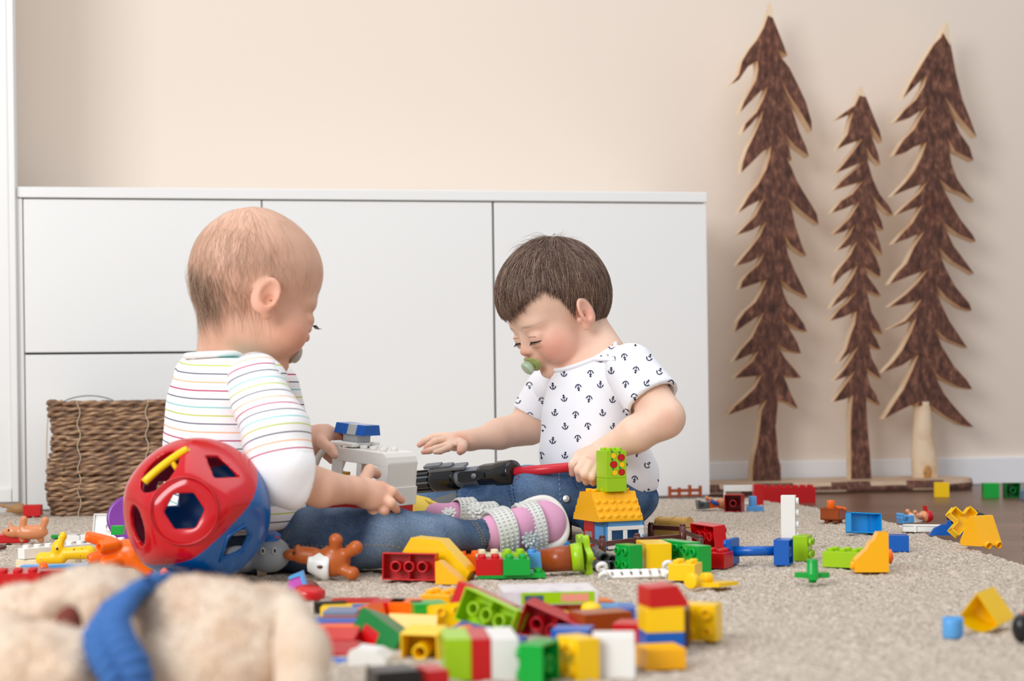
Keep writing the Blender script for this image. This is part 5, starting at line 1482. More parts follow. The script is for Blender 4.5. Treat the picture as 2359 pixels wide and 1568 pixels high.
# ---- white toy van
def van():
    ang = math.radians(30); tilt = math.radians(6)
    u = Vector((math.cos(ang) * math.cos(tilt), -math.sin(ang), -math.sin(tilt))).normalized()
    dep = Vector((math.sin(ang), math.cos(ang), 0)); zz = u.cross(dep).normalized(); zz = zz if zz.z > 0 else -zz
    dep = zz.cross(u).normalized()
    R = Matrix((u, dep, zz)).transposed()
    o = P(887, 1166, 1800) - u * .112 * 1.07
    root = empty('toy_van', o, R.to_euler(), 'white toy van with roof studs and blue light bar, held on the lap', 'toy vehicle'); root.scale = (1.07, 1.07, 1.09)
    wm = plastic('van_white', 238, 234, 226, .35)
    def panel(y0, y1):
        mb = MB()
        a = .038
        for lo, hi in (((a, 0), (.112, .018)), ((a, .046), (.100, .062)), ((a, .018), (a + .007, .046)), ((.066, .018), (.073, .046)), ((.095, .018), (.112, .046))):
            mb.box((lo[0], y0, lo[1]), (hi[0], y1, hi[1]))
        M = Matrix(((1, 0, 0, 0), (0, 0, -1, 0), (0, 1, 0, 0), (0, 0, 0, 1)))
        mb.prism([(.100, .046), (.112, .046), (.112, .050), (.109, .057), (.104, .0612), (.100, .062)], -y1, -y0, 0, M)
        # frame lip around each window, proud of the panel
        return mb
    panel(0, .003).build('side_panel', wm, root, bevel=.0008); panel(.061, .064).build('side_panel', wm, root, bevel=.0008)
    mb = MB(); mb.box((.1085, .003, 0), (.112, .061, .050)); mb.box((.038, .003, .0595), (.101, .061, .062))
    M = Matrix(((1, 0, 0, 0), (0, 0, -1, 0), (0, 1, 0, 0), (0, 0, 0, 1)))
    mb.prism([(.1085, .049), (.112, .050), (.109, .057), (.104, .0612), (.100, .062), (.100, .0595), (.106, .055)], -.061, -.003, 0, M)
    mb.build('rear_shell', wm, root, bevel=.0006)
    mb = MB(); mb.box((.110, -.001, -.001), (.1135, .065, .021)); mb.build('rear_skirt', wm, root, bevel=.0006)
    mb = MB()
    for i in range(4):
        for j in (0, 1): mb.ring((.046 + i * .0145, .020 + .024 * j, .0615), (0, 0, 1), .0047, .003, .0048, 16); mb.cyl((.046 + i * .0145, .020 + .024 * j, .0615), (.046 + i * .0145, .020 + .024 * j, .0645), .0032, n=12)
    mb.build('roof_studs', wm, root)
    # cab: two curved pillars, roof cap, low nose
    for y in (.004, .060):
        pts = [(-.004, y, .014), (-.001, y, .030), (.005, y, .046), (.014, y, .058), (.026, y, .0645), (.038, y, .066)]
        MB().tube(pts, [.0042, .0042, .0042, .0044, .0044, .0044], 10).build('cab_pillar', wm, root)
        MB().box((.029, y - .004, .016), (.0385, y + .004, .068)).build('door_post', wm, root, bevel=.001)
    MB().box((.022, .002, .0635), (.056, .062, .0685)).build('cab_roof', wm, root, bevel=.0015)
    mb = MB(); mb.prism([(-.008, 0), (.038, 0), (.038, .018), (-.004, .016), (-.009, .008)], -.062, -.002, 0, M); mb.build('nose', wm, root, bevel=.0015)
    MB().box((.004, .004, -.020), (.113, .060, -.001)).build('chassis', C['red'], root, bevel=.001)
    mb = MB(); mb.cyl((.104, -.003, -.006), (.104, -.003, .014), .0028); mb.cyl((.104, -.003, .013), (.104, -.003, .0165), .0045); mb.build('rear_hook', C['red'], root)
    # light bar
    lb = MB(); lb.box((.030, .018, .068), (.052, .046, .0775)); g_ = lb.build('light_bar', C['lightgrey'], root, bevel=.0008)
    def trap(x0, x1): return [(-.0185, 0), (.0185, 0), (.0145, .0125), (-.0145, .0125)]
    M2 = Matrix(((0, 0, 1, .041), (1, 0, 0, .032), (0, 1, 0, .0775), (0, 0, 0, 1)))
    for z0, z1, m_ in ((-.022, -.003, plastic('light_blue_lens', 0, 88, 180, .2)), (-.003, .010, C['lightgrey']), (.010, .022, plastic('light_blue_lens', 0, 78, 184, .12))):
        mb = MB(); mb.prism([(a, b) for a, b in trap(0, 0)], z0, z1, 0, M2); mb.build('light_lens', m_, g_, bevel=.0008)
    mb = MB(); mb.box((.015, .022, .018), (.030, .040, .030)); mb.build('seat', C['yellow'], root, bevel=.001)
van()

# ---- toy sword
def sword():
    A = P(925, 1113, 1500); B = P(1185, 1088, 1585)
    ax = (B - A); L_ = ax.length; ax.normalize()
    R = basis(ax, (0, -.25, 1)); root = empty('toy_sword', A, R.to_euler(), 'toy sword with a black and grey grip and a red blade across the lap', 'toy sword'); root.scale = (1, .88, .88)
    gm = mat('satin_grey', rgb(132, 138, 146), .35, metal=.3); bk = mat('gloss_black', rgb(20, 20, 22), .16)
    T = Matrix.Rotation(math.radians(90), 4, 'Y')
    def lathe(name, prof, m_):
        return MB().lathe([(r, x) for r, x in prof], 32, 0, T).build(name, m_, root)
    k = L_ / .166
    lathe('grip_core', [(.0150, 0), (.0165, .002), (.0165, .056 * k), (.0170, .112 * k), (.0170, .14 * k)], gm)
    mb = MB()
    for i in range(10):
        a = 2 * math.pi * i / 10
        M = Matrix.Rotation(a, 4, 'X')
        mb.box((.002, -.0032, .0145), (.050 * k, .0032, .0198), M=M)
    mb.build('grip_ribs', bk, root, bevel=.0012)
    lathe('black_ring', [(.0185, .050 * k), (.0212, .054 * k), (.0215, .060 * k), (.0212, .083 * k), (.0190, .088 * k)], bk)
    lathe('shroud', [(.0178, .121 * k), (.0192, .126 * k), (.0195, .142 * k), (.0215, .146 * k), (.0215, .163 * k), (.0200, .1665 * k), (.0130, .167 * k)], bk)
    mb = MB(); M = Matrix.Rotation(math.radians(18), 4, 'X')
    mb.box((.052 * k, -.009, .019), (.104 * k, .009, .0245), M=M); mb.box((.060 * k, -.006, .0245), (.086 * k, .006, .0285), M=M); mb.build('switch_box', gm, root, bevel=.001)
    mb = MB(); mb.box((.046 * k, -.006, .0255), (.070 * k, .006, .0310), M=M); mb.cyl((.066 * k, 0, .026), (.082 * k, 0, .0245), .0032, M=M); mb.build('switch_lever', gm, root, bevel=.001)
    mb = MB(); M = Matrix.Rotation(math.radians(78), 4, 'X')
    mb.prism([(.096 * k, -.006), (.100 * k, -.009), (.122 * k, -.009), (.134 * k, -.004), (.134 * k, .004), (.122 * k, .009), (.100 * k, .009), (.096 * k, .006)], .0165, .0205, 0, M); mb.build('control_plate', bk, root, bevel=.0015)
    mb = MB(); mb.lathe([(.0045, .0200), (.0045, .0225), (.0001, .0232)], 20, 0, M @ Matrix.Translation((.120 * k, 0, 0))); mb.build('button', gm, root)
    E = P(1338, 1073, 1590); e_ = R.transposed() @ (E - A); e_ = Vector((e_.x, e_.y / .88, e_.z / .88))
    MB().tube([(.160 * k, 0, 0), tuple(Vector((.160 * k, 0, 0)).lerp(e_, .55)), tuple(e_)], [.0090, .0084, .0078], 20).build('blade', mat('red_blade', rgb(226, 40, 58), .3, trans=.15), root)
sword()

# ---- toy house: blue window brick, red brick behind, two roof pieces, two lime bricks
HY = math.radians(24)
hO = G(1393, 1265); hx = Vector((math.cos(HY), math.sin(HY), 0)); hy = Vector((-math.sin(HY), math.cos(HY), 0))
def HP(a, b, z): return hO + hx * a * PITCH + hy * b * PITCH + Vector((0, 0, z))
HE = (0, 0, HY)
def house():
    root = empty('window_brick', HP(2, 1, 0), HE, 'light blue toy brick with a white double window under the orange roof', 'toy brick')
    w = 2 * PITCH; d = PITCH; h = 2 * BH
    mb = MB(); t = .003
    mb.box((-w, -d, 0), (-w + t, d, h)); mb.box((w - t, -d, 0), (w, d, h)); mb.box((-w, d - t, 0), (w, d, h)); mb.box((-w, -d, h - .008), (w, d, h)); mb.box((-w, -d, 0), (-w + .007, -d + .004, h)); mb.box((w - .004, -d, 0), (w, -d + .004, h)); mb.box((-w, -d, 0), (w, -d + .004, .002))
    mb.build('frame', C['sky'], root, bevel=.0006)
    mb = MB()
    for i in range(4):
        for j in range(2): mb.ring(((i - 1.5) * PITCH, (j - .5) * PITCH, h - .0003), (0, 0, 1), SR, SR - .0014, SH, 18)
    mb.build('studs', C['sky'], root)
    # white double window with rounded outer corners
    win = empty('window', (0.0018, -d - .0006, .0155)); win.parent = root; win.rotation_euler = (0, 0, 0)
    mb = MB(); W2 = .0285; H2 = .0160; b = .0058
    mb.box((-W2, -.0014, H2 - b), (W2, .0014, H2)); mb.box((-W2, -.0014, -H2), (W2, .0014, -H2 + b)); mb.box((-W2, -.0014, -H2 + b), (-W2 + b, .0014, H2 - b)); mb.box((W2 - b * 1.4, -.0014, -H2 + b), (W2, .0014, H2 - b)); mb.box((-.0045, -.0014, -H2 + b), (.0020, .0014, H2 - b))
    mb.build('window_frame', C['white'], win, bevel=.0009)
    mb = MB(); mb.box((W2 - .004, -.0028, -.003), (W2 - .0015, .0, .003)); mb.build('window_latch', C['sky'], win, bevel=.0004)
house()
def redwall():
    root = empty('red_window_brick', HP(2, 3.05, 0), HE, 'red toy brick with a grey window behind the light blue window brick', 'toy brick')
    mb = brick_mb(4, 2, 2 * BH, True); mb.build('block', C['red'], root, bevel=.0005)
    mb = MB(); mb.box((-2 * PITCH - .0008, -.011, .004), (-2 * PITCH + .0002, .011, .0225)); mb.build('window_panel', mat('grey_window', rgb(150, 140, 140), .2), root, bevel=.0004)
redwall()
def roof(a0, a1, label):
    root = empty('roof_brick', HP((a0 + a1) / 2, 2.15, 2 * BH + .0003), HE, label, 'toy roof brick')
    hw = (a1 - a0) / 2 * PITCH
    prof = [(-2.55, 0), (-2.55, .003), (-2.38, .010), (-2.2, .0105), (-2.0, .020), (-1.82, .0205), (-1.6, .030), (-1.42, .0305), (-1.15, .0405), (1.15, .0405), (1.42, .0305), (1.6, .030), (1.82, .0205), (2.0, .020), (2.2, .0105), (2.38, .010), (2.55, .003), (2.55, 0)]
    M = Matrix(((0, 0, 1, 0), (1, 0, 0, 0), (0, 1, 0, 0), (0, 0, 0, 1)))
    mb = MB(); mb.prism([(x * PITCH, z) for x, z in prof], -hw + .0002, hw - .0002, 0, M)
    # scalloped tiles on the front slope
    for k in range(3):
        zc = .0065 + .0098 * k; yc = (-2.42 + .39 * k) * PITCH
        for i in range(3):
            xx = -hw + hw * 2 * (i + .5) / 3
            mb.ball((xx, yc - .0002, zc), (.0046, .0022, .0040), 12)
    mb.build('tiles', C['amber'], root, bevel=.0006)
    mb = MB()
    for i in (-.5, .5):
        for j in (-.5, .5): mb.ring((i * PITCH, j * PITCH, .0402), (0, 0, 1), SR, SR - .0014, SH, 18)
    mb.build('studs', C['amber'], root)
roof(-.75, 1.45, 'orange-yellow scalloped roof brick at the left half of the toy house')
roof(1.45, 3.65, 'orange-yellow scalloped roof brick at the right half of the toy house, under the lime bricks')
ZR = 2 * BH + .0408
def lime():
    e = R3(0, 0, math.degrees(HY)); ctr = HP(1.45, .95, 0)
    me = brick_mesh(2, 2, BH, True, C['lime'])
    p = P(1409, 1119, 1625); cx_, cy_ = p.x, p.y
    lo = setp(link('toy_brick', me, None, (cx_, cy_, ZR + .0002), e, .0005), 'plain lime toy brick sitting on the orange roof', 'toy brick')
    root = empty('fruit_print_brick', (cx_, cy_, ZR + BH + .0004), e, 'tall lime toy brick printed with six red and yellow apples', 'toy brick')
    brick_mb(2, 2, 2 * BH, True).build('block', C['lime'], root, bevel=.0005)
    d = PITCH
    lf = mat('leaf_print', rgb(0, 130, 60), .4); ln_ = mat('print_outline', rgb(60, 10, 10), .5)
    for i, (x, z, kind, r) in enumerate(((-.0045, .0315, 'y', .0042), (.0075, .0285, 'r', .0052), (-.0045, .0190, 'r', .0052), (.0085, .0185, 'y', .0042), (-.0030, .0075, 'y', .0042), (.0080, .0080, 'r', .0048))):
        mb = MB(); n = 24
        sh = [(math.cos(a) * 1.05, math.sin(a) * .95 - .10 * math.exp(-((a - math.pi / 2) / .4) ** 2)) for a in [2 * math.pi * k / n for k in range(n)]]
        M = Matrix(((1, 0, 0, x), (0, 0, -1, -d), (0, 1, 0, z), (0, 0, 0, 1)))
        mb.prism([(a * r * 1.08, b * r * 1.08) for a, b in sh], -.0001, .00012, 0, M)
        mb.prism([(a * r, b * r) for a, b in sh], -.0001, .00022, 1, M)
        mb.prism([(-.0015, r * .9), (-.0038, r * 1.15), (-.0042, r * 1.75), (-.0012, r * 1.55)], 0, .0003, 2, M)
        mb.build('apple_print', [ln_, C['red'] if kind == 'r' else C['yellow'], lf], root)
lime()

# ---- dark brown fence round the house
def fence(name, pts, posts, label, col='darkbrown', hr=.016, ph=.026, pr=.0052, rails=1, sub=None):
    """pts: ground points; posts: extra heights"""
    c = sum(pts, Vector()) / len(pts); root = empty(name, (c.x, c.y, 0), (0, 0, 0), label, 'toy fence'); c = Vector((c.x, c.y, 0))
    for i in range(len(pts) - 1):
        for k in range(rails):
            a = pts[i] - c; b_ = pts[i + 1] - c; z = hr - k * .011; d = (b_ - a).normalized(); n = Vector((-d.y, d.x, 0)) * .0022
            mb = MB(); vs = [a + n, a - n, b_ - n, b_ + n]; mb.add([v + Vector((0, 0, z - .0035)) for v in vs] + [v + Vector((0, 0, z + .0035)) for v in vs], [(0,3,2,1),(4,5,6,7),(0,1,5,4),(1,2,6,5),(2,3,7,6),(3,0,4,7)])
            mb.build('rail', C[col], root, bevel=.0006)
    for p, hh in posts:
        mb = MB(); q = p - c; mb.cyl((q.x, q.y, 0), (q.x, q.y, hh), pr, pr * .94, 18); mb.cyl((q.x, q.y, hh), (q.x, q.y, hh + .003), pr * .8, pr * .7, 18); mb.build('post', C[col], root)
    return root
fp = [G(1345, 1263), G(1388, 1281), G(1468, 1270), G(1573, 1262)]
fence('toy_fence', fp, [(fp[1], .025), (fp[2], .022), (fp[3], .031)], 'dark brown toy fence running in front of the toy house')
fq = [G(1566, 1250), G(1613, 1258)]
fence('toy_fence', [G(1500, 1238), G(1566, 1242), G(1613, 1266)], [(G(1500, 1238), .020), (G(1613, 1268), .018)], 'dark brown toy fence closing the yard near the gold chest')
fence('toy_fence', [G(1288, 1250), G(1312, 1246)], [(G(1290, 1250), .026), (G(1310, 1243), .028)], 'short dark brown toy fence between the sandal and the toy house')
# brown fence by the sideboard
def small_fence():
    a = G(1541, 1146); b_ = G(1615, 1144); c = (a + b_) / 2; ang = math.atan2(b_.y - a.y, b_.x - a.x); w = (b_ - a).length / 2
    root = empty('toy_fence', (c.x, c.y, 0), (0, 0, ang), 'small reddish brown toy picket fence at the foot of the sideboard', 'toy fence')
    for x, h in ((-.95, .024), (-.36, .021), (.30, .026), (.95, .024)): MB().box((x * w - .0028, -.004, 0), (x * w + .0028, .004, h)).build('picket', C['brown'], root, bevel=.0005)
    for z0, z1 in ((.002, .006), (.011, .018)): MB().box((-w, -.002, z0), (w, .002, z1)).build('rail', C['brown'], root, bevel=.0004)
small_fence()

# ---- gold treasure chest
def chest():
    p = G(1553, 1232); root = empty('treasure_chest', (p.x, p.y, 0), (0, 0, math.radians(-32)), 'gold plastic treasure chest with rounded lid behind the brown fence', 'toy chest')
    w, d = .026, .0165
    MB().box((-w, -d, 0), (w, d, .0125)).build('box', C['gold'], root, bevel=.001)
    lid = MB(); M = Matrix(((0, 0, 1, 0), (1, 0, 0, 0), (0, 1, 0, 0), (0, 0, 0, 1)))
    arc = [(d * 1.04 * math.cos(a), .0135 + .0145 * math.sin(a)) for a in np.linspace(0, math.pi, 15)]
    lid.prism(arc, -w - .0006, w + .0006, 0, M); l_ = lid.build('lid', C['gold'], root, bevel=.0006)
    for x in (-.9, 0, .9):
        mb = MB(); arc2 = [(d * 1.08 * math.cos(a), .0135 + .0152 * math.sin(a)) for a in np.linspace(0, math.pi, 15)]
        mb.prism(arc2, x * w - .0018, x * w + .0018, 0, M); mb.build('lid_band', C['gold'], l_, bevel=.0003)
chest()

# ---- brown pot with a lime flower
def pot():
    a = P(1247, 1307, 1905); b_ = P(1318, 1284, 1905); a.z = max(a.z, .0155); d = (b_ - a).normalized()
    root = empty('toy_flower_pot', (a.x, a.y, 0), (0, 0, 0), 'brown toy pot lying on its side with a lime flower rim', 'toy pot'); o = Vector((a.x, a.y, 0))
    T = Matrix.Translation(a - o) @ d.to_track_quat('Z', 'Y').to_matrix().to_4x4()
    L1 = (b_ - a).length
    MB().lathe([(.0142, 0), (.0160, L1), (.0140, L1), (.0128, .001)], 30, 0, T, close=True).build('pot', C['brown'], root)
    MB().lathe([(.0166, L1 - .001), (.0175, L1 + .013), (.0150, L1 + .013), (.0150, L1 - .001)], 30, 0, T, close=True).build('collar', C['lime'], root)
    poly = []
    for i in range(60):
        t = 2 * math.pi * i / 60; poly.append(((.0245 + .0040 * math.cos(6 * t)) * math.cos(t), (.0245 + .0040 * math.cos(6 * t)) * math.sin(t)))
    MB().prism(poly, L1 + .013, L1 + .0205, 0, T @ Matrix.Rotation(.25, 4, 'Y'), smooth=True).build('petals', C['lime'], root, bevel=.0008)
pot()
def greylegs():
    a = P(1385, 1290, 1900)
    root = empty('grey_toy_piece', (a.x, a.y, 0), (0, 0, 0), 'dark grey toy piece with open round tube ends by the lime flower', 'toy piece'); o = Vector((a.x, a.y, 0))
    for x0, y0, x1, y1, s in ((1368, 1268, 1392, 1286, 1850), (1380, 1278, 1411, 1290, 1840), (1368, 1300, 1394, 1305, 1880), (1384, 1302, 1410, 1304, 1860)):
        p = P(x0, y0, s - 30) - o; q = P(x1, y1, s) - o; d = (q - p).normalized()
        T = Matrix.Translation(p) @ d.to_track_quat('Z', 'Y').to_matrix().to_4x4(); l_ = (q - p).length
        MB().lathe([(.0058, 0), (.0072, l_), (.0050, l_), (.0040, .002)], 20, 0, T, close=True).build('tube', C['grey'], root)
greylegs()

# ---- bricks round the house
brick(2, 2, 'red', 1126, 1322, 'red toy brick on the green base plate, left of the green one', rot=(0, 0, 3), z=.004)
brick(2, 2, 'green', 1189, 1322, 'bright green toy brick with studs up on the green base plate', rot=(0, 0, 3), z=.004)
def base_plate():
    p = G(1170, 1330); me = brick_mb(6, 2, .0058, False).mesh('toy_plate', C['darkgreen'])
    mb = brick_mb(5, 2, .0058, True, False)
    o = mb.build('base_plate', C['green'], None, (p.x + .004, p.y + .006, 0), (0, 0, math.radians(3)), .0004); setp(o, 'long low green base plate under the red and green bricks', 'toy plate')
base_plate()
brick(2, 2, 'orange', 1080, 1312, 'orange toy brick with one stud showing, left of the cream brick', rot=(0, 0, 0))
brick(2, 2, 'cream', 1125, 1309, 'cream toy brick mostly hidden behind the red one', rot=(0, 0, 3), z=.002)
brick(2, 2, 'lime', 1184, 1308, 'lime toy brick behind the bright green one', rot=(0, 0, 3), z=.002)
brick(2, 2, 'sky', 1240, 1306, 'light blue toy brick between green brick and brown pot', rot=(0, 0, -5))
brick(2, 2, 'azure', 1290, 1276, 'mid blue toy brick peeking out below the sandal sole', rot=(0, 0, 8), h=.0125)
brick(2, 4, 'amber', 1338, 1284, 'flat yellow toy plate under the left end of the brown fence', rot=(0, 0, 30), h=.0085)
brick(2, 2, 'lime', 1050, 1306, 'small lime toy brick half hidden by the tilted yellow piece', rot=(0, 0, 20))
# fallen 2x4 red and the big tilted yellow piece
brickc(4, 2, 'red', 946, 1328, 1965, (1, .18, -.03), (.17, 1, -.05), 'red toy brick on its side showing three round tubes inside', floor=True)
def big_yellow():
    c = P(1018, 1292, 1935)
    # profile (x,z): a block with a long slope
    poly = [(-.050, .003), (-.033, .029), (.004, .026), (.040, -.011), (.031, -.0265), (-.006, -.004)]
    o = poly_toy('tilted_yellow_brick', [(x, z) for x, z in poly], .030, 'yellow', 'large yellow sloped toy brick leaning against the red brick on its side', 'toy brick', c, (0, 0, -18), bevel=.001)
    setp(o); o.location.z = c.z
    o = poly_toy('yellow_slope_brick', [(-.014, 0), (.018, 0), (.018, .003), (-.010, .026), (-.014, .026)], .022, 'amber', 'darker yellow toy slope brick under the large tilted one', 'toy brick', G(1034, 1350) + Vector((0, .030, 0)), (0, 0, -14), z=0)
big_yellow()
brick(2, 2, 'yellow', 918, 1314, 'yellow toy brick peeking over the left end of the red brick', rot=(0, 0, 10), h=.0165, studs=False)
# green / yellow / green row lying on the side
brickc(2, 2, 'green', 1449, 1291, 1880, (0, 0, 1), (-1, -.55, 0), 'green toy brick on its side with studs pointing left, next to the white rail', floor=True)
brickc(2, 4, 'yellow', 1506, 1289, 1850, (0, 0, 1), (-1, -.12, 0), 'yellow toy brick lying between two green ones', floor=True, h=.032, studs=False)
brickc(2, 4, 'green', 1566, 1288, 1840, (0, 0, 1), (-1, -.55, 0), 'green toy brick on its side behind the small yellow brick', floor=True)
brickc(2, 2, 'green', 1606, 1293, 1900, (0, 0, 1), (-1, -.55, 0), 'green toy brick at the right end of the row, studs to the left', floor=True)
brick(2, 2, 'red', 1651, 1306, 'red toy brick with studs up between the green row and the blue bar', rot=(0, 0, -28))
brickc(4, 2, 'red', 1632, 1248, 1640, (.6, -1, 0), (.9, .4, .1), 'larger red toy brick behind, touching the fence', floor=True)
brick(2, 2, 'yellow', 1579, 1334, 'small yellow toy brick with studs up in front of the green row', rot=(0, 0, -22))
def white_rail():
    a = G(1388, 1330); b_ = G(1540, 1326); root = empty('toy_rail', ((a.x + b_.x) / 2, (a.y + b_.y) / 2, 0), (math.radians(38), 0, math.atan2(b_.y - a.y, b_.x - a.x)), 'white toy ladder rail with round ends in front of the green and yellow row', 'toy rail')
    w = (b_ - a).length / 2
    for y in (-.005, .005): MB().tube([(-w, y, .005), (w, y, .005)], .0019, 8).build('side_bar', C['white'], root)
    for i in range(7): x = -w + 2 * w * (i + .5) / 7; MB().box((x - .004, -.0068, .0032), (x + .004, .0068, .0068)).build('rung', C['white'], root, bevel=.0008)
    for x in (-w, w):
        mb = MB()
        for y in (-.008, .008): mb.ring((x, y, .0075), (0, 1, 0), .0072, .003, .004, 20)
        mb.build('round_end', C['white'], root)
white_rail()
def shovel():
    p = G(1636, 1352); root = empty('yellow_toy_flap', (p.x, p.y, 0), (0, 0, math.radians(14)), 'flat yellow toy flap with two hinge knobs on the rug before the small yellow brick', 'toy piece')
    poly = [(-.022, -.008), (.004, -.017), (.033, -.002), (.010, .014)]
    MB().prism(poly, .0015, .0055).build('flap', C['yellow'], root, bevel=.0012)
    mb = MB(); mb.cyl((-.028, -.011, .0088), (-.020, -.006, .0088), .0088, .0085); mb.build('hinge_knob', C['yellow'], root, bevel=.0012)
    mb = MB(); mb.cyl((-.006, .006, .0095), (.004, .0105, .0095), .0062); mb.box((-.005, .004, .002), (.002, .010, .009)); mb.build('hinge_knob', C['yellow'], root, bevel=.001)
shovel()
def barbell():
    a = P(1688, 1301, 1840); b_ = P(1804, 1303, 1840)
    c = (a + b_) / 2; root = empty('blue_toy_axle', (c.x, c.y, 0), (0, 0, 0), 'blue toy axle with square end plate left and brick at the right', 'toy axle'); o = Vector((c.x, c.y, 0))
    a.z = .0175; b_.z = .0175
    MB().tube([a - o, b_ - o], .0062, 20).build('bar', C['blue'], root)
    mb = MB(); M = Matrix.Translation(a - o) @ Matrix.Rotation(math.radians(-28), 4, 'Z')
    mb.box((-.0035, -.016, -.0165), (.0035, .016, .0165), M=M)
    for y in (-.008, .008):
        for z in (-.010, .010): mb.cyl((-.0035, y, z), (-.008, y, z), .0045, M=M)
    mb.build('end_plate', C['blue'], root, bevel=.001)
    me = brick_mb(2, 2, BH, False); 
    e = ori((0, 0, 1), (-1, .35, 0)); q = b_ - o + e.to_matrix() @ Vector((0, 0, -.006)) + Vector((.004, -.002, -.001))
    me.build('end_block', C['blue'], root, q, e, .0005)
barbell()
# white 1x4 standing on end upon the blue block
def white_tall():
    me = brick_mb(4, 1, BH, True).mesh('toy_brick', C['white']); e = ori((0, 0, 1), (1, -.28, 0))
    p = P(1817, 1206, 1690); p.z = .0125 + 2 * PITCH
    setp(link('toy_brick', me, None, p - e.to_matrix() @ Vector((0, 0, BH / 2)), e, .0005), 'white toy brick standing on end with its four studs to the right', 'toy brick')
white_tall()
p__ = P(1817, 1260, 1690)
brick(2, 2, 'deepblue', 0, 0, 'flat dark blue toy plate under the white brick standing on end', at=(p__.x, p__.y), h=.0123, studs=False)
brickc(2, 2, 'lime', 1849, 1292, 1790, (0, 0, 1), (1, -.4, 0), 'lime toy brick on its side right of the blue axle', floor=True)
def propeller():
    p = G(1872, 1341); root = empty('green_toy_propeller', (p.x, p.y, 0), (0, 0, .2), 'green toy propeller standing on its hub in front of the lime brick', 'toy piece')
    mb = MB(); mb.lathe([(.0045, 0), (.0045, .004), (.0075, .005), (.0080, .011), (.0066, .0125), (.0063, .025), (.0060, .0262), (.0001, .0262)], 24); mb.build('hub', C['green'], root)
    for a in (0, 120, 240):
        MB().prism([(.005, -.004), (.018, -.0055), (.021, -.003), (.021, .004), (.017, .0058), (.005, .004)], .0048, .0105, 0, Matrix.Rotation(math.radians(a + 10), 4, 'Z')).build('blade', C['green'], root, bevel=.0009)
propeller()
brick(4, 2, 'lime', 1962, 1305, 'lime toy brick with studs up next to the yellow slope', rot=(0, 0, -32))
poly_toy('toy_slope_brick', [(-.020, 0), (.020, 0), (.020, .0470), (.008, .0470), (.003, .0375), (-.002, .0335), (-.006, .0265), (-.011, .0220), (-.020, .0135)], .026, 'amber', 'tall orange-yellow toy slope brick with stepped left side', 'toy brick', G(2011, 1318) + Vector((0, .014, 0)), (0, 0, -4), z=0, studs=[(-.0195, -.004, .0075, (-1, 0, 0))])
def dot():
    p = G(2046, 1302); mb = MB(); mb.cyl((-.004, 0, .010), (.005, -.001, .010), .0092); mb.cyl((.004, -.001, .010), (.006, -.001, .010), .006)
    setp(mb.build('orange_toy_peg', C['orange'], None, (p.x + .002, p.y + .012, 0), bevel=.0008), 'round orange toy knob behind the tall yellow slope', 'toy piece')
dot()
brick(2, 2, 'blue', 2064, 1268, 'dark blue toy brick behind the tall yellow slope', rot=(0, 0, -8), h=.0215, studs=False)
def open_box():
    p = G(1984, 1229); root = empty('blue_open_box', (p.x, p.y, 0), (math.radians(90 - 8), math.radians(4), math.radians(16)), 'bright blue open toy tray standing on its side on the rug', 'toy box')
    w, d, h, t = .0265, .0155, .0165, .0018
    mb = MB(); mb.box((-w, 0, 0), (w, 2 * d, t)); mb.box((-w, 0, 0), (-w + t, 2 * d, h)); mb.box((w - t, 0, 0), (w, 2 * d, h)); mb.box((-w, 0, 0), (w, t, h)); mb.box((-w, 2 * d - t, 0), (w, 2 * d, h)); mb.box((w * .42, 0, 0), (w * .45, 2 * d, .0045))
    mb.build('tray', C['azure'], root, bevel=.0004)
open_box()
def brown_box():
    p = G(1920, 1203); root = empty('brown_toy_basket', (p.x, p.y, 0), (0, 0, math.radians(-32)), 'brown toy box on four feet with orange pieces inside, at the rug edge', 'toy box')
    w, d = .0165, .0165
    mb = MB(); mb.box((-w, -d, .005), (w, d, .0075)); mb.box((-w, -d, .005), (-w + .0016, d, .0245)); mb.box((w - .0016, -d, .005), (w, d, .0245)); mb.box((-w, -d, .005), (w, -d + .0016, .0245)); mb.box((-w, d - .0016, .005), (w, d, .0245)); mb.box((-w, -d, .021), (w, d, .0225))
    mb.build('box', C['brown'], root, bevel=.0004)
    for x in (-.5, .5):
        for y in (-.5, .5): MB().cyl((x * PITCH, y * PITCH, 0), (x * PITCH, y * PITCH, .0055), .0045).build('foot', C['brown'], root)
    o = MB().cyl((0, 0, 0), (.003, 0, .014), .0065).build('orange_peg', C['orange'], None, (p.x - .004, p.y, .0228), (0, -.2, 0), bevel=.0006); setp(o, 'round orange toy peg sticking up out of the brown box', 'toy piece')
    o = MB().box((-.008, -.005, 0), (.008, .005, .0035)).build('orange_chip', C['orange'], None, (p.x + .013, p.y, .0228), (0, .2, -.4), bevel=.0006); setp(o, 'flat orange toy chip lying on the brown box', 'toy piece')
brown_box()

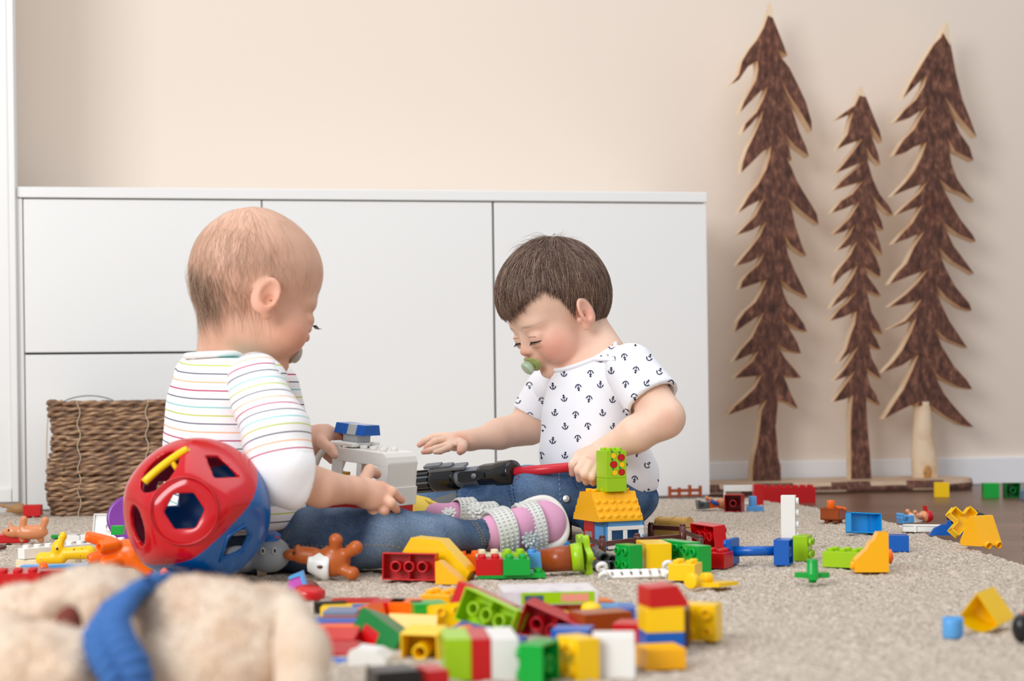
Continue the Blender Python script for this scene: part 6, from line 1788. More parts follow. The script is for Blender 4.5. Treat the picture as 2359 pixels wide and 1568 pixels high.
# ---- little figures
def figure(px, py, yaw, label, cols, hat, z=0, tilt=(90, 0), cap_peak=False):
    """a toy man about 6 cm tall, lying down; cols = legs, shirt, sleeve, hair/hat"""
    p = G(px, py, z)
    root = empty('toy_figure', (p.x, p.y, z + .0085), (math.radians(tilt[0]), math.radians(tilt[1]), math.radians(yaw)), label, 'toy figure')
    lg, sh, sl, ht = [C[c] if c in C else c for c in cols]
    for x in (-.0062, .0062):
        mb = MB(); mb.box((x - .0056, -.0065, .004), (x + .0056, .0060, .022)); mb.cyl((x - .0056, -.003, .006), (x + .0056, -.003, .006), .0065); mb.box((x - .0056, -.0115, 0), (x + .0056, .0060, .0055)); mb.build('leg', lg, root, bevel=.0012)
    M = Matrix(((1, 0, 0, 0), (0, 0, -1, 0), (0, 1, 0, 0), (0, 0, 0, 1)))
    mb = MB(); mb.prism([(-.0115, .021), (.0115, .021), (.0085, .039), (-.0085, .039)], -.0065, .0062, 0, M); mb.build('torso', sh, root, bevel=.0012)
    for sx in (-1, 1):
        mb = MB(); mb.tube([(sx * .0095, 0, .0365), (sx * .0140, -.003, .030), (sx * .0145, -.009, .025)], [.0040, .0038, .0034], 10); a_ = mb.build('arm', sl, root)
        MB().ball((sx * .0145, -.0115, .0235), .0040, 12).build('hand', C['skinp'], a_)
    MB().lathe([(.0065, .039), (.0095, .041), (.0102, .047), (.0098, .053), (.0070, .056), (.0001, .0565)], 24).build('head', C['skinp'], root)
    mb = MB()
    if hat == 'cap':
        mb.lathe([(.0108, .0485), (.0112, .052), (.0095, .0585), (.0050, .0620), (.0001, .0625)], 24); mb.box((-.006, -.0185, .0485), (.006, -.008, .0505))
    elif hat == 'big':
        mb.ball((0, .002, .052), (.0150, .0145, .0125), 18); mb.lathe([(.0165, .0475), (.0165, .0500), (.0110, .0510), (.0001, .0510)], 24)
    else:
        mb.ball((0, .0022, .0505), (.0112, .0100, .0092), 18)
    mb.build('hair' if hat == 'hair' else 'cap', ht, root)
    mb = MB()
    for x in (-.0035, .0035): mb.ball((x, -.0098, .0485), .0011, 8)
    mb.build('eyes', C['black'], root)
    return root
figure(1606, 1176, -84, 'toy figure with grey legs and orange vest lying left of the dark red brick', ('grey', 'orange', 'blue', 'tan'), 'none', tilt=(-84, 0))
figure(2072, 1209, -78, 'toy figure in light blue trousers and red cap lying on the wood floor', ('sky', 'white', 'skinp', 'red'), 'cap', z=FLZ, tilt=(-84, 0))
figure(2184, 1216, -98, 'toy figure in black and red with a black hat lying at the rug edge', ('black', 'darkred', 'black', 'black'), 'big', z=FLZ, tilt=(-84, 0))

# ---- bricks further back and to the right
brickc(2, 2, 'darkred', 1692, 1161, 1250, (1, -.06, 0), (.30, 1, 0), 'dark red toy brick with its open underside facing us, near the lying grey-legged figure', floor=True, h=.036)
def white_frame():
    p = G(1709, 1164); root = empty('white_window_frame', (p.x, p.y + .03, 0), (0, 0, math.radians(-6)), 'white toy window frame standing behind the dark red brick', 'toy window')
    w = .031; mb = MB(); mb.box((-w, -.003, 0), (-w + .004, .003, .038)); mb.box((w - .005, -.003, 0), (w, .003, .038)); mb.box((-w, -.0045, .026), (w, .0045, .038)); mb.box((-w, -.003, 0), (w, .003, .005)); mb.build('frame', C['white'], root, bevel=.0008)
white_frame()
def blue_t():
    p = G(1738, 1177); mb = MB(); mb.cyl((-.003, 0, .003), (-.003, 0, .028), .0072); mb.box((-.014, -.009, 0), (.017, .009, .0095))
    setp(mb.build('light_blue_toy_post', C['sky'], None, (p.x, p.y, 0), (0, 0, -.2), .001), 'light blue toy post piece right of the dark red brick', 'toy piece')
blue_t()
def red_long():
    p = G(1806, 1158, FLZ)
    setp(brick_mb(8, 2, .0335, True, False).build('toy_brick', C['red'], None, (p.x, p.y, FLZ), (0, 0, math.radians(4)), .0006), 'long red toy brick on the floor in front of the wooden trees', 'toy brick')
    p = G(1748, 1162, 0)
    M = Matrix(((1, 0, 0, 0), (0, 0, -1, 0), (0, 1, 0, 0), (0, 0, 0, 1)))
    mb = MB(); mb.box((-.010, -.008, 0), (.009, .008, .040))
    setp(mb.build('toy_brick', C['red'], None, (p.x - .001, p.y, 0), (0, 0, .1), .001), 'narrow red toy block between white window frame and long red brick', 'toy brick')
red_long()
brickc(2, 2, 'yellow', 2169, 1142, 1060, (1, 0, 0), (-.2, -.95, 0), 'plain yellow toy brick standing on the wood floor before the plank', h=.030, studs=False)
brickc(2, 2, 'green', 2281, 1106, 1075, (1, .1, 0), (-.12, -1, 0), 'green toy block by the baseboard at the far right', h=.034, studs=False)
brickc(2, 2, 'darkgreen', 2330, 1103, 1075, (1, -.1, 0), (-.1, 1, 0), 'darker green hollow toy brick at the right of the green block by the baseboard', h=.020)
brickc(2, 2, 'slate', 2372, 1166, 1100, (1, 0, 0), (0, 0, 1), 'grey-blue toy brick cut by the right picture edge on the wood floor')
def pin(o, z):
    """rest an object on the plane z"""
    R = o.rotation_euler.to_matrix(); o.location.z = z - min((R @ v.co).z for v in o.data.vertices)
for o in bpy.data.objects:
    l = o.get('label', '')
    if l.startswith(('plain yellow toy brick standing', 'green toy block by the', 'darker green hollow', 'grey-blue toy brick cut')): pin(o, FLZ + .0003)
def white_tray():
    p = G(2130, 1224); mb = MB(); w, d, t = .030, .016, .002
    mb.box((-w, -d, 0), (w, d, t)); mb.box((-w, -d, 0), (w, -d + t, .010)); mb.box((-w, d - t, 0), (w, d, .010)); mb.box((-w, -d, 0), (-w + t, d, .010)); mb.box((w - t, -d, 0), (w, d, .010)); mb.box((-w - .004, -d, .008), (w + .004, -d + .004, .010)); mb.box((-.012, -d - .003, 0), (-.008, -d, .010))
    setp(mb.build('white_tray', C['white'], None, (p.x, p.y + .014, -.001), (0, 0, -.28), .0005), 'low white toy tray at the rug edge', 'toy tray')
white_tray()
def blue_fish():
    p = G(2180, 1232); n = 20
    poly = [(-.026, -.008), (-.018, .002), (-.006, .008), (.000, .0085), (.001, .014), (.006, .014), (.008, .008), (.020, .003), (.026, -.008)]
    o = poly_toy('blue_toy_shell', poly, .014, 'blue', 'rounded dark blue toy piece left of the yellow cross', 'toy piece', p, (0, 0, -10), z=0)
blue_fish()
def cross():
    p = P(2214, 1212, 1610); p.z = .0270
    a, b_ = .0075, .023
    poly = [(-a, -b_), (a, -b_), (a, -a), (b_, -a), (b_, a), (a, a), (a, b_), (-a, b_), (-a, a), (-b_, a), (-b_, -a), (-a, -a)]
    root = empty('yellow_cross', p, R3(74, 0, 8), 'hollow yellow cross-shaped sorter piece leaning on the yellow wedge', 'toy shape')
    M = Matrix.Rotation(math.radians(45), 4, 'Z')
    mb = MB(); mb.prism([(x * 1.05, y * 1.05) for x, y in poly], 0, .0018, 0, M)
    # walls
    n = len(poly)
    for i in range(n):
        q0, q1 = Vector(poly[i] + (0,)), Vector(poly[(i + 1) % n] + (0,)); d = (q1 - q0); nn_ = Vector((-d.y, d.x, 0)).normalized() * .0016
        vs = [q0, q1, q1 + nn_, q0 + nn_]; mb.add([v for v in vs] + [v + Vector((0, 0, .014)) for v in vs], [(0,3,2,1),(4,5,6,7),(0,1,5,4),(1,2,6,5),(2,3,7,6),(3,0,4,7)], M=M)
    mb.build('shell', C['yellow'], root)
cross()
p_ = G(2277, 1264)
def wedge2():
    M = Matrix(((0, 0, 1, 0), (1, 0, 0, 0), (0, 1, 0, 0), (0, 0, 0, 1)))
    mb = MB(); mb.prism([(-.022, .006), (.024, .004), (.026, .010), (.004, .046), (-.002, .046)], -.017, .017, 0, M)
    for x in (-.0085, .0085): mb.ring((x, -.0205, .008), (0, -1, -.25), .0052, .0034, .006, 18)
    e = R3(0, 0, 22); me = mb.mesh('yellow_wedge', C['amber'])
    setp(link('yellow_wedge', me, None, (p_.x - .004, p_.y + .016, 0), e, .0008), 'yellow toy roof wedge with two studs at the rug edge near the cross', 'toy brick').location.z = rests(me, e, 0)
wedge2()
# far right foreground: hollow yellow scoop, light blue bit, dark ball with red
def scoop():
    s = 2620
    A_ = [(2206, 1449), (2228, 1420), (2250, 1391), (2270, 1420), (2292, 1452), (2300, 1466), (2286, 1476), (2263, 1483), (2240, 1477), (2222, 1466)]
    c = P(2255, 1440, s)
    root = empty('yellow_scoop', (c.x, c.y, 0), (0, 0, 0), 'hollow yellow toy roof piece lying alone at the right of the rug', 'toy piece'); o = Vector((c.x, c.y, 0))
    off = Vector((.021, .020, .004)); offs = Vector((.019, .030, .002))
    vs = [P(x, y, s) - o for x, y in A_]; n = len(vs); cc = sum(vs, Vector()) / n
    back = [cc + (v - cc) * .97 + off for v in vs]; inn = [cc + (v - cc) * .93 for v in vs]; inb = [cc + (v - cc) * .84 + off * .8 for v in vs]
    mb = MB(); mb.add(vs + back + inn + inb, [tuple(range(2 * n - 1, n - 1, -1)), tuple(range(3 * n, 4 * n))] + [(i, (i + 1) % n, n + (i + 1) % n, n + i) for i in range(n)] + [(i, 2 * n + i, 2 * n + (i + 1) % n, (i + 1) % n) for i in range(n)] + [(2 * n + i, 3 * n + i, 3 * n + (i + 1) % n, 2 * n + (i + 1) % n) for i in range(n)])
    ob = mb.build('shell', C['yellow'], root)
    zmin = min(v[2] for v in mb.v); ob.location.z = -zmin + .0005 if zmin < 0 else 0
    ob.location.z = -zmin + .0005
    p = G(2207, 1476); mbb = MB(); mbb.cyl((0, 0, .0), (0, 0, .016), .0075); mbb.box((-.007, -.002, 0), (.010, .006, .018))
    setp(mbb.build('light_blue_toy_post', C['sky'], None, (p.x, p.y + .02, 0), (0, 0, 0), .001), 'light blue toy bit half hidden behind the lone yellow scoop', 'toy piece')
    p = G(2352, 1482); r2 = empty('small_toy_figure', (p.x, p.y, 0), (0, 0, 0), 'black and red toy figure cut by the right picture edge beside the yellow scoop', 'toy figure')
    MB().ball((0, 0, .013), (.0075, .009, .0125), 16).build('hair', C['black'], r2); MB().ball((.012, .004, .020), (.011, .010, .010), 16).build('hat', C['red'], r2)
scoop()
# ================================================================== plush dog in the foreground and the toy heap
def plush():
    base = P(330, 1500, 3450); root = empty('plush_dog', (base.x, base.y, 0), (0, 0, 0), 'beige plush dog with a knitted blue collar lying in the left foreground', 'plush toy')
    o = Vector((base.x, base.y, 0))
    def q(x, y, s): return P(x, y, s)
    f = Field((-.42, .92, -.01), (-.06, 1.30, .125), .0022)
    E = lambda x, y, s, r, k=.012, R=None: f.ell(q(x, y, s), r, R, k)
    # rump and back (left)
    E(200, 1430, 3350, (.046, .045, .038)); E(235, 1380, 3250, (.036, .04, .022), .015); E(80, 1450, 3300, (.045, .040, .034), .012); E(10, 1535, 3500, (.034, .030, .036), .010)
    E(60, 1540, 3700, (.052, .036, .030), .006)
    # front paws in the middle
    E(130, 1552, 3780, (.020, .018, .015), .002); E(206, 1500, 3680, (.016, .016, .015), .002)
    # neck and head (right)
    E(410, 1446, 3400, (.038, .040, .034), .012); E(480, 1456, 3450, (.048, .046, .038), .012); E(545, 1492, 3500, (.050, .044, .042), .012); E(600, 1440, 3350, (.034, .036, .028), .010)
    E(470, 1560, 3600, (.056, .040, .034), .012)
    # ear
    g = Field((-.30, .92, -.01), (-.06, 1.20, .125), .0022)
    g.cap(q(662, 1425, 3520), q(698, 1510, 3640), .014, .017, .008); g.cap(q(696, 1490, 3620), q(694, 1590, 3690), .017, .017, .008); g.cap(q(640, 1392, 3440), q(672, 1436, 3540), .010, .014, .008)
    # folds
    f.cap(q(620, 1482, 3570), q(660, 1448, 3560), .011, .009, .004, True); f.cap(q(628, 1484, 3580), q(650, 1560, 3600), .011, .010, .004, True)
    Ve, Fe = g.net(); Ve = relax(Ve, Fe, 2); Ve[:, 2] = np.maximum(Ve[:, 2], .0005)
    f.cap(q(128, 1430, 3500), q(150, 1500, 3560), .016, .014, .006, True)
    V, F = f.net(); V = relax(V, F, 2); Nn = vnormals(V, F)
    V = V + Nn * (wob(V, 300, 2) * .0006 + wob(V, 90, 5) * .0012)[:, None]; V[:, 2] = np.maximum(V[:, 2], .0005)
    fur = mat('beige_plush', rgb(234, 210, 184), .95, spec=.1, bump=(420, .8, .004), var=(26, rgb(216, 176, 140), .42, .74), sheen=.5)
    body = link('body', np_mesh('body', V - np.array(o), F, fur), root)
    link('ear', np_mesh('ear', Ve - np.array(o), Fe, fur), root)
    # longer pile tufts break up the outline
    r = np.random.RandomState(7); ids = r.choice(len(V), 9000, replace=False); vs = []; fs = []
    for i, k in enumerate(ids):
        p = V[k]; n = Nn[k] + r.normal(size=3) * .55; n /= np.linalg.norm(n); t = np.cross(n, r.normal(size=3)); t /= np.linalg.norm(t) + 1e-9
        l_ = r.uniform(.002, .0045); vs += [p + t * .0005, p - t * .0005, p + n * l_]; fs.append((3 * i, 3 * i + 1, 3 * i + 2, 3 * i + 2))
    me = bpy.data.meshes.new('pile'); me.from_pydata([tuple(np.array(v) - np.array(o)) for v in vs], [], [f_[:3] for f_ in fs]); me.materials.append(fur)
    link('pile', me, root)['kind'] = 'stuff'
    wn = mat('wine_velour', rgb(116, 50, 36), .9)
    mb = MB(); c = q(148, 1468, 3640) - o; mb.ball(c, (.011, .009, .021), 16, R=Matrix.Rotation(.25, 3, 'Y')); mb.build('mouth', wn, root)
    mb = MB(); mb.ball(q(236, 1545, 3660) - o, (.010, .010, .018), 14); mb.build('inner_paw', wn, root)
    # knitted collar: braided tube round the neck
    kn = mat('blue_knit', rgb(58, 104, 166), .95, bump=(500, .6, .002)); mb = MB()
    path = [q(362, 1352, 3330), q(318, 1362, 3480), q(282, 1384, 3590), q(262, 1416, 3660), q(246, 1444, 3720), q(252, 1478, 3760), q(268, 1512, 3780), q(290, 1550, 3790), q(300, 1600, 3790)]
    def cat(pts, t):
        i = min(int(t), len(pts) - 2); u = t - i; p = [pts[max(i - 1, 0)], pts[i], pts[i + 1], pts[min(i + 2, len(pts) - 1)]]
        return .5 * ((2 * p[1]) + (-p[0] + p[2]) * u + (2 * p[0] - 5 * p[1] + 4 * p[2] - p[3]) * u * u + (-p[0] + 3 * p[1] - 3 * p[2] + p[3]) * u ** 3)
    for ph in (0, 2.09, 4.19):
        pts = []
        for i in range(90):
            t = i / 89 * (len(path) - 1); c = cat(path, t) - o; a = t * 3.4 + ph
            pts.append(c + Vector((.0088 * math.cos(a), .0060 * math.sin(2 * a), .0080 * math.cos(a) * .7)))
        mb.tube(pts, .0064, 10)
    mb.build('collar', kn, root)
plush()

# ---- tall stack at the right of the heap
st = G(1524, 1505)
brick(2, 2, 'blue', 0, 0, 'blue toy brick at the bottom of the stack under the yellow brick', rot=(0, 0, 8), at=(st.x, st.y), studs=False)
brick(2, 2, 'yellow', 0, 0, 'yellow toy brick on the blue one, below the red slope', rot=(0, 0, 8), at=(st.x, st.y), z=BH + .0002, studs=False, h=.0205)
poly_toy('toy_slope_brick', [(-.0165, 0), (.0165, 0), (.0165, .004), (.0075, .0175), (-.0165, .0160)], .031, 'red', 'red toy slope brick on top of the yellow and blue stack', 'toy brick', (st.x + .0015, st.y, 0), (0, 0, 14), z=BH + .0209)
brick(2, 2, 'amber', 1522, 1536, 'orange-yellow toy brick lying in front of the blue and yellow stack', rot=(0, 0, 12), h=.0165, studs=False)
brickc(2, 2, 'yellow', 1616, 1446, 2650, (0, 0, 1), (-.45, -1, 0), 'yellow toy brick on its side with studs toward us, right of the tall stack', floor=True)
brickc(2, 2, 'darkbrown', 1580, 1466, 2700, (0, 0, 1), (1, -.2, 0), 'thin dark brown toy brick between tall stack and yellow brick', floor=True, h=.006, studs=False)
# front row on its side
brickc(2, 2, 'white', 1414, 1508, 3030, (0, 0, 1), (-.06, -1, 0), 'cream white toy block in the front row beside the orange-yellow brick', floor=True, h=.030, studs=False)
brickc(2, 2, 'yellow', 1332, 1514, 3060, (0, 0, 1), (-1, -.52, 0), 'yellow toy brick in the front row left of the white block', floor=True)
zc = G(1120, 1640)
for x, col, lab, st_ in ((1238, 'green', 'green toy brick with studs at the left in the front row', True), (1156, 'white', 'white toy brick standing on its side between the red and the green one', False),
                         (1102, 'red', 'red toy brick on its side between the lime and white ones at the bottom edge', False), (1050, 'lime', 'lime toy brick on its side at the bottom edge beside the black one', False)):
    if col == 'green':
        brickc(2, 2, col, 1243, 1555, 3120, (0, 0, 1), (-.90, .42, 0), lab, floor=True)
    else:
        hh = {'white': .0205, 'red': .0145, 'lime': .0200}[col]
        brickc(2, 4, col, x, 1555, 3000, (0, 0, 1), (-1, -.10, 0), lab, floor=True, h=hh, studs=False)
brick(2, 2, 'black', 905, 1600, 'black toy brick at the bottom edge of the picture beside the red one', rot=(0, 0, 20), studs=False)
brick(1, 2, 'red', 996, 1598, 'red toy brick at the bottom edge right of the black one', rot=(0, 0, 20), studs=False)
# leaning bricks
brickc(4, 2, 'lime', 1131, 1418, 2520, (.80, -.60, 0), (.60, .80, .0), 'lime toy brick tilted on the heap with its three inner tubes facing us', roll=21)
brickc(4, 2, 'red', 1112, 1402, 2420, (.80, -.60, 0), (-.60, -.80, .0), 'red toy brick behind the tilted lime one, leaning the same way', roll=21, studs=False)
brickc(4, 2, 'darkred', 1280, 1448, 2560, (.93, -.36, 0), (.36, .93, .25), 'dark red toy brick tilted with its open side up, right of the tilted lime one', roll=22)
brickc(4, 2, 'darkgreen', 897, 1463, 2620, (.66, -.75, 0), (0, 0, 1), 'dark green toy brick tilted down to the right on the heap', roll=27, studs=False, h=.021)
brickc(3, 1, 'red', 882, 1490, 2640, (.75, -.66, 0), (0, 0, 1), 'red toy brick under the tilted dark green one', roll=28, studs=False)
def white_cup():
    p = P(858, 1524, 2860)
    o = poly_toy('white_toy_wedge', [(-.016, -.012), (.017, -.012), (.014, .004), (.006, .0105), (-.013, .0125), (-.0165, .008)], .030, 'white', 'white rounded toy wedge behind the black brick', 'toy brick', p, (0, 0, -10), bevel=.003)
    o.location.z = p.z
white_cup()
# yellow hollow brick with blue end
brickc(2, 2, 'yellow', 978, 1492, 2790, (1, -.12, 0), (.25, 1, .12), 'yellow toy brick with its hollow underside facing us, beside a blue end piece', h=.030)
brickc(1, 2, 'blue', 1043, 1481, 2730, (1, -.35, 0), (0, 0, 1), 'small blue toy brick at the right of the hollow yellow one', studs=False)
brickc(3, 2, 'amber', 962, 1444, 2460, (.96, -.25, 0), (.1, .3, 1), 'yellow toy brick with pale shiny top behind the hollow yellow brick', studs=False)
brickc(1, 2, 'orange', 1071, 1466, 2660, (0, 0, 1), (1, 0, .1), 'upright orange toy brick under the tilted lime one', h=.013)
brickc(4, 2, 'deepblue', 1122, 1482, 2640, (.94, -.35, 0), (0, -.2, 1), 'dark blue toy brick under the tilted lime one', roll=8, studs=False)
brick(2, 2, 'red', 897, 1428, 'red toy brick at the left of the small red, orange and green row', rot=(0, 0, -4), studs=False)
brick(2, 2, 'orange', 938, 1428, 'orange toy brick in the middle of the red, orange and green row', rot=(0, 0, -4), studs=False)
brick(2, 2, 'green', 986, 1432, 'green toy brick with shiny top at the right of the orange one', rot=(0, 0, 14), studs=False)
brick(2, 2, 'amber', 1016, 1410, 'orange-yellow toy brick behind the tilted lime brick at its left', rot=(0, 0, -20))
brickc(2, 2, 'yellow', 1028, 1430, 2450, (1, 0, .1), (.3, -1, .2), 'yellow toy brick wedged beneath the red one leaning behind the lime brick')
# left side pile next to the dog
brickc(2, 2, 'slate', 790, 1412, 2480, (1, -.1, 0), (0, 0, 1), 'grey-blue toy plate on top of the pile beside the plush ear', h=.008, studs=False)
brickc(2, 2, 'brown', 788, 1422, 2500, (1, -.1, 0), (0, 0, 1), 'brown toy plate second from the top beside the plush ear', h=.006, studs=False)
brickc(3, 2, 'blue', 780, 1434, 2540, (1, 0, 0), (0, 0, 1), 'blue toy plate in the pile beside the plush ear', h=.007, studs=False)
brickc(3, 2, 'orange', 786, 1450, 2580, (1, 0, 0), (0, 0, 1), 'orange toy plate under the blue plate beside the plush ear', h=.010, studs=False)
brickc(2, 2, 'red', 782, 1476, 2640, (1, -.1, 0), (0, -.2, 1), 'red toy brick below the orange plate beside the plush ear', h=.015, studs=False)
brickc(2, 2, 'darkred', 782, 1510, 2720, (1, -.1, 0), (0, -.2, 1), 'darker red toy brick low in the pile beside the plush ear', h=.016, studs=False)
brickc(2, 2, 'blue', 777, 1546, 2850, (1, -.2, 0), (0, -.2, 1), 'blue toy brick at the bottom edge beside the plush ear', h=.012, studs=False)
brickc(1, 2, 'orange', 812, 1492, 2600, (0, 0, 1), (1, -.2, 0), 'upright orange toy brick behind the red bricks of the pile', h=.012, studs=False)
brickc(2, 2, 'orange', 838, 1424, 2450, (1, -.4, 0), (-.1, .2, 1), 'bright orange toy brick left of the tilted dark green one', roll=-12, studs=False)
# flat pieces at the back of the heap
brick(6, 2, 'darkgreen', 905, 1398, 'flat green base plate at the back edge of the heap', rot=(0, 0, 6), h=.006, studs=False)
brick(4, 2, 'blue', 888, 1402, 'blue toy plate lying on the green base plate at the back of the heap', rot=(0, 0, 10), z=.0062, h=.004, studs=False)
brick(3, 2, 'red', 818, 1400, 'flat red toy plate at the back left of the heap', rot=(0, 0, 0), h=.009, studs=False)
brick(4, 2, 'yellow', 816, 1414, 'flat yellow toy plate in front of the flat red one', rot=(0, 0, 0), h=.009, studs=False)
brick(2, 1, 'black', 760, 1410, 'small black toy piece at the edge of the plush ear', rot=(0, 0, 10), h=.011, studs=False)
# picture box
def picbox():
    p = G(1262, 1418); root = empty('picture_box', (p.x, p.y + .030, .0), (math.radians(-1), 0, math.radians(4)), 'flat white picture box with a lime edge strip lying behind the tilted lime brick', 'toy box')
    w, d, h = .046, .040, .0135
    z0 = .011
    wh = mat('printed_card', rgb(232, 226, 226), .35, var=(60, rgb(206, 190, 206), .5, .7))
    MB().box((-w, -d, z0), (w, d, z0 + h)).build('card_box', wh, root, bevel=.0006)
    MB().box((-w * .62, -d - .0003, z0 + .001), (w * .93, -d, z0 + h - .001)).build('edge_strip', C['lime'], root)
    MB().box((w * .22, -d - .0006, z0 + .003), (w * .80, -d - .0003, z0 + h - .003)).build('label_patch', mat('pink_label', rgb(236, 150, 130), .5), root)
    MB().box((-w * .55, -d - .0006, z0 + .003), (-w * .15, -d - .0003, z0 + h - .004)).build('dark_print', mat('print_grey', rgb(60, 90, 110), .5), root)
picbox()
brick(2, 2, 'red', 1262, 1412, 'red toy brick under the picture box', rot=(0, 0, 5), h=.0105, studs=False)
def knobs():
    for x, y, s, lab in ((1296, 1432, 2500, 'round yellow toy knob in front of the picture box'), (1362, 1408, 2400, 'second yellow toy knob behind the brown brick')):
        p = P(x, y, s); mb = MB(); mb.lathe([(.0001, 0), (.010, 0), (.0105, .006), (.0095, .0125), (.006, .0150), (.0001, .0155)], 24)
        setp(mb.build('yellow_toy_dome', C['yellow'], None, (p.x, p.y, max(0, p.z - .008)), (.3, 0, 0)), lab, 'toy piece')
knobs()
brick(3, 2, 'brown', 1384, 1458, 'reddish brown toy brick behind the white block', rot=(0, 0, 24), h=.020, studs=False)
brickc(1, 2, 'blue', 1443, 1434, 2480, (1, -.1, 0), (0, 0, 1), 'small blue toy brick right of the reddish brown one', h=.0175, studs=False, floor=True)
brick(3, 2, 'azure', 1400, 1412, 'light blue toy brick at the back beside the picture box', rot=(0, 0, -4), h=.0085, studs=False)
brick(3, 2, 'orange', 1352, 1402, 'orange toy plate between picture box and light blue brick', rot=(0, 0, 12), h=.009, studs=False)
brickc(2, 2, 'red', 1462, 1478, 2650, (1, -.3, 0), (0, 0, 1), 'red toy brick between the white block and the tall stack', h=.0165, studs=False, floor=True)

# ================================================================== toys at the left, round the ball and behind the dog
def animal(name, label, m, px, py, s, parts, scale=1.0, yaw=0, z=None, eyes=(), extra=None, cat='toy animal', vox=.0013, R=None):
    """soft plastic animal from blended capsules and ellipsoids in local metres; x to the right, y away, z up"""
    f = Field((-.06, -.03, -.05), (.06, .03, .05), vox)
    for p in parts:
        if p[0] == 'c': f.cap(p[1], p[2], p[3], p[4], .003)
        elif p[0] == 'e': f.ell(p[1], p[2], None, .003)
        else: f.cap(p[1], p[2], p[3], p[4], .0015, True)
    V, F = f.net(); V = relax(V, F, 1); zm = V[:, 2].min() * scale
    p0 = P(px, py, s); zz = p0.z if z is None else z - zm
    root = empty(name, (p0.x, p0.y, zz), (0, 0, math.radians(yaw)), label, cat)
    root.scale = (scale,) * 3
    link('body', np_mesh('body', V, F, m), root)
    for i, e in enumerate(eyes):
        MB().ball(e, .0016, 10).build('eye', C['black'], root)
    if extra: extra(root)
    return root
c_ = 'c'; e_ = 'e'
animal('toy_pig', 'peach coloured plastic pig lying on its back left of the giraffe', C['tan'], 72, 1252, 1500,
       [(e_, (0, 0, 0), (.026, .012, .0115)), (e_, (-.026, 0, .001), (.013, .010, .009)), (c_, (-.034, 0, 0), (-.039, 0, .001), .0055, .005), (c_, (-.012, -.004, .006), (-.010, -.004, .020), .0050, .0055), (c_, (.018, -.004, .006), (.022, -.004, .018), .0050, .0058), (c_, (-.028, -.004, .006), (-.031, -.004, .015), .0035, .002), (c_, (.010, .004, -.004), (.014, .004, -.012), .005, .005), (c_, (-.016, .004, -.004), (-.014, .004, -.012), .005, .005)],
       yaw=6, z=0, eyes=[(-.032, -.0085, .004)])
animal('toy_lion', 'small brown plastic animal lying at the foot of the tall cupboard', mat('toy_brown_fur', rgb(168, 124, 76), .5), 36, 1168, 1190,
       [(e_, (.006, 0, 0), (.017, .010, .011)), (c_, (-.006, 0, .002), (-.024, 0, .006), .0045, .0028), (c_, (-.006, 0, -.003), (-.016, 0, -.004), .004, .003), (c_, (-.024, 0, .006), (-.029, 0, .007), .0038, .003), (c_, (.014, 0, -.002), (.026, 0, .0), .007, .004)], yaw=0, z=.001)
spots = mat('giraffe_yellow', rgb(255, 200, 0), .35, var=(120, rgb(120, 60, 10), .66, .68))
animal('toy_giraffe', 'yellow plastic giraffe with brown spots lying among the toys behind the dog', spots, 152, 1285, 1790,
       [(c_, (-.014, 0, -.004), (-.004, 0, .018), .0062, .0042), (e_, (-.010, -.001, .004), (.008, .007, .010)), (e_, (-.003, 0, .020), (.0045, .004, .0055)), (c_, (.000, 0, -.003), (.030, 0, -.002), .0075, .009), (c_, (-.030, 0, -.009), (-.006, 0, -.009), .0085, .0075), (c_, (.030, 0, -.002), (.036, 0, -.014), .007, .005)], yaw=4, z=.004, eyes=[(-.0095, -.0080, .004)])
animal('toy_elephant', 'bright orange plastic elephant on its side with round feet toward us, left of the ball', C['orange'], 268, 1275, 1880,
       [(c_, (-.006, -.004, .010), (-.030, -.012, .018), .0080, .0070), (c_, (-.002, -.004, -.002), (-.026, -.014, -.008), .0078, .0072), (c_, (.002, -.008, .008), (-.012, -.020, .006), .0075, .0070), (c_, (.004, -.006, -.012), (-.008, -.020, -.014), .0075, .0068), (e_, (.014, .004, -.004), (.026, .014, .018)), (c_, (.020, 0, -.010), (.040, 0, -.026), .010, .006),
        ('s', (-.034, -.014, .0195), (-.027, -.011, .017), .0045, .003), ('s', (-.031, -.017, -.0095), (-.023, -.013, -.007), .0045, .003), ('s', (-.016, -.026, .0058), (-.010, -.019, .006), .0045, .003)], yaw=-4, z=0)
def bear():
    br = mat('toy_bear_brown', rgb(186, 92, 32), .35)
    def ex(root):
        f = Field((-.04, -.03, -.03), (.03, .03, .03), .0013); f.cap((-.016, 0, -.002), (.001, 0, -.006), .0120, .0170, .003); f.half((.006, 0, 0), (1, 0, -.1), 0); f.half((-.019, 0, 0), (-1, 0, .1), 0)
        V, F = f.net(); link('white_shirt', np_mesh('white_shirt', relax(V, F, 1), F, C['white']), root)
        MB().ball((-.004, -.0165, -.006), (.0035, .0015, .0018), 10).build('shirt_mark', C['darkbrown'], root)
    animal('toy_bear', 'brown plastic bear in a white shirt lying on its back beside the grey hippo', br, 752, 1330, 1945,
           [(e_, (.008, 0, -.001), (.019, .014, .0175)), (c_, (-.014, 0, .004), (-.028, 0, .006), .010, .0095), (e_, (-.038, 0, .006), (.010, .007, .0065)), (c_, (.010, -.004, .010), (.012, -.006, .022), .0055, .0078), (c_, (.018, -.004, .004), (.034, -.006, .014), .0050, .0078), (c_, (.018, -.006, -.010), (.030, -.008, -.014), .0055, .0080), (e_, (-.030, -.006, .013), (.004, .003, .005))],
           yaw=-4, z=0, eyes=[(-.034, -.0085, .0085)], extra=ex, scale=1.08)
bear()
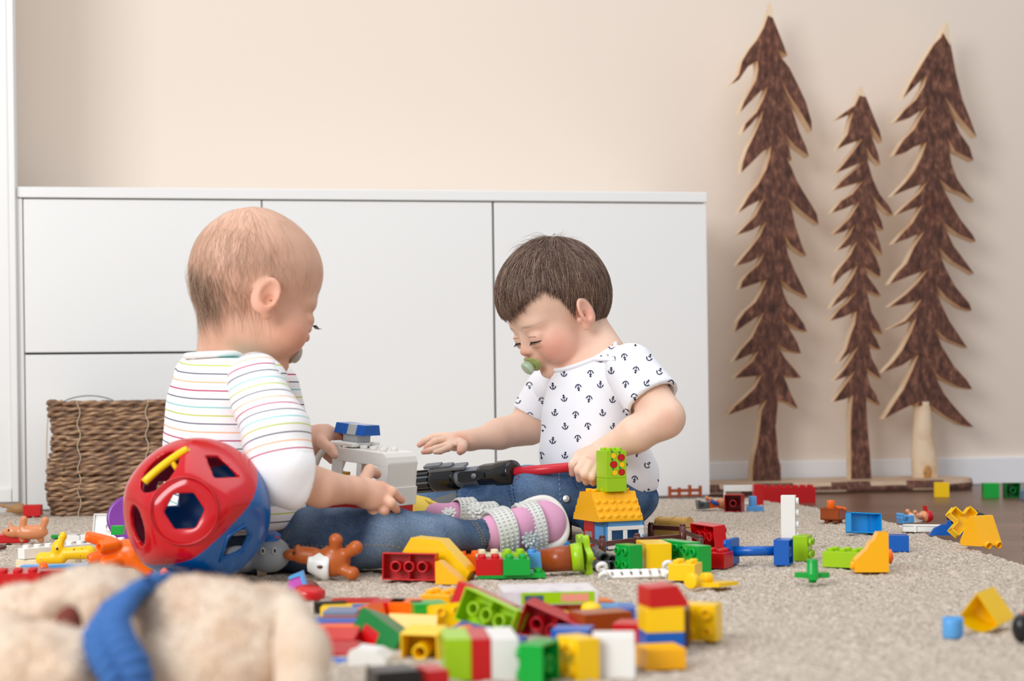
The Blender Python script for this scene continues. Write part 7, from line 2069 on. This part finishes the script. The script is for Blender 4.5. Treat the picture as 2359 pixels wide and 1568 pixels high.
def hippo():
    gm = mat('toy_hippo_grey', rgb(158, 164, 168), .4)
    def ex(root):
        cp = MB(); M = Matrix.Translation((.010, -.004, .0250)) @ Matrix.Rotation(.5, 4, 'X')
        cp.ball((0, 0, 0), (.016, .012, .0050), 16, M=M); cp.build('cap_patch', mat('blue_print', rgb(24, 104, 176), .5, var=(150, rgb(206, 60, 60), .60, .62)), root)
        for x in (.006, .020):
            MB().ball((x, -.0215, .010), (.0030, .0016, .0042), 12).build('eye', C['white'], root); MB().ball((x + .001, -.0232, .0100), (.0016, .0010, .0028), 10).build('pupil', C['black'], root)
    animal('toy_hippo', 'grey plastic hippo face with white eyes between ball and brown bear', gm, 600, 1322, 1930,
           [(e_, (.010, 0, .004), (.026, .021, .022)), (e_, (-.026, .004, -.002), (.026, .016, .016)), (c_, (-.012, -.004, .016), (-.010, -.006, .020), .005, .004)], yaw=0, z=.008, extra=ex)
hippo()
def cow():
    f = P(602, 1276, 1880); root = empty('toy_cow_head', (f.x, f.y, f.z), (0, 0, 0), 'tiny cream and black toy animal behind the grey hippo', 'toy animal')
    MB().ball((0, 0, 0), (.009, .007, .007), 14).build('head', C['cream'], root); MB().ball((.008, -.003, .002), (.0030, .003, .0045), 10).build('ear', C['black'], root); MB().ball((.015, -.001, .003), (.0020, .002, .0042), 10).build('horn', C['black'], root)
    root.name = 'toy_cow'
    MB().cyl((0, .004, -.030), (0, .002, -.002), .006).build('neck', C['cream'], root)
cow()
poly_toy('toy_slope_brick', [(-.0165, .0), (.0165, .0), (.0165, .0080), (.0120, .0160), (-.0130, .0160), (-.0165, .0085)], .016, 'yellow', 'yellow sloped toy brick lying above the brown bear against the jeans', 'toy brick', P(718, 1300, 1850), (0, 0, 0), z=.019)
def blue_fig():
    p = P(800, 1322, 1860); root = empty('blue_toy_figure', (p.x, p.y, p.z - .004), (0, 0, 0), 'blue toy figure legs sticking out behind the brown bear', 'toy figure')
    for x in (-.0045, .0050): MB().cyl((x, 0, 0), (x, -.004, .0095), .0048).build('leg', C['azure'], root)
    MB().box((-.010, 0, -.022), (.0165, .010, .001)).build('torso', C['blue'], root, bevel=.001)
blue_fig()
def house_bit():
    p = P(684, 1342, 2060); root = empty('printed_toy_house', (p.x, p.y, p.z), R3(0, 26, 0), 'small light blue and pink printed toy house between dog and bear', 'toy piece')
    M = Matrix(((1, 0, 0, 0), (0, 0, -1, 0), (0, 1, 0, 0), (0, 0, 0, 1)))
    MB().prism([(-.008, -.012), (.009, -.012), (.009, .004), (0, .012), (-.008, .004)], -.006, .006, 0, M).build('wall', C['pink'], root, bevel=.0006)
    MB().prism([(-.011, .003), (-.009, .0005), (0, .0095), (.010, -.001), (.0125, .002), (0, .0150)], -.008, .008, 0, M).build('roof', C['sky'], root, bevel=.0005)
    MB().box((-.004, .006, -.030), (.004, .010, -.002)).build('stem', C['pink'], root)
house_bit()
def dish():
    p = P(712, 1368, 2150); mb = MB(); mb.lathe([(.0001, 0), (.014, 0), (.017, .004), (.0165, .010), (.012, .0128), (.0001, .013)], 30)
    setp(mb.build('red_toy_dish', C['red'], None, (p.x, p.y, max(0, p.z - .008)), (.1, .15, 0)), 'rounded red toy dish right behind the plush dog', 'toy piece')
    p = P(690, 1336, 2020); mb = MB(); mb.ball((0, 0, 0), (.013, .010, .010), 16)
    setp(mb.build('maroon_toy_ball', mat('toy_maroon', rgb(122, 60, 48), .4), None, (p.x + .010, p.y, p.z - .010)), 'dull maroon round toy between printed house and white shirt of the bear', 'toy piece')
dish()
# purple disc, white box, rack
def disc():
    p = P(300, 1178, 1500); root = setp(MB().lathe([(.0001, 0), (.034, 0), (.0355, .002), (.0345, .005), (.030, .0042), (.0001, .0042)], 40).build('purple_disc', mat('purple_clear', rgb(138, 60, 168), .3, trans=.15), None, (p.x, p.y, .0360), (math.radians(80), 0, math.radians(12))), 'purple see-through toy disc standing behind the left side of the ball', 'toy piece')
disc()
def white_lid():
    p = G(252, 1242); root = empty('white_square_tray', (p.x, p.y, 0), (math.radians(62), 0, math.radians(4)), 'square white toy tray with a round boss leaning left of the purple disc', 'toy tray')
    w = .026; mb = MB(); mb.box((-w, 0, 0), (w, .042, .0015))
    for lo, hi in (((-w, 0, 0), (w, .0015, .006)), ((-w, .0405, 0), (w, .042, .006)), ((-w, 0, 0), (-w + .0015, .042, .006)), ((w - .0015, 0, 0), (w, .042, .006))): mb.box(lo, hi)
    mb.build('tray', C['white'], root, bevel=.0003)
    mb = MB(); mb.ring((0, .020, .0014), (0, 0, 1), .0078, .0062, .004, 24); mb.build('boss', C['white'], root)
white_lid()
def longwhite():
    a = P(38, 1288, 1790); b_ = P(300, 1260, 1690); a.z = b_.z = .0
    c = (a + b_) / 2; L_ = (b_ - a).length; n = 10
    mb = brick_mb(10, 1, .0135, True, True); root = setp(mb.build('toy_brick', C['white'], None, (c.x, c.y, .013), (0, 0, math.atan2(b_.y - a.y, b_.x - a.x)), .0005), 'very long white toy brick with one row of studs, under the giraffe', 'toy brick')
    for t in (.12, .42):
        p = a.lerp(b_, t); brick(2, 2, 'cream', 0, 0, ('cream' if t < .2 else 'second cream') + ' toy brick half hidden under the very long white brick', at=(p.x, p.y + .004), h=.0122, studs=False)
longwhite()
brick(2, 2, 'white', 162, 1246, 'white toy bracket lying behind the very long white brick', rot=(0, 0, 8), h=.010, studs=False)
brick(2, 2, 'white', 205, 1245, 'second white toy bracket behind the giraffe', rot=(0, 0, -6), h=.010, studs=False)
brick(1, 1, 'green', 0, 0, 'single green toy stud piece on the long white brick beside the ball', at=(P(272, 1240, 1655).x, P(272, 1240, 1655).y), z=.0300, h=.0125, studs=False)
brick(3, 1, 'green', 155, 1238, 'thin green toy rail on the rug behind the long white brick', rot=(0, 0, 3), h=.005, studs=False)
brick(2, 2, 'red', 76, 1192, 'red toy brick on small feet beside the basket', rot=(180, 0, 8), h=.020)
def red_arc():
    p = G(10, 1250); setp(MB().box((-.040, -.010, 0), (.038, .010, .014)).build('red_toy_bar', C['red'], None, (p.x, p.y, 0), (0, 0, .06), .002), 'red toy bar at the left picture edge behind the pig', 'toy piece')
    p = G(2, 1266); setp(MB().ball((0, 0, .004), (.009, .006, .004), 12).build('dark_toy_bead', C['darkbrown'], None, (p.x, p.y, 0)), 'flat dark toy bead at the left picture edge', 'toy piece')
red_arc()
brick(4, 2, 'red', 25, 1372, 'red toy brick at the left picture edge above the plush dog', rot=(0, 0, 12), h=.026)
brick(4, 2, 'brown', 34, 1340, 'brown toy plank behind the red brick at the left edge', rot=(0, 0, -4), h=.016, studs=False)
brick(4, 2, 'darkred', 88, 1352, 'glossy red toy brick just above the plush back', rot=(0, 0, 14), h=.020, studs=False)
brick(3, 1, 'sky', 95, 1322, 'light blue toy rail behind the glossy red brick', rot=(0, 0, 4), h=.012, studs=False)
brick(3, 1, 'sky', 158, 1326, 'pale blue toy piece beneath the giraffe', rot=(0, 0, 16), h=.015, studs=False)
def cones():
    for x, y, s, h, lab in ((100, 1312, 1900, .022, 'short orange toy peg in front of the giraffe'), (379, 1345, 2120, .030, 'orange toy cone between the two humps of the plush dog')):
        p = P(x, y, s); setp(MB().lathe([(.0068, 0), (.0066, h * .6), (.0045, h * .9), (.0001, h)], 20).build('orange_toy_cone', C['orange'], None, (p.x, p.y, max(0, p.z - .012))), lab, 'toy piece')
cones()
brick(3, 2, 'deepblue', 440, 1360, 'dark blue toy brick in shadow below the ball', rot=(0, 0, 8), h=.012)
brick(2, 2, 'blue', 400, 1372, 'blue toy brick behind the orange cone', rot=(0, 0, -12), h=.014)

brickc(2, 2, 'red', 1010, 1478, 2600, (1, -.3, 0), (0, -.2, 1), 'red toy brick deep in the heap below the yellow one', studs=False)
brickc(2, 2, 'orange', 860, 1446, 2440, (1, .2, 0), (0, -.1, 1), 'orange toy brick at the back left of the dark green one', studs=False)
brickc(2, 2, 'yellow', 838, 1468, 2560, (1, .3, 0), (0, -.2, 1), 'yellow toy brick squeezed between the pile and the dark green brick', studs=False)
brickc(2, 2, 'blue', 1320, 1490, 2750, (1, -.2, 0), (0, 0, 1), 'blue toy brick in the gap behind the yellow front brick', studs=False, floor=True)
brickc(2, 2, 'orange', 1335, 1396, 2330, (1, -.2, 0), (0, 0, 1), 'small orange toy brick at the right end of the picture box', studs=False, floor=True, h=.012)
